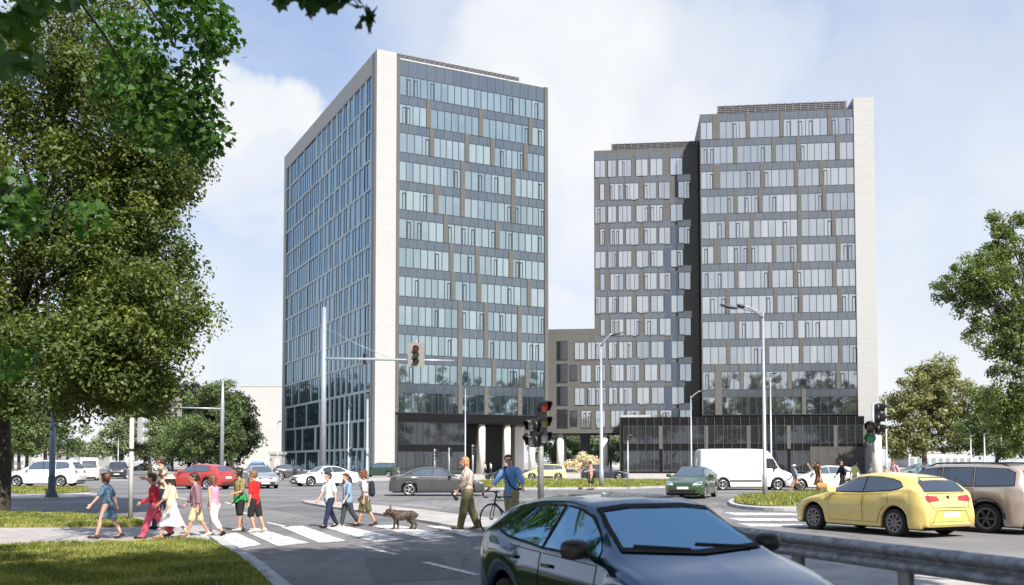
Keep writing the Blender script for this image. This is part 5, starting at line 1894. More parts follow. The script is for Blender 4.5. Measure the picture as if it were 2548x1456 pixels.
        for y_ in (.37, -.37):
            q = MB()
            q.capsule((X(.44), y_, .50), (X(.53), y_, .46), .11, .12, 2.1, 0.8, Vector((0, 1, 0)))
            q.capsule((X(.545), y_, .52), (X(.60), y_, 1.02), .13, .10, 1.9, 0.65, Vector((0, 1, 0)))
            so = q.build('seat', seatm, root)
            q = MB(); q.capsule((X(.61), y_ - .08, 1.19), (X(.61), y_ + .08, 1.19), .075, .075, 0.8, 1.0, Vector((1, 0, 0))); q.build('headrest', seatm, so)
        q = MB()
        q.box(X(.80), X(.72), -.60, .60, .36, .55); q.capsule((X(.80), -.5, .95), (X(.80), .5, .95), .12, .12, 0.8, 1, Vector((1, 0, 0))); q.box(X(.82), X(.79), -.58, .58, .5, .95)
        q.build('rear_bench', seatm, root)
    # doors
    if not far:
        belt = pchip(T['belt'])
        ar = T['whl'] + 0.13
        for d0, d1 in T['doors']:
            pts = []
            N_ = 14
            z0 = 0.30
            lower, upper = [], []
            for i in range(N_ + 1):
                xn = d0 + (d1 - d0) * i / N_
                x = xn * L_
                zz = z0
                for wx in T['wb']:
                    dx = x - wx * L_
                    if abs(dx) < ar: zz = max(zz, T['whl'] + math.sqrt(ar * ar - dx * dx))
                lower.append((X(xn), zz)); upper.append((X(xn), belt(xn) - 0.025))
            poly = lower + upper[::-1]
            cx_ = sum(p[0] for p in poly) / len(poly); cz_ = sum(p[1] for p in poly) / len(poly)
            small = [(x + (0.009 if x < cx_ else -0.009), z + (0.009 if z < cz_ else -0.009)) for x, z in poly]
            for v in ('L', 'R'):
                dg = patch('door_gap', poly, v, 0.0025, M['gap'])
                do = patch('door', small, v, 0.006, color)
                if do is None: continue
                xh = X(d1 - 0.035 if d1 - d0 < 0.3 else d1 - 0.04)
                zh = belt(d1 - .03) - 0.13
                hp = patch('handle', [(xh - .09, zh - .014), (xh + .09, zh - .014), (xh + .09, zh + .016), (xh - .09, zh + .016)], v, 0.035, T.get('handle_m', color), do)
    # mirrors
    belt = pchip(T['belt'])
    xm = T['doors'][0][0] + 0.035
    for sg in (1, -1):
        zb = belt(xm) + 0.06
        q = MB()
        Mr = Matrix.Rotation(R(-8 * sg), 4, 'Z')
        mc = Vector((X(xm), sg * (W / 2 + 0.085), zb + 0.03))
        q.rings([[mc + Mr @ Vector((x, kk * 0.125 * (abs(math.cos(a)) ** 0.6) * math.copysign(1, math.cos(a)), kk * 0.082 * (abs(math.sin(a)) ** 0.7) * math.copysign(1, math.sin(a)))) for a in [2 * math.pi * i / 20 for i in range(20)]] for x, kk in ((-0.055, 0.9), (-0.045, 1.0), (0.0, 0.98), (0.04, 0.85), (0.075, 0.55), (0.085, 0.2))], 0, True)
        q.bar((X(xm), sg * (W / 2 - 0.06), zb - 0.03), (X(xm), sg * (W / 2 + 0.05), zb + 0.01), 0.05, 0.035)
        q.build('wing_mirror', T.get('mirror_m', color), root)
    # front: lamps, grille, plate
    zt0 = T['top'][1][1]
    lf = T.get('lamp_f', [(.44, zt0 - .10), (.80, zt0 - .06), (.82, zt0 + .06), (.70, zt0 + .075), (.46, zt0 - .01)])
    for k in (1, -1):
        p = lf if k == 1 else mirror(lf)
        patch('headlight', p, 'F', 0.008, M['headlamp'])
    gy = T.get('grille_f', [(-.40, zt0 - .12), (.40, zt0 - .12), (.42, zt0 - .02), (-.42, zt0 - .02)])
    patch('grille', gy, 'F', 0.008, M['grille'])
    patch('air_intake', [(-.52, .27), (.52, .27), (.60, .40), (-.60, .40)], 'F', 0.008, M['grille'])
    pz = T.get('plate_f', .44)
    patch('number_plate', [(-.26, pz), (.26, pz), (.26, pz + .11), (-.26, pz + .11)], 'F', 0.014, M['plate'])
    # rear: lamps, plate, bumper
    zr = T.get('lamp_r', .92)
    lr = T.get('lamp_rp', [(.44, zr - .07), (.70, zr - .09), (.72, zr + .05), (.66, zr + .08), (.46, zr + .06)])
    for k in (1, -1):
        patch('tail_light', lr if k == 1 else mirror(lr), 'B', 0.008, M['taillamp'])
    pz = T.get('plate_r', .62)
    if rear_plate: patch('number_plate', [(-.26, pz), (.26, pz), (.26, pz + .11), (-.26, pz + .11)], 'B', 0.014, M['plate'])
    patch('rear_bumper_trim', [(-.6, .30), (.6, .30), (.55, .40), (-.55, .40)], 'B', 0.008, M['cladding'] if not T.get('body_bumper') else color)
    if not far:
        for v in ('L', 'R'):
            if clad:
                for wx in T['wb']:
                    o_, i_ = [], []
                    for i in range(15):
                        a = math.pi * i / 14
                        o_.append((X(wx) + math.cos(a) * (T['whl'] + .15), T['whl'] + math.sin(a) * (T['whl'] + .15 - 0.0)))
                        i_.append((X(wx) + math.cos(a) * (T['whl'] + .07), T['whl'] + math.sin(a) * (T['whl'] + .075)))
                    patch('wheel_arch_trim', o_ + i_[::-1], v, 0.014, M['cladding'])
                patch('sill_trim', [(X(T['wb'][1]) + T['whl'] + .16, .235), (X(T['wb'][0]) - T['whl'] - .16, .235), (X(T['wb'][0]) - T['whl'] - .16, .42), (X(T['wb'][1]) + T['whl'] + .16, .42)], v, 0.012, M['cladding'])
        if typ == 'van':
            for v in ('L', 'R'):
                patch('side_moulding', [(X(.93), .50), (X(.36), .50), (X(.36), .60), (X(.93), .60)], v, 0.012, M['cladding'])
                for a_, b_ in ((.36, .565), (.575, .93)):
                    g_ = patch('panel_gap', [(X(b_), .66), (X(a_), .66), (X(a_), 2.16), (X(b_), 2.16)], v, 0.0025, M['gap'])
                    patch('side_panel', [(X(b_) + .012, .672), (X(a_) - .012, .672), (X(a_) - .012, 2.148), (X(b_) + .012, 2.148)], v, 0.007, color)
        if wiper:
            for y0_, y1_ in ((.55, .02), (-.08, -.56)):
                q = MB()
                pts = []
                for i in range(8):
                    t = i / 7
                    y = y0_ + (y1_ - y0_) * t
                    z = ws[0][1] - 0.012 + 0.035 * t
                    h, nn, _, _ = bvh.ray_cast(Vector((5, y, z)), Vector((-1, 0, 0)))
                    if h is not None: pts.append(h + nn * 0.016)
                if len(pts) > 2:
                    q.tube(pts, [0.012] * len(pts), 6)
                    q.build('wiper', M['black'], root)
        if roof_rail:
            for sg in (1, -1):
                q = MB()
                pts = []
                for i in range(12):
                    xn = .42 + .46 * i / 11
                    h, nn, _, _ = bvh.ray_cast(Vector((X(xn), sg * (W / 2 - .36), 4)), Vector((0, 0, -1)))
                    if h is not None: pts.append(h + Vector((0, 0, 0.05 if 0 < i < 11 else 0.0)))
                q.tube(pts, 0.022, 8)
                q.build('roof_rail', M['black'], root)
    if lamps: pass
    root['_dummy'] = 0
    del root['_dummy']
    return root, bvh, X


P_white = paint('white_paint', (0.72, 0.72, 0.70), 0.0)
P_silver = paint('silver_paint', (0.50, 0.52, 0.54), 0.5)
P_grey = paint('grey_paint', (0.085, 0.085, 0.088), 0.5)
P_dgrey = paint('dark_grey_paint', (0.05, 0.052, 0.055), 0.4)
P_black = paint('black_paint', (0.011, 0.014, 0.013), 0.2, 0.12)
P_skytint = mat('sky_tinted_black_paint', (0.028, 0.075, 0.145), rough=0.12, metal=0.88, coat=1.0, var=0.06, scale=2.0)  # black car: the reflected sky's blue is put into the base colour
P_skytint.node_tree.nodes['Principled BSDF'].inputs['Coat IOR'].default_value = 1.6
P_yellow = paint('yellow_paint', (0.73, 0.57, 0.18), 0.0)
P_lemon = paint('pale_yellow_paint', (0.60, 0.58, 0.28), 0.0)
P_red = paint('red_paint', (0.40, 0.045, 0.04), 0.1)
P_green = paint('green_paint', (0.035, 0.085, 0.03), 0.3)
P_dgreen = paint('dark_green_paint', (0.02, 0.05, 0.032), 0.3)
P_bronze = paint('bronze_paint', (0.42, 0.35, 0.30), 0.3)
P_navy = paint('navy_paint', (0.045, 0.05, 0.07), 0.4)
P_blue = paint('light_blue_paint', (0.25, 0.40, 0.58), 0.3)
P_teal = paint('teal_paint', (0.12, 0.20, 0.22), 0.4)


def ground_car(u, v, typ, label, yaw, color, cat='car', name='parked_car', **k):
    p = G(u, v)
    p.z = 0.004
    return car(typ, name, label, cat, p, R(yaw), color, **k)


# ---- foreground: black hatchback coming towards the camera
fc, _, _ = car('hatch', 'hatchback_car', 'glossy black hatchback in the foreground mirroring the blue sky', 'car', (1.10, 8.2, 0.004), R(-66.3), P_skytint, 1.0, glass='glass_clear', cabin=True, wiper=True, rim='rim', over=dict(
    top=[(0, .62), (.02, .70), (.07, .79), (.16, .90), (.25, .99), (.285, 1.04), (.36, 1.20), (.44, 1.37), (.50, 1.445), (.58, 1.475), (.70, 1.46), (.82, 1.41), (.885, 1.34), (.93, 1.18), (.968, .99), (.985, .82), (1, .66)],
    ws=[(.68, 1.05), (.56, 1.345), (.30, 1.375)], belt=[(0, .60), (.28, .95), (.5, .97), (.75, 1.0), (.9, 1.06), (1, .98)], handle_m=M['black'], mirror_m=M['black'], rw=0.29))
fc.scale = (0.885, 0.92, 0.936)
# ---- yellow hatchback and bronze SUV beyond the rail
LEON = dict(rear=[(.66, 1.02), (.60, 1.24), (.38, 1.345)], lamp_rp=[(.30, .83), (.66, .80), (.715, .87), (.68, .95), (.34, .93)], body_bumper=True, plate_r=.46,
            side=[[(.325, .985), (.34, 1.03), (.43, 1.22), (.485, 1.31), (.56, 1.345), (.575, 1.0)], [(.585, 1.0), (.572, 1.345), (.66, 1.34), (.74, 1.30), (.80, 1.235), (.845, 1.15), (.82, 1.09), (.77, 1.05)]])
M_badge = M['gap']
yc, ybvh, yX = ground_car(2185, 1323.5, 'hatch', 'bright yellow hatchback seen from behind beyond the guard rail', 116, P_yellow, name='hatchback_car', over=LEON, rim='rim_dark', spokes=9, scale=0.97)
o = poly_patch(ybvh, [(-.62, .36), (.62, .36), (.50, .62), (-.50, .62)], 'B', 0.004, .08, 4).build('rear_recess_shade', paint('yellow_shadow_paint', (0.72, 0.53, 0.12), 0.0), yc, fix=False)  # flat sheet of darker yellow: shade of the bumper recess put in as colour
_o = [(-.57, .67), (.57, .67), (.63, .80), (.60, 1.0), (-.60, 1.0), (-.63, .80)]
poly_patch(ybvh, _o, 'B', 0.0095, .05, 4, shrink(_o, .012)).build('tailgate_gap', M['gap'], yc, fix=False)
_o = [(-.60, .36), (.60, .36), (.45, .62), (-.45, .62)]
poly_patch(ybvh, _o, 'B', 0.0095, .05, 4, shrink(_o, .012)).build('bumper_crease_shade', M['gap'], yc, fix=False)  # dark outline draws the shading along the crease
poly_patch(ybvh, [(-.04, .875), (.04, .875), (.045, .93), (0, .95), (-.045, .93)], 'B', 0.012, .03, 4).build('badge', M_badge, yc, fix=False)
sv, sbvh, sX = ground_car(2385, 1315.5, 'suv', 'beige bronze four wheel drive with roof rails at the right edge', 120, P_bronze, name='offroad_car', clad=True, rim='rim_dark', spokes=6, roof_rail=True, scale=0.95, sz=0.94)
# ---- others, left to right
ground_car(113, 1210.5, 'mpv', 'white people carrier facing left above the grass strip', 180, P_white, scale=1.10, name='family_car', glass='glass_tint', over=dict(mirror_m=P_white))
ground_car(218, 1195, 'van', 'pale minibus coming down the side road behind the white car', -62, mat('bus_white', (0.6, 0.58, 0.54), 0.4, coat=0.5), 'minibus', 'minibus', far=True, scale=0.85)
ground_car(292, 1191, 'suv', 'dark pick up seen nose on, right of the pale minibus', -70, P_dgrey, 'pickup', 'pickup_car', far=True, scale=0.95)
ground_car(352, 1171, 'hatch', 'grey car far down the side road before the round tree', -150, P_silver, far=True)
ground_car(398, 1172, 'hatch', 'white car far down the side road, right of the grey one', -160, P_white, far=True)
ground_car(494, 1217, 'hatch', 'red hatchback passing behind the group of children', 158, P_red, name='hatchback_car', scale=1.06, glass='glass_tint')
ground_car(640, 1183, 'hatch', 'light blue car behind the silver one', -75, P_blue, far=True, scale=1.2, glass='glass_tint')
ground_car(645, 1214, 'sedan', 'silver saloon facing the crossing behind the boy in red', -66, P_silver, name='saloon_car', glass='glass_tint', over=dict(plate_f=.30))
ground_car(735, 1195, 'hatch', 'dark grey car between the silver saloon and the white one', 12, P_grey, far=True, scale=1.0, glass='glass_tint')
ground_car(806, 1209, 'sedan', 'white saloon with a big black grille behind the signal mast', -142, P_white, name='saloon_car', scale=0.98, over=dict(grille_f=[(-.36, .36), (.36, .36), (.44, .66), (-.44, .66)], plate_f=.30))
ground_car(944, 1187, 'mpv', 'dark green car in front of the white tower corner', 170, P_dgreen, far=True, scale=0.98, glass='glass_tint')
ground_car(1086, 1233, 'sedan', 'dark grey saloon driving right behind the dog', 6, P_grey, name='saloon_car', scale=0.99, over=dict(mirror_m=P_grey), glass='glass_tint')
ground_car(1355, 1194.5, 'mpv', 'pale yellow compact car parked behind the central post', 180, P_lemon, scale=0.90, far=False, clad=True)
ground_car(1502, 1194.5, 'hatch', 'dark blue grey car parked left of the podium', 0, P_navy, scale=1.0)
ground_car(1722, 1238, 'hatch', 'green car turning in front of the white van', -112, P_green, name='hatchback_car', glass='glass_tint', scale=1.0)
ground_car(1850, 1219, 'van', 'long white panel van passing before the black podium', 2, P_white, 'van', 'panel_van', over=dict(mirror_m=M['black']), windowless=True)
ground_car(2044, 1220, 'hatch', 'white car behind the pedestrians on the right', 170, P_white, scale=1.0, glass='glass_tint')
ground_car(2285, 1192, 'sedan', 'teal car beyond the roof of the yellow hatchback', 190, P_teal, far=True, scale=1.05, glass='glass_tint')
ground_car(2375, 1190, 'hatch', 'blue grey car behind the bronze four wheel drive', 176, P_navy, far=True, glass='glass_tint')
ground_car(1255, 1196, 'hatch', 'black parked car behind the man in the blue shirt', 172, P_dgrey, far=True, glass='glass_tint', scale=0.8)
# ------------------------------------------------------------------ people
SKIN = {'fair': mat('fair_skin', (0.52, 0.32, 0.235), 0.55, subs=0.05), 'tan': mat('tanned_skin', (0.42, 0.245, 0.165), 0.55, subs=0.05)}
HAIR = {'brown': mat('brown_hair', (0.055, 0.030, 0.018), 0.6, var=0.4, scale=30), 'dark': mat('dark_hair', (0.018, 0.013, 0.011), 0.55, var=0.3, scale=30),
        'red': mat('reddish_hair', (0.15, 0.055, 0.025), 0.6, var=0.4, scale=30), 'blonde': mat('strawberry_hair', (0.42, 0.20, 0.085), 0.6, var=0.4, scale=30), 'sandy': mat('sandy_hair', (0.16, 0.095, 0.05), 0.6, var=0.4, scale=30)}
EYE = mat('eye', (0.02, 0.015, 0.012), 0.2)
LIP = mat('lips', (0.33, 0.12, 0.10), 0.5)
CL = {}


def cloth(name, col, col2=None, scale=14, thr=None, var=0.12):
    if name not in CL:
        CL[name] = mat(name, col, 0.85, var=0 if col2 else var, scale=scale, col2=col2, thr=thr, bump=0.15, bscale=60, spec=0.2)
    return CL[name]


def person(label, pos, yaw, H, skin='fair', hair=('brown', 'short'), top=None, bottom=None, shoes=None, legs=((25, 5), (-22, 18)), arms=((-22, 8, 15), (22, 8, 12)), lean=3, kid=False,
           twist=0, look=0, vox=0.011, hat=None, outer=None, male=True, detail=True, heavy=1.0, group=None, tied=None, shirt_len=0.0, tuck=False, holds=()):
    """legs: (hip pitch, knee bend) left, right.  arms: (pitch, out, elbow) left, right; degrees"""
    root = thing('person', (pos.x, pos.y, pos.z), R(yaw), label, 'person', group)
    sk = SKIN[skin]
    if kid:
        legs = [(a * 0.78, k_) for a, k_ in legs]
        arms = [(a[0] * 0.7, a[1] * 0.75) + tuple(a[2:]) for a in arms]
    hh = 0.155 * H if kid else 0.132 * H          # head height
    th_, sh_ = (0.235 * H, 0.235 * H)
    hipw = 0.050 * H
    V = Vector
    foot_h = 0.032 * H

    def leg(i, s):
        a, k = R(legs[i][0]), R(legs[i][1])
        hp = V((0, s * hipw, 0))
        kn = hp + V((math.sin(a), 0, -math.cos(a))) * th_
        an = kn + V((math.sin(a - k), 0, -math.cos(a - k))) * sh_
        fp = min(0, a - k) * 0.75                      # trailing foot rises on its toes
        toe = an + V((math.cos(fp) * 0.105 * H, s * 0.012 * H, math.sin(fp) * 0.105 * H - foot_h * 0.55))
        heel = an + V((-0.030 * H, 0, -foot_h * 0.62))
        return hp, kn, an, toe, heel
    LG = [leg(0, 1), leg(1, -1)]
    low = min(min(l[3].z - 0.018 * H * 0.8, l[4].z - 0.020 * H * 0.8) for l in LG)
    off = V((0, 0, -low))
    LG = [tuple(p + off for p in l) for l in LG]
    hz = off.z
    ln = R(lean)

    def T(x, y, z):                                  # torso frame, leaning and twisting about the pelvis
        a = R(twist) * min(1, max(0, z / (0.3 * H)))
        x2, y2 = x * math.cos(a) - y * math.sin(a), x * math.sin(a) + y * math.cos(a)
        return V((x2 * math.cos(ln) + z * math.sin(ln), y2, hz + z * math.cos(ln) - x2 * math.sin(ln)))
    shw = (0.112 if male else 0.098) * H * (0.97 if kid else 1)
    zs = 0.285 * H if not kid else 0.272 * H
    neck = T(0.005 * H, 0, zs + 0.035 * H)
    hc = T(0.022 * H, 0, zs + 0.055 * H + hh * 0.52)
    lat = T(0, 1, zs) - T(0, 0, zs)
    AR = []
    for i, s in ((0, 1), (1, -1)):
        p, o, e = [R(q) for q in arms[i][:3]]
        ins = R(arms[i][3]) if len(arms[i]) > 3 else 0
        shd = T(0, s * shw, zs)
        d1_ = V((math.sin(p) * math.cos(o), s * math.sin(o), -math.cos(p) * math.cos(o)))
        el = shd + d1_ * 0.160 * H
        q = p + e
        d2_ = V((math.sin(q) * math.cos(o), s * (math.sin(o) * 0.7 - math.sin(ins)), -math.cos(q) * math.cos(o))).normalized()
        wr = el + d2_ * 0.142 * H
        AR.append((shd, el, wr, d2_))
    b = MB()
    h = heavy

    def seg(m, a, c, ra, rb, kw=1.0, kd=1.0, e=0.0):
        m.capsule(a, c, ra * H + e, rb * H + e, kw, kd, lat)
    # torso
    def torso(m, e=0.0, low=0.0, mod=1.0):
        seg(m, T(0, 0, 0.005 * H - low), T(0, 0, 0.05 * H), 0.058 * h, 0.060 * h, 1.42, 1.05, e)
        seg(m, T(0, 0, 0.05 * H), T(0, 0, 0.13 * H), 0.058 * h, 0.060 * h, 1.28, 0.98, e)
        seg(m, T(0, 0, 0.13 * H), T(-0.004 * H, 0, zs - 0.05 * H), 0.060 * h, 0.066 * h, 1.32 if male else 1.22, 1.0, e)
        seg(m, T(-0.005 * H, shw * 0.55, zs - 0.012 * H), T(-0.005 * H, -shw * 0.55, zs - 0.012 * H), 0.040, 0.040, 1, 1, e)
        seg(m, T(-0.005 * H, shw * 0.5, zs + 0.0 * H), T(0, 0, zs + 0.03 * H), 0.032, 0.026, 1, 1, e * 0.6)
        seg(m, T(-0.005 * H, -shw * 0.5, zs + 0.0 * H), T(0, 0, zs + 0.03 * H), 0.032, 0.026, 1, 1, e * 0.6)
        if not male and not kid:
            for s in (1, -1): seg(m, T(0.035 * H, s * 0.04 * H, zs - 0.085 * H), T(0.045 * H, s * 0.042 * H, zs - 0.095 * H), 0.034, 0.030, 1, 1, e)
    torso(b)
    seg(b, T(0, 0, zs + 0.01 * H), hc - V((0.012 * H, 0, hh * 0.25)), 0.032, 0.029)
    # head: skull, jaw, nose, ears
    lk = Matrix.Rotation(R(look), 3, 'Z')
    hx = lambda x, y, z: hc + lk @ V((x * hh, y * hh, z * hh))
    b.ball(hx(-0.04, 0, 0.10), 0.43 * hh, 0.355 * hh, 0.40 * hh, 16, 10)
    b.capsule(hx(0.06, 0, 0.02), hx(0.13, 0, -0.33), 0.31 * hh, 0.17 * hh, 0.92, 0.95, lat)
    b.capsule(hx(0.36, 0, 0.05), hx(0.47, 0, -0.11), 0.035 * hh, 0.062 * hh, 1.0, 1.0, lat)
    b.capsule(hx(0.335, 0.16, 0.125), hx(0.335, -0.16, 0.125), 0.05 * hh, 0.05 * hh)
    b.capsule(hx(0.30, 0.05, -0.235), hx(0.30, -0.05, -0.235), 0.075 * hh, 0.075 * hh)
    for s in (1, -1): b.capsule(hx(-0.02, s * 0.36, 0.06), hx(0.0, s * 0.35, -0.08), 0.055 * hh, 0.04 * hh, 0.6, 1.0, lat)
    # arms and hands
    for i, s in ((0, 1), (1, -1)):
        shd, el, wr, d = AR[i]
        seg(b, shd, el, 0.028 * h, 0.0215 * h)
        seg(b, el, wr, 0.0215 * h, 0.0145)
        palm = wr + d * 0.045 * H
        ref = V((1, 0, 0)) if abs(d.x) < 0.8 else V((0, 0, 1))
        side = (ref - d * d.dot(ref)).normalized()        # thumb side looks forward
        nrm_ = d.cross(side) * s
        b.capsule(wr, palm, 0.0135 * H, 0.0175 * H, 1.25, 0.62, side)
        for k, (o_, fl) in enumerate(((0.75, 0.92), (0.28, 1.0), (-0.22, 0.95), (-0.68, 0.76))):
            r0 = palm + side * (o_ * 0.021 * H)
            m1 = r0 + (d * 0.9 + nrm_ * -0.22 + side * o_ * 0.06) * (0.026 * H * fl)
            m2 = m1 + (d * 0.75 + nrm_ * -0.6) * (0.020 * H * fl)
            b.capsule(r0, m1, 0.0058 * H, 0.0054 * H, n=8, m=3)
            b.capsule(m1, m2, 0.0054 * H, 0.0046 * H, n=8, m=3)
        t0 = wr + d * 0.014 * H + side * 0.014 * H
        t1 = t0 + (d * 0.62 + side * 0.7 - nrm_ * 0.25) * 0.026 * H
        t2 = t1 + (d * 0.9 + side * 0.1 - nrm_ * 0.3) * 0.018 * H
        b.capsule(t0, t1, 0.0075 * H, 0.0062 * H, n=8, m=3)
        b.capsule(t1, t2, 0.0062 * H, 0.005 * H, n=8, m=3)
    # legs and feet
    for hp, kn, an, toe, heel in LG:
        seg(b, hp + V((0, 0, 0.01 * H)), kn, 0.050 * h, 0.031 * h, 1.0, 1.08)
        seg(b, kn, kn.lerp(an, 0.4) + V((-0.008 * H, 0, 0)), 0.030 * h, 0.030 * h)
        seg(b, kn.lerp(an, 0.35) + V((-0.006 * H, 0, 0)), an, 0.030 * h, 0.0185)
        seg(b, heel, toe, 0.020, 0.017, 1.15, 0.8)
        seg(b, an, an.lerp(toe, 0.5), 0.019, 0.017)
    body = remeshed(b, 'body', sk, root, vox, 3)
    if detail:
        for s in (1, -1):
            q = MB(); q.ball(hx(0.352, s * 0.135, 0.045), 0.03 * hh, 0.055 * hh, 0.03 * hh, 10, 6); q.build('eye', EYE, root)
        q = MB(); q.capsule(hx(0.375, 0.085, -0.235), hx(0.375, -0.085, -0.235), 0.018 * hh, 0.018 * hh, n=8, m=3); q.build('mouth', LIP, root)
    # hair
    if hair:
        hm, st = HAIR[hair[0]], hair[1]
        q = MB()
        q.ball(hx(-0.085, 0, 0.155), 0.445 * hh, 0.395 * hh, 0.40 * hh, 16, 10)
        q.ball(hx(-0.20, 0, -0.02), 0.31 * hh, 0.345 * hh, 0.34 * hh, 14, 8)
        q.capsule(hx(0.22, 0.18, 0.36), hx(0.22, -0.18, 0.36), 0.13 * hh, 0.13 * hh)
        if st in ('bob', 'shaggy', 'long'):
            for s in (1, -1):
                q.capsule(hx(-0.02, s * 0.30, 0.2), hx(0.0, s * 0.33, -0.26), 0.12 * hh, 0.10 * hh, 0.8, 1.3, lat)
            q.capsule(hx(-0.30, 0, 0.0), hx(-0.30, 0, -0.34), 0.26 * hh, 0.2 * hh, 1.25, 0.6, lat)
        if st == 'shaggy':
            rr = random.Random(len(label))
            for _ in range(16):
                a = rr.uniform(0.6, 5.7); z = rr.uniform(-0.2, 0.5)
                q.ball(hx(-0.08 + 0.36 * math.cos(a), 0.36 * math.sin(a), z), 0.11 * hh, 0.11 * hh, 0.10 * hh, 8, 6)
        if st == 'long':
            q.capsule(hx(-0.30, 0.1, -0.1), hx(-0.36, 0.08, -0.95), 0.26 * hh, 0.14 * hh, 1.1, 0.7, lat)
            q.capsule(hx(-0.22, -0.16, -0.1), hx(-0.2, -0.2, -0.85), 0.22 * hh, 0.12 * hh, 1.1, 0.7, lat)
        if st == 'tail':
            q.capsule(hx(-0.46, 0, 0.12), hx(-0.68, 0, -0.40), 0.14 * hh, 0.06 * hh)
        if st == 'bun': q.ball(hx(-0.50, 0, 0.26), 0.17 * hh, 0.17 * hh, 0.17 * hh)
        hair_o = remeshed(q, 'hair', hm, root, vox * 0.9, 2)
    if hat:
        hm, st = hat
        q = MB()
        q.ball(hx(-0.05, 0, 0.22), 0.48 * hh, 0.43 * hh, 0.36 * hh, 18, 10)
        if st == 'cap': q.capsule(hx(0.30, 0.12, 0.25), hx(0.62, 0.0, 0.20), 0.20 * hh, 0.12 * hh, 1.4, 0.25, lat)
        else: q.torus(hx(-0.05, 0, 0.14), (0, 0, 1), 0.52 * hh, 0.09 * hh, 24, 8)
        remeshed(q, 'hat', hm, root, vox, 2)
    E_ = 0.011 + 0.002 * H
    if top:
        m_, slv = top[0], top[1]
        q = MB()
        torso(q, E_, low=shirt_len * H)
        for i in (0, 1):
            shd, el, wr, d = AR[i]
            k = slv
            if k <= 0: continue
            if k <= 1: seg(q, shd, shd.lerp(el, k), 0.031 * h, 0.033 * h, 1, 1, E_ * 0.8)
            else:
                seg(q, shd, el, 0.031 * h, 0.027 * h, 1, 1, E_ * 0.8)
                seg(q, el, el.lerp(wr, k - 1), 0.027 * h, 0.022 * h, 1, 1, E_ * 0.7)
        remeshed(q, 'shirt', m_, root, vox, 3)
    if outer:
        m_, slv = outer
        q = MB()
        for s in (1, -1):
            q.capsule(T(-0.01 * H, s * 0.055 * H, zs - 0.02 * H), T(-0.005 * H, s * 0.070 * H, -0.02 * H), 0.062 * H, 0.068 * H, 0.75, 1.12, lat)
        q.capsule(T(-0.035 * H, 0, zs - 0.03 * H), T(-0.035 * H, 0, -0.02 * H), 0.055 * H, 0.062 * H, 1.5, 0.72, lat)
        for i in (0, 1):
            shd, el, wr, d = AR[i]
            seg(q, shd, el, 0.036, 0.032, 1, 1, E_)
            if slv > 1: seg(q, el, el.lerp(wr, slv - 1), 0.032, 0.027, 1, 1, E_)
        remeshed(q, 'jacket', m_, root, vox, 3)
    if bottom:
        kind, m_ = bottom[0], bottom[1]
        q = MB()
        if kind in ('trousers', 'capri', 'shorts'):
            seg(q, T(0, 0, 0.0), T(0, 0, 0.055 * H), 0.060 * h, 0.058 * h, 1.42, 1.06, E_ * 0.7)
            loose = bottom[2] if len(bottom) > 2 else 1.0
            for hp, kn, an, toe, heel in LG:
                e = E_ * loose
                if kind == 'shorts':
                    k = 0.96
                    seg(q, hp, hp.lerp(kn, k), 0.052 * h, 0.042 * h, 1, 1.05, e)
                else:
                    seg(q, hp, kn, 0.052 * h, 0.034 * h, 1, 1.05, e)
                    end = 0.98 if kind == 'trousers' else 0.55
                    seg(q, kn, kn.lerp(an, 0.4 * end) + V((-0.006 * H, 0, 0)), 0.034 * h, 0.031 * h, 1, 1, e)
                    seg(q, kn.lerp(an, 0.4 * end), kn.lerp(an, end), 0.031 * h, 0.025 * h, 1, 1, e)
            remeshed(q, 'trousers' if kind != 'shorts' else 'shorts', m_, root, vox, 3)
        else:                                         # skirt: flared cloth with folds, swinging with the stride
            frac, flare = bottom[2], bottom[3]
            n = 40
            rings = []
            kx = (LG[0][1].x + LG[1][1].x) / 2
            spread = abs(LG[0][2].x - LG[1][2].x) * 0.5
            for j in range(9):
                t = j / 8
                z = hz + 0.055 * H - t * frac * H
                ring = []
                for i in range(n):
                    a = 2 * math.pi * i / n
                    w = 0.075 * H + (flare * 0.075 * H) * t
                    dpt = 0.068 * H + (flare * 0.06 * H + spread * min(1, frac / 0.4) * 0.55) * t ** 1.3
                    f = 1 + 0.07 * t * math.sin(a * 9 + 0.8) + 0.03 * t * math.sin(a * 4)
                    ring.append(V((kx * t * 0.7 - 0.004 * H + math.cos(a) * dpt * f, math.sin(a) * w * f, z + 0.01 * H * t * math.sin(a * 5))))
                rings.append(ring)
            q.rings(rings, 0, True, False, False)
            o = q.build('skirt', m_, root)
            md = o.modifiers.new('thick', 'SOLIDIFY'); md.thickness = 0.008
    if tied:                                          # jacket knotted round the waist
        q = MB()
        rings = []
        for j in range(7):
            t = j / 6
            rings.append([V(((0.078 + 0.03 * t) * H * math.cos(a) * (1 + 0.08 * t * math.sin(5 * a)) - 0.01 * H, (0.092 + 0.03 * t) * H * math.sin(a) * (1 + 0.06 * t * math.sin(7 * a)), hz + 0.075 * H - t * (0.115 + 0.03 * math.sin(3 * a + 1)) * H)) for a in [2 * math.pi * i / 36 for i in range(36)]])
        q.rings(rings, 0, True, False, False)
        o = q.build('tied_jacket', tied, root)
        md = o.modifiers.new('thick', 'SOLIDIFY'); md.thickness = 0.012
    if shoes:
        for hp, kn, an, toe, heel in LG:
            q = MB()
            q.capsule(heel + V((0, 0, 0.002)), toe, 0.024 * H, 0.021 * H, 1.12, 0.9, lat)
            q.capsule(an + V((-0.004 * H, 0, 0.002 * H)), heel.lerp(toe, 0.45), 0.024 * H, 0.022 * H, 1, 1, lat)
            remeshed(q, 'shoe', shoes, root, vox, 2)
    root['_t'] = 1
    del root['_t']
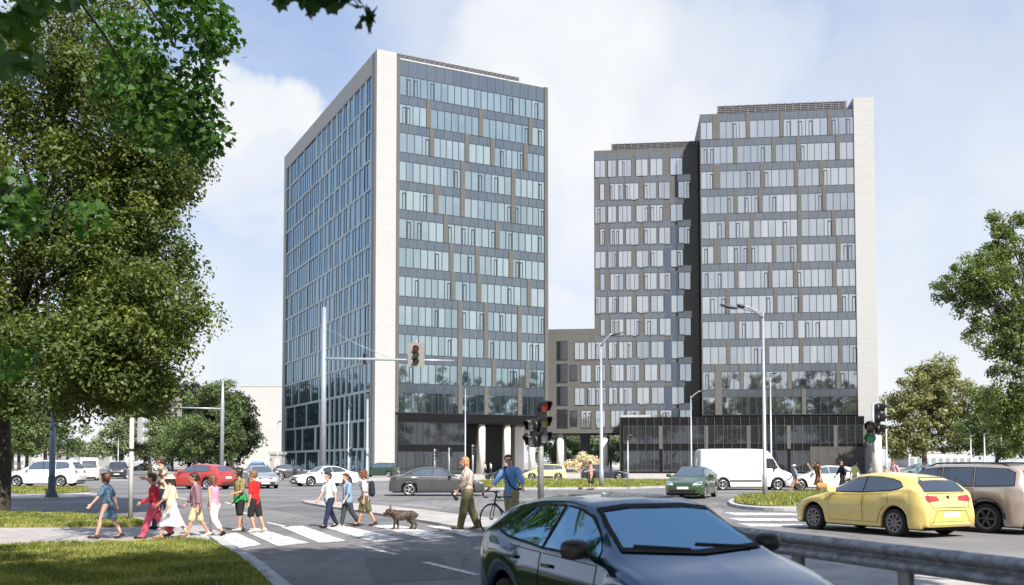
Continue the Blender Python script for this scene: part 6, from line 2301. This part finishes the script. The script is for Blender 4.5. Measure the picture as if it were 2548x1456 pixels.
    return root, dict(T=T, H=H, hh=hh, hx=hx, AR=AR, LG=LG, zs=zs, shw=shw, lat=lat, hz=hz)


def GZ(u, v, z=0.0):
    p = G(u, v, z)
    return p


W_ = cloth
CH = 'children on the crossing'
white_tee = W_('white_print_tee', (0.70, 0.70, 0.70), (0.16, 0.28, 0.32), 7, (0.58, 0.66))
# --- the walking group at the left
person('girl in a blue denim dress with short auburn hair, walking leftmost on the paving', GZ(266, 1341, 0.05), 182, 1.40, 'fair', ('red', 'bob'), (W_('denim', (0.06, 0.11, 0.18), (0.11, 0.18, 0.26), 20), 0.75), ('skirt', W_('denim', (0.1, .17, .26)), 0.25, 0.28), W_('brown_shoe', (0.05, 0.03, 0.025)), ((26, 6), (-24, 12)), ((38, 22, 12), (-30, 26, 10)), kid=True, male=False, group=CH)
person('child in a red top and rosy trousers behind the signal post', GZ(382, 1339, 0.05), 200, 1.42, 'fair', ('brown', 'short'), (W_('red_top', (0.48, 0.035, 0.06)), 1.9), ('trousers', W_('rosy_trousers', (0.55, 0.09, 0.15)), 1.8), W_('black_shoe', (0.015, 0.015, 0.016)), ((27, 4), (-25, 24)), ((18, 12, 50), (-30, 16, 40)), kid=True, shirt_len=0.03, group=CH)
person('adult in a brown and white patterned top, head above the child in red', GZ(404, 1318, 0.05), 184, 1.78, 'tan', ('brown', 'bun'), (W_('giraffe_print', (0.62, 0.55, 0.45), (0.13, 0.06, 0.03), 9, (0.47, 0.53)), 1.6), ('trousers', W_('dark_trousers', (0.02, 0.025, 0.045))), W_('black_shoe', (.015,) * 3), ((14, 4), (-12, 12)), ((10, 14, 95), (-12, 12, 60)), male=False, vox=0.014, group='people on the crossing')
person('girl in a long flared white skirt and white sun hat', GZ(425, 1339, 0.05), 176, 1.38, 'fair', ('brown', 'bob'), (W_('cream_top', (0.60, 0.53, 0.38)), 0.9), ('skirt', W_('white_skirt', (0.70, 0.68, 0.72)), 0.36, 0.8), W_('tan_sandal', (0.30, 0.17, 0.10)), ((25, 4), (-28, 16)), ((24, 10, 30), (-16, 12, 20)), kid=True, male=False, hat=(W_('white_hat', (0.72, 0.66, 0.60)), 'brim'), group=CH)
person('girl in pink vest, mauve cardigan and beige shorts with bare legs', GZ(487, 1338, 0.02), 206, 1.42, 'tan', ('dark', 'tail'), (W_('pink_vest', (0.62, 0.30, 0.38)), 0.0), ('shorts', W_('beige_shorts', (0.55, 0.45, 0.28))), W_('strappy_sandal', (0.55, 0.5, 0.42)), ((24, 2), (-22, 14)), ((-14, 14, 14), (16, 12, 26)), kid=True, male=False, outer=(W_('mauve_cardigan', (0.22, 0.13, 0.16)), 1.5), group=CH)
person('girl in a pink strap top and white cropped trousers, arm held out', GZ(531, 1337, 0.008), 158, 1.40, 'tan', ('red', 'long'), (W_('pink_top', (0.66, 0.27, 0.36)), 0.0), ('capri', W_('white_capri', (0.70, 0.62, 0.70)), 1.6), W_('black_shoe', (.015,) * 3), ((-20, 26), (20, 4)), ((-36, 30, 6), (22, 12, 30)), kid=True, male=False, group=CH)
person('child in an olive tee with a green jacket tied round the waist', GZ(596, 1322, 0.008), 222, 1.52, 'tan', ('dark', 'shaggy'), (W_('olive_print', (0.20, 0.155, 0.05), (0.30, 0.26, 0.13), 10), 0.8), ('shorts', W_('black_shorts', (0.02, 0.022, 0.022)), 1.1), W_('grey_trainer', (0.35, 0.34, 0.33)), ((8, 3), (-6, 6)), ((12, 14, 70), (-8, 12, 20)), kid=True, look=-25, group=CH, tied=W_('green_jacket', (0.03, 0.24, 0.06)))
pg, pi = person('boy in a bright red tee shirt and black shorts', GZ(633, 1325, 0.008), 165, 1.46, 'tan', ('sandy', 'short'), (W_('bright_red', (0.60, 0.022, 0.02)), 0.85), ('shorts', W_('black_shorts', (0.02, 0.022, 0.022)), 1.2), W_('light_trainer', (0.45, 0.42, 0.36)), ((14, 30), (-16, 10)), ((-10, 12, 16), (12, 10, 42)), kid=True, look=20, shirt_len=0.03, group=CH)
# --- the three boys in the middle
person('boy in a printed white tee shirt and dark blue jeans', GZ(819, 1313, 0.008), 228, 1.42, 'fair', ('dark', 'short'), (white_tee, 0.8), ('trousers', W_('dark_jeans', (0.018, 0.026, 0.06)), 1.2), W_('black_shoe', (.015,) * 3), ((24, 4), (-22, 14)), ((-20, 10, 14), (20, 10, 20)), kid=True, shirt_len=0.02, group=CH)
person('boy in an open light blue shirt and slate trousers, middle of the three boys', GZ(864, 1309, 0.008), 214, 1.38, 'fair', ('brown', 'short'), (W_('pale_blue_tee', (0.42, 0.50, 0.66)), 0.6), ('trousers', W_('slate_trousers', (0.045, 0.05, 0.065)), 1.3), W_('grey_trainer', (.35, .34, .33)), ((-18, 22), (17, 4)), ((14, 12, 24), (-14, 12, 16)), kid=True, look=25, outer=(W_('blue_shirt', (0.18, 0.29, 0.42)), 0.9), group=CH)
pb_, bi = person('boy with shaggy auburn hair, khaki shorts and a dark backpack', GZ(908, 1309, 0.008), 178, 1.45, 'tan', ('red', 'shaggy'), (W_('washed_white_tee', (0.62, 0.60, 0.64), (0.50, 0.40, 0.44), 6), 0.9), ('shorts', W_('khaki_shorts', (0.11, 0.10, 0.055)), 1.4), W_('brown_shoe', (.05, .03, .025)), ((20, 4), (-18, 14)), ((-14, 12, 14), (14, 10, 20)), kid=True, shirt_len=0.03, group=CH)
q = MB()
T_, H_ = bi['T'], bi['H']
q.capsule(T_(-0.125 * H_, 0, 0.23 * H_), T_(-0.125 * H_, 0, 0.08 * H_), 0.065 * H_, 0.075 * H_, 1.25, 0.75, bi['lat'])
for s in (1, -1): q.tube([T_(-0.09 * H_, s * 0.06 * H_, 0.25 * H_), T_(0.0, s * 0.065 * H_, 0.325 * H_), T_(0.085 * H_, s * 0.065 * H_, 0.22 * H_), T_(0.02 * H_, s * 0.10 * H_, 0.12 * H_), T_(-0.08 * H_, s * 0.08 * H_, 0.09 * H_)], 0.014, 8)
bp = remeshed(q, 'backpack', W_('backpack_navy', (0.02, 0.022, 0.035)), None, 0.012, 2)
bp.location = pb_.location; bp.rotation_euler = pb_.rotation_euler
tag(bp, 'small dark backpack on the shaggy haired boy', 'backpack')
# --- woman and the dog
wm, wi = person('woman with long strawberry blonde hair, floral blouse and olive trousers', GZ(1163, 1319, 0.08), 190, 1.72, 'fair', ('blonde', 'long'), (W_('floral_blouse', (0.74, 0.60, 0.50), (0.40, 0.19, 0.16), 26, (0.50, 0.60)), 1.6), ('trousers', W_('olive_trousers', (0.13, 0.125, 0.065)), 2.2), W_('tan_shoe', (0.22, 0.13, 0.08)), ((15, 4), (-13, 9)), ((16, 12, 26), (-8, 11, 12)), male=False, shirt_len=0.06, look=10, heavy=1.1)
ar = wi['AR'][0]
q = MB(); c = ar[2] + ar[3] * 0.11
q.capsule(c + Vector((0.05, 0, 0.03)), c + Vector((-0.04, 0, -0.11)), 0.04, 0.05, 0.35, 1.0)
cl = remeshed(q, 'clutch_bag', M['black'], None, 0.008, 1)
cl.location = wm.location; cl.rotation_euler = wm.rotation_euler
tag(cl, 'small black pouch held in the blonde woman’s hand', 'bag')


def dog():
    p = GZ(1000, 1317, 0.01)
    t = thing('dog', p, R(183), 'stocky brindle dog with pricked ears walking left over the stripes', 'dog')
    b = MB()
    V = Vector
    lat = V((0, 1, 0))
    b.capsule((0.13, 0, 0.335), (-0.02, 0, 0.345), 0.125, 0.115, 0.95, 1.1, lat)     # deep chest
    b.capsule((-0.02, 0, 0.35), (-0.24, 0, 0.365), 0.112, 0.095, 0.9, 1.0, lat)      # loin, tucked up
    b.capsule((-0.24, 0, 0.35), (-0.29, 0, 0.34), 0.10, 0.09, 0.95, 1, lat)
    b.capsule((0.17, 0, 0.37), (0.27, 0, 0.42), 0.10, 0.082, 0.95, 1, lat)           # neck
    b.ball((0.315, 0, 0.425), 0.098, 0.088, 0.085)
    b.capsule((0.35, 0, 0.395), (0.405, 0, 0.375), 0.062, 0.050, 1.25, 0.9, lat)     # short muzzle
    for s in (1, -1):
        b.capsule((0.285, s * 0.062, 0.47), (0.285, s * 0.09, 0.60), 0.042, 0.014, 1.0, 0.5, lat)
    for s, fx in ((1, 0.06), (-1, -0.04)):                                            # front legs
        b.capsule((0.13, s * 0.085, 0.30), (0.14 + fx * 0.5, s * 0.09, 0.165), 0.05, 0.034)
        b.capsule((0.14 + fx * 0.5, s * 0.09, 0.165), (0.135 + fx, s * 0.09, 0.04), 0.032, 0.025)
        b.capsule((0.135 + fx, s * 0.09, 0.025), (0.185 + fx, s * 0.09, 0.02), 0.027, 0.022)
    for s, fx in ((1, -0.05), (-1, 0.05)):                                            # hind legs: stifle forward, hock back
        b.capsule((-0.25, s * 0.07, 0.33), (-0.20 + fx, s * 0.085, 0.215), 0.072, 0.048)
        b.capsule((-0.20 + fx, s * 0.085, 0.215), (-0.30 + fx, s * 0.085, 0.13), 0.042, 0.028)
        b.capsule((-0.30 + fx, s * 0.085, 0.13), (-0.285 + fx, s * 0.085, 0.035), 0.026, 0.022)
        b.capsule((-0.285 + fx, s * 0.085, 0.025), (-0.235 + fx, s * 0.085, 0.02), 0.025, 0.021)
    b.capsule((-0.36, 0, 0.37), (-0.40, 0, 0.33), 0.026, 0.014)
    remeshed(b, 'body', mat('brindle_coat', (0.022, 0.015, 0.011), 0.7, col2=(0.10, 0.07, 0.045), scale=14, thr=(0.4, 0.65)), t, 0.009, 3)
    for s in (1, -1):
        q = MB(); q.ball((0.388, s * 0.048, 0.44), 0.012, 0.014, 0.014, 8, 6); q.build('eye', EYE, t)
    q = MB(); q.ball((0.448, 0, 0.40), 0.018, 0.026, 0.018, 10, 6); q.build('nose', M['black'], t)
    q = MB(); q.torus((0.225, 0, 0.395), (0.8, 0, 0.5), 0.10, 0.012, 24, 8); q.build('collar', cloth('collar_leather', (0.10, 0.02, 0.02)), t)
    return t


dog()
# --- man with the bicycle
mp_ = GZ(1272, 1330, 0.05)
mp_.y += 0.15
mn, mi = person('man in a blue shirt and dark glasses astride a bicycle', mp_, 228, 1.80, 'fair', ('brown', 'short'), (W_('blue_cotton', (0.13, 0.28, 0.56), (0.18, 0.34, 0.62), 12), 1.45), ('shorts', W_('khaki_chino', (0.30, 0.26, 0.15)), 1.4), W_('grey_trainer', (.35, .34, .33)), ((5, 2), (-5, 3)), ((20, 42, 10), (36, 8, 16)), lean=4, shirt_len=0.05, look=58, heavy=1.02)
hx, hh = mi['hx'], mi['hh']
q = MB()
lk = Matrix.Rotation(R(58), 3, 'Z')
q.capsule(hx(0.40, 0.14, 0.06), hx(0.40, 0.12, 0.03), 0.085 * hh, 0.08 * hh, 1.2, 0.5)
q.capsule(hx(0.40, -0.14, 0.06), hx(0.40, -0.12, 0.03), 0.085 * hh, 0.08 * hh, 1.2, 0.5)
q.tube([hx(0.40, -0.2, 0.07), hx(0.41, 0, 0.085), hx(0.40, 0.2, 0.07)], 0.025 * hh, 6)
for s in (1, -1): q.tube([hx(0.38, s * 0.24, 0.07), hx(0.2, s * 0.37, 0.07), hx(-0.05, s * 0.38, 0.08)], 0.02 * hh, 6)
sg = q.build('sunglasses', M['black'], None)
sg.location = mn.location; sg.rotation_euler = mn.rotation_euler
tag(sg, 'black sunglasses worn by the man in blue', 'sunglasses')
T_, H_ = mi['T'], mi['H']
q = MB()
q.tube([T_(-0.05 * H_, -0.085 * H_, 0.32 * H_), T_(0.03 * H_, -0.07 * H_, 0.325 * H_), T_(0.085 * H_, 0.0, 0.2 * H_), T_(0.08 * H_, 0.07 * H_, 0.09 * H_), T_(0.0, 0.10 * H_, 0.03 * H_), T_(-0.09 * H_, 0.06 * H_, 0.1 * H_), T_(-0.09 * H_, -0.04 * H_, 0.24 * H_), T_(-0.05 * H_, -0.085 * H_, 0.32 * H_)], 0.017, 8)
sb_ = q.build('shoulder_strap', W_('strap_navy', (0.02, 0.03, 0.06)), mn)


def bicycle():
    p = GZ(1222, 1330, 0.08)
    a = R(222)                     # front wheel points to the left and towards the camera
    # origin under the front hub; the machine runs back along -x
    t = thing('bicycle', p, a, 'black racing bicycle with drop handlebars held by the man in blue', 'bicycle')
    V = Vector
    rW = 0.338
    steel = mat('bike_frame', (0.02, 0.022, 0.025), 0.25, 0.3, coat=0.6)
    fh, rh = V((0, 0, rW)), V((-1.0, 0, rW))
    for c in (fh, rh):
        b = MB(); b.torus(c, (0, 1, 0), rW - 0.012, 0.013, 56, 8)
        w = b.build('wheel', M['rubber'], t)
        b = MB(); b.torus(c, (0, 1, 0), rW - 0.032, 0.009, 48, 6)
        b.tube([c - V((0, .04, 0)), c + V((0, .04, 0))], 0.018, 10)
        b.build('rim', M['rim_dark'], w)
        b = MB()
        for k in range(20):
            an = 2 * math.pi * k / 20
            b.tube([c + V((0, 0.03 * (1 if k % 2 else -1), 0)), c + V((math.cos(an) * (rW - .03), 0, math.sin(an) * (rW - .03)))], 0.0016, 4)
        b.build('spokes', M['steel'], w)
    head_b, head_t = V((-0.09, 0, 0.66)), V((-0.135, 0, 0.84))
    bb, seat = V((-0.60, 0, 0.28)), V((-0.74, 0, 0.80))
    b = MB()
    b.tube([head_t, head_b], 0.020, 10)
    b.tube([head_b + V((-.01, 0, .02)), bb], 0.018, 10); b.tube([head_t + V((0, 0, -.03)), seat], 0.015, 10); b.tube([bb, seat + V((-.015, 0, .06))], 0.015, 10)
    for s in (1, -1):
        b.tube([bb + V((0, s * .03, 0)), rh + V((0, s * .06, 0))], 0.009, 8); b.tube([seat, rh + V((0, s * .06, 0))], 0.008, 8)
    b.build('frame', steel, t)
    b = MB()
    for s in (1, -1): b.tube([head_b + V((0, s * .03, 0)), V((-0.03, s * .05, .5)), fh + V((0, s * .05, 0))], [0.013, 0.011, 0.008], 8)
    b.build('fork', steel, t)
    b = MB()
    st = head_t + V((0.08, 0, 0.09))
    b.tube([head_t, head_t + V((-.01, 0, .05)), st], 0.014, 8)
    b.tube([st + V((0, -.21, 0)), st + V((0, .21, 0))], 0.013, 8)
    for s in (1, -1):
        b.tube([st + V((0, s * .21, 0)), st + V((.06, s * .215, .0)), st + V((.10, s * .22, -.03)), st + V((.095, s * .22, -.09)), st + V((.05, s * .22, -.135)), st + V((-.03, s * .22, -.13))], 0.015, 8)
        b.tube([st + V((.09, s * .22, .03)), st + V((.125, s * .22, -.01)), st + V((.12, s * .22, -.10))], [0.012, 0.010, 0.005], 6)
    b.build('handlebar', M['black'], t)
    b = MB(); b.capsule(seat + V((0.08, 0, 0.16)), seat + V((-0.12, 0, 0.17)), 0.03, 0.065, 1.0, 0.5, V((0, 1, 0))); b.tube([seat, seat + V((-.015, 0, .15))], 0.012, 8)
    b.build('saddle', M['black'], t)
    b = MB(); b.torus(bb, (0, 1, 0), 0.09, 0.006, 28, 6)
    for s in (1, -1): b.bar(bb + V((0, s * .06, 0)), bb + V((s * 0.10, s * .06, -.13 * s)), .02, .015); b.bar(bb + V((s * 0.10, s * .06, -.13 * s)) , bb + V((s * .10, s * .16, -.13 * s)), .05, .02)
    b.build('crank', M['steel_dull'], t)
    return t


bicycle()
# --- people further off
FAR = 'pedestrians beyond the junction'
person('woman in a rose top and dark green skirt standing on the far verge', GZ(1470, 1219), 190, 1.76, 'tan', ('brown', 'bob'), (W_('rose_top', (0.50, 0.27, 0.21)), 1.3), ('skirt', W_('bottle_green', (0.012, 0.03, 0.02)), 0.34, 0.3), W_('black_shoe', (.015,) * 3), ((6, 2), (-6, 4)), ((20, 14, 60), (-10, 12, 20)), male=False, vox=0.018, detail=False, group=FAR)
for u, v, c, lb, yw in ((1206, 1182, 'ivory_shirt', 'figure in a pale shirt at the first column of the colonnade', 200), (1221, 1181, 'soft_white', 'figure in white and black right of the first column', 160)):
    person(lb, GZ(u, v), yw, 1.68, 'fair', ('dark', 'short'), (W_(c, (0.62, 0.60, 0.56)), 0.9), ('trousers', W_('dark_trousers', (.02, .025, .045))), W_('black_shoe', (.015,) * 3), ((14, 4), (-12, 10)), vox=0.022, detail=False, group=FAR)
person('walker in a grey blue shirt and pale shorts before the white van', GZ(1979, 1233), 170, 1.62, 'tan', ('dark', 'short'), (W_('grey_blue_shirt', (0.20, 0.24, 0.34)), 0.9), ('shorts', W_('sand_shorts', (0.34, 0.24, 0.17)), 1.6), W_('dark_trainer', (0.05, 0.05, 0.055)), ((30, 4), (-28, 12)), ((-18, 10, 20), (20, 10, 25)), vox=0.016, detail=False, group=FAR, hat=(W_('light_cap', (0.5, 0.5, 0.52)), 'cap'))
wp, wpi = person('woman in a brown patterned dress raising a hand to her dark hair', GZ(2036, 1235), 188, 1.80, 'tan', ('dark', 'bob'), (W_('brown_dress', (0.17, 0.09, 0.035), (0.07, 0.04, 0.02), 16), 0.3), ('skirt', W_('brown_dress', (.17, .09, .035)), 0.26, 0.5), W_('brown_shoe', (.05, .03, .025)), ((12, 4), (-12, 10)), ((-6, 10, 10), (50, 16, 108)), male=False, vox=0.016, detail=False, group=FAR)
q = MB(); q.capsule((0.10, 0.32, 0.52), (-0.16, 0.32, 0.52), 0.15, 0.15, 0.55, 1.0, Vector((0, 1, 0))); q.torus((-0.03, 0.32, 0.66), (0, 1, 0), 0.12, 0.014, 20, 6)
bg_ = remeshed(q, 'shoulder_bag', W_('straw_bag', (0.42, 0.24, 0.09)), None, 0.016, 2)
bg_.location = wp.location; bg_.rotation_euler = wp.rotation_euler
tag(bg_, 'big tan bag carried by the woman in the patterned dress', 'bag')
person('man all in black between the patterned dress and the yellow shirt', GZ(2096, 1232), 176, 1.80, 'tan', ('dark', 'short'), (W_('black_shirt', (0.018, 0.016, 0.022)), 1.5), ('trousers', W_('dark_trousers', (.02, .025, .045))), W_('black_shoe', (.015,) * 3), ((16, 4), (-14, 12)), vox=0.016, detail=False, group=FAR, look=150)
person('person in a pale yellow shirt behind the yellow car', GZ(2126, 1230), 10, 1.74, 'tan', ('dark', 'short'), (W_('lemon_shirt', (0.62, 0.60, 0.28)), 1.2), ('trousers', W_('stone_trousers', (0.30, 0.28, 0.22))), W_('black_shoe', (.015,) * 3), ((16, 4), (-14, 12)), vox=0.016, detail=False, group=FAR, shirt_len=0.03)
person('person with brown hair in a light grey top at the right signal post', GZ(2172, 1221), 186, 1.66, 'tan', ('brown', 'bob'), (W_('light_grey_top', (0.42, 0.40, 0.40)), 0.9), ('trousers', W_('slate_trousers', (.045, .05, .065))), W_('black_shoe', (.015,) * 3), ((12, 4), (-10, 8)), male=False, vox=0.018, detail=False, group=FAR)
person('person in a pale pink shirt right of the white end wall', GZ(2226, 1222), 200, 1.78, 'tan', ('red', 'short'), (W_('pale_pink', (0.62, 0.36, 0.37)), 1.4), ('trousers', W_('stone_trousers', (.30, .28, .22))), W_('black_shoe', (.015,) * 3), ((12, 4), (-10, 8)), vox=0.018, detail=False, group=FAR, shirt_len=0.03)
person('child in pale pink left of the adult in the pink shirt', GZ(2203, 1222), 195, 1.45, 'fair', ('sandy', 'bob'), (W_('pale_pink', (.62, .36, .37)), 0.9), ('shorts', W_('black_shorts', (.02, .022, .022))), W_('grey_trainer', (.35, .34, .33)), ((12, 4), (-10, 8)), kid=True, male=False, vox=0.018, detail=False, group=FAR)
person('person in a dark maroon jacket beyond the yellow hatchback', GZ(2302, 1222), 176, 1.64, 'tan', ('dark', 'short'), (W_('maroon_jacket', (0.05, 0.018, 0.028)), 1.8), ('trousers', W_('dark_trousers', (.02, .025, .045))), W_('black_shoe', (.015,) * 3), ((12, 4), (-10, 8)), vox=0.018, detail=False, group=FAR)
print('script', round(time.time() - T0, 1), 's', len(bpy.data.objects), 'objects')
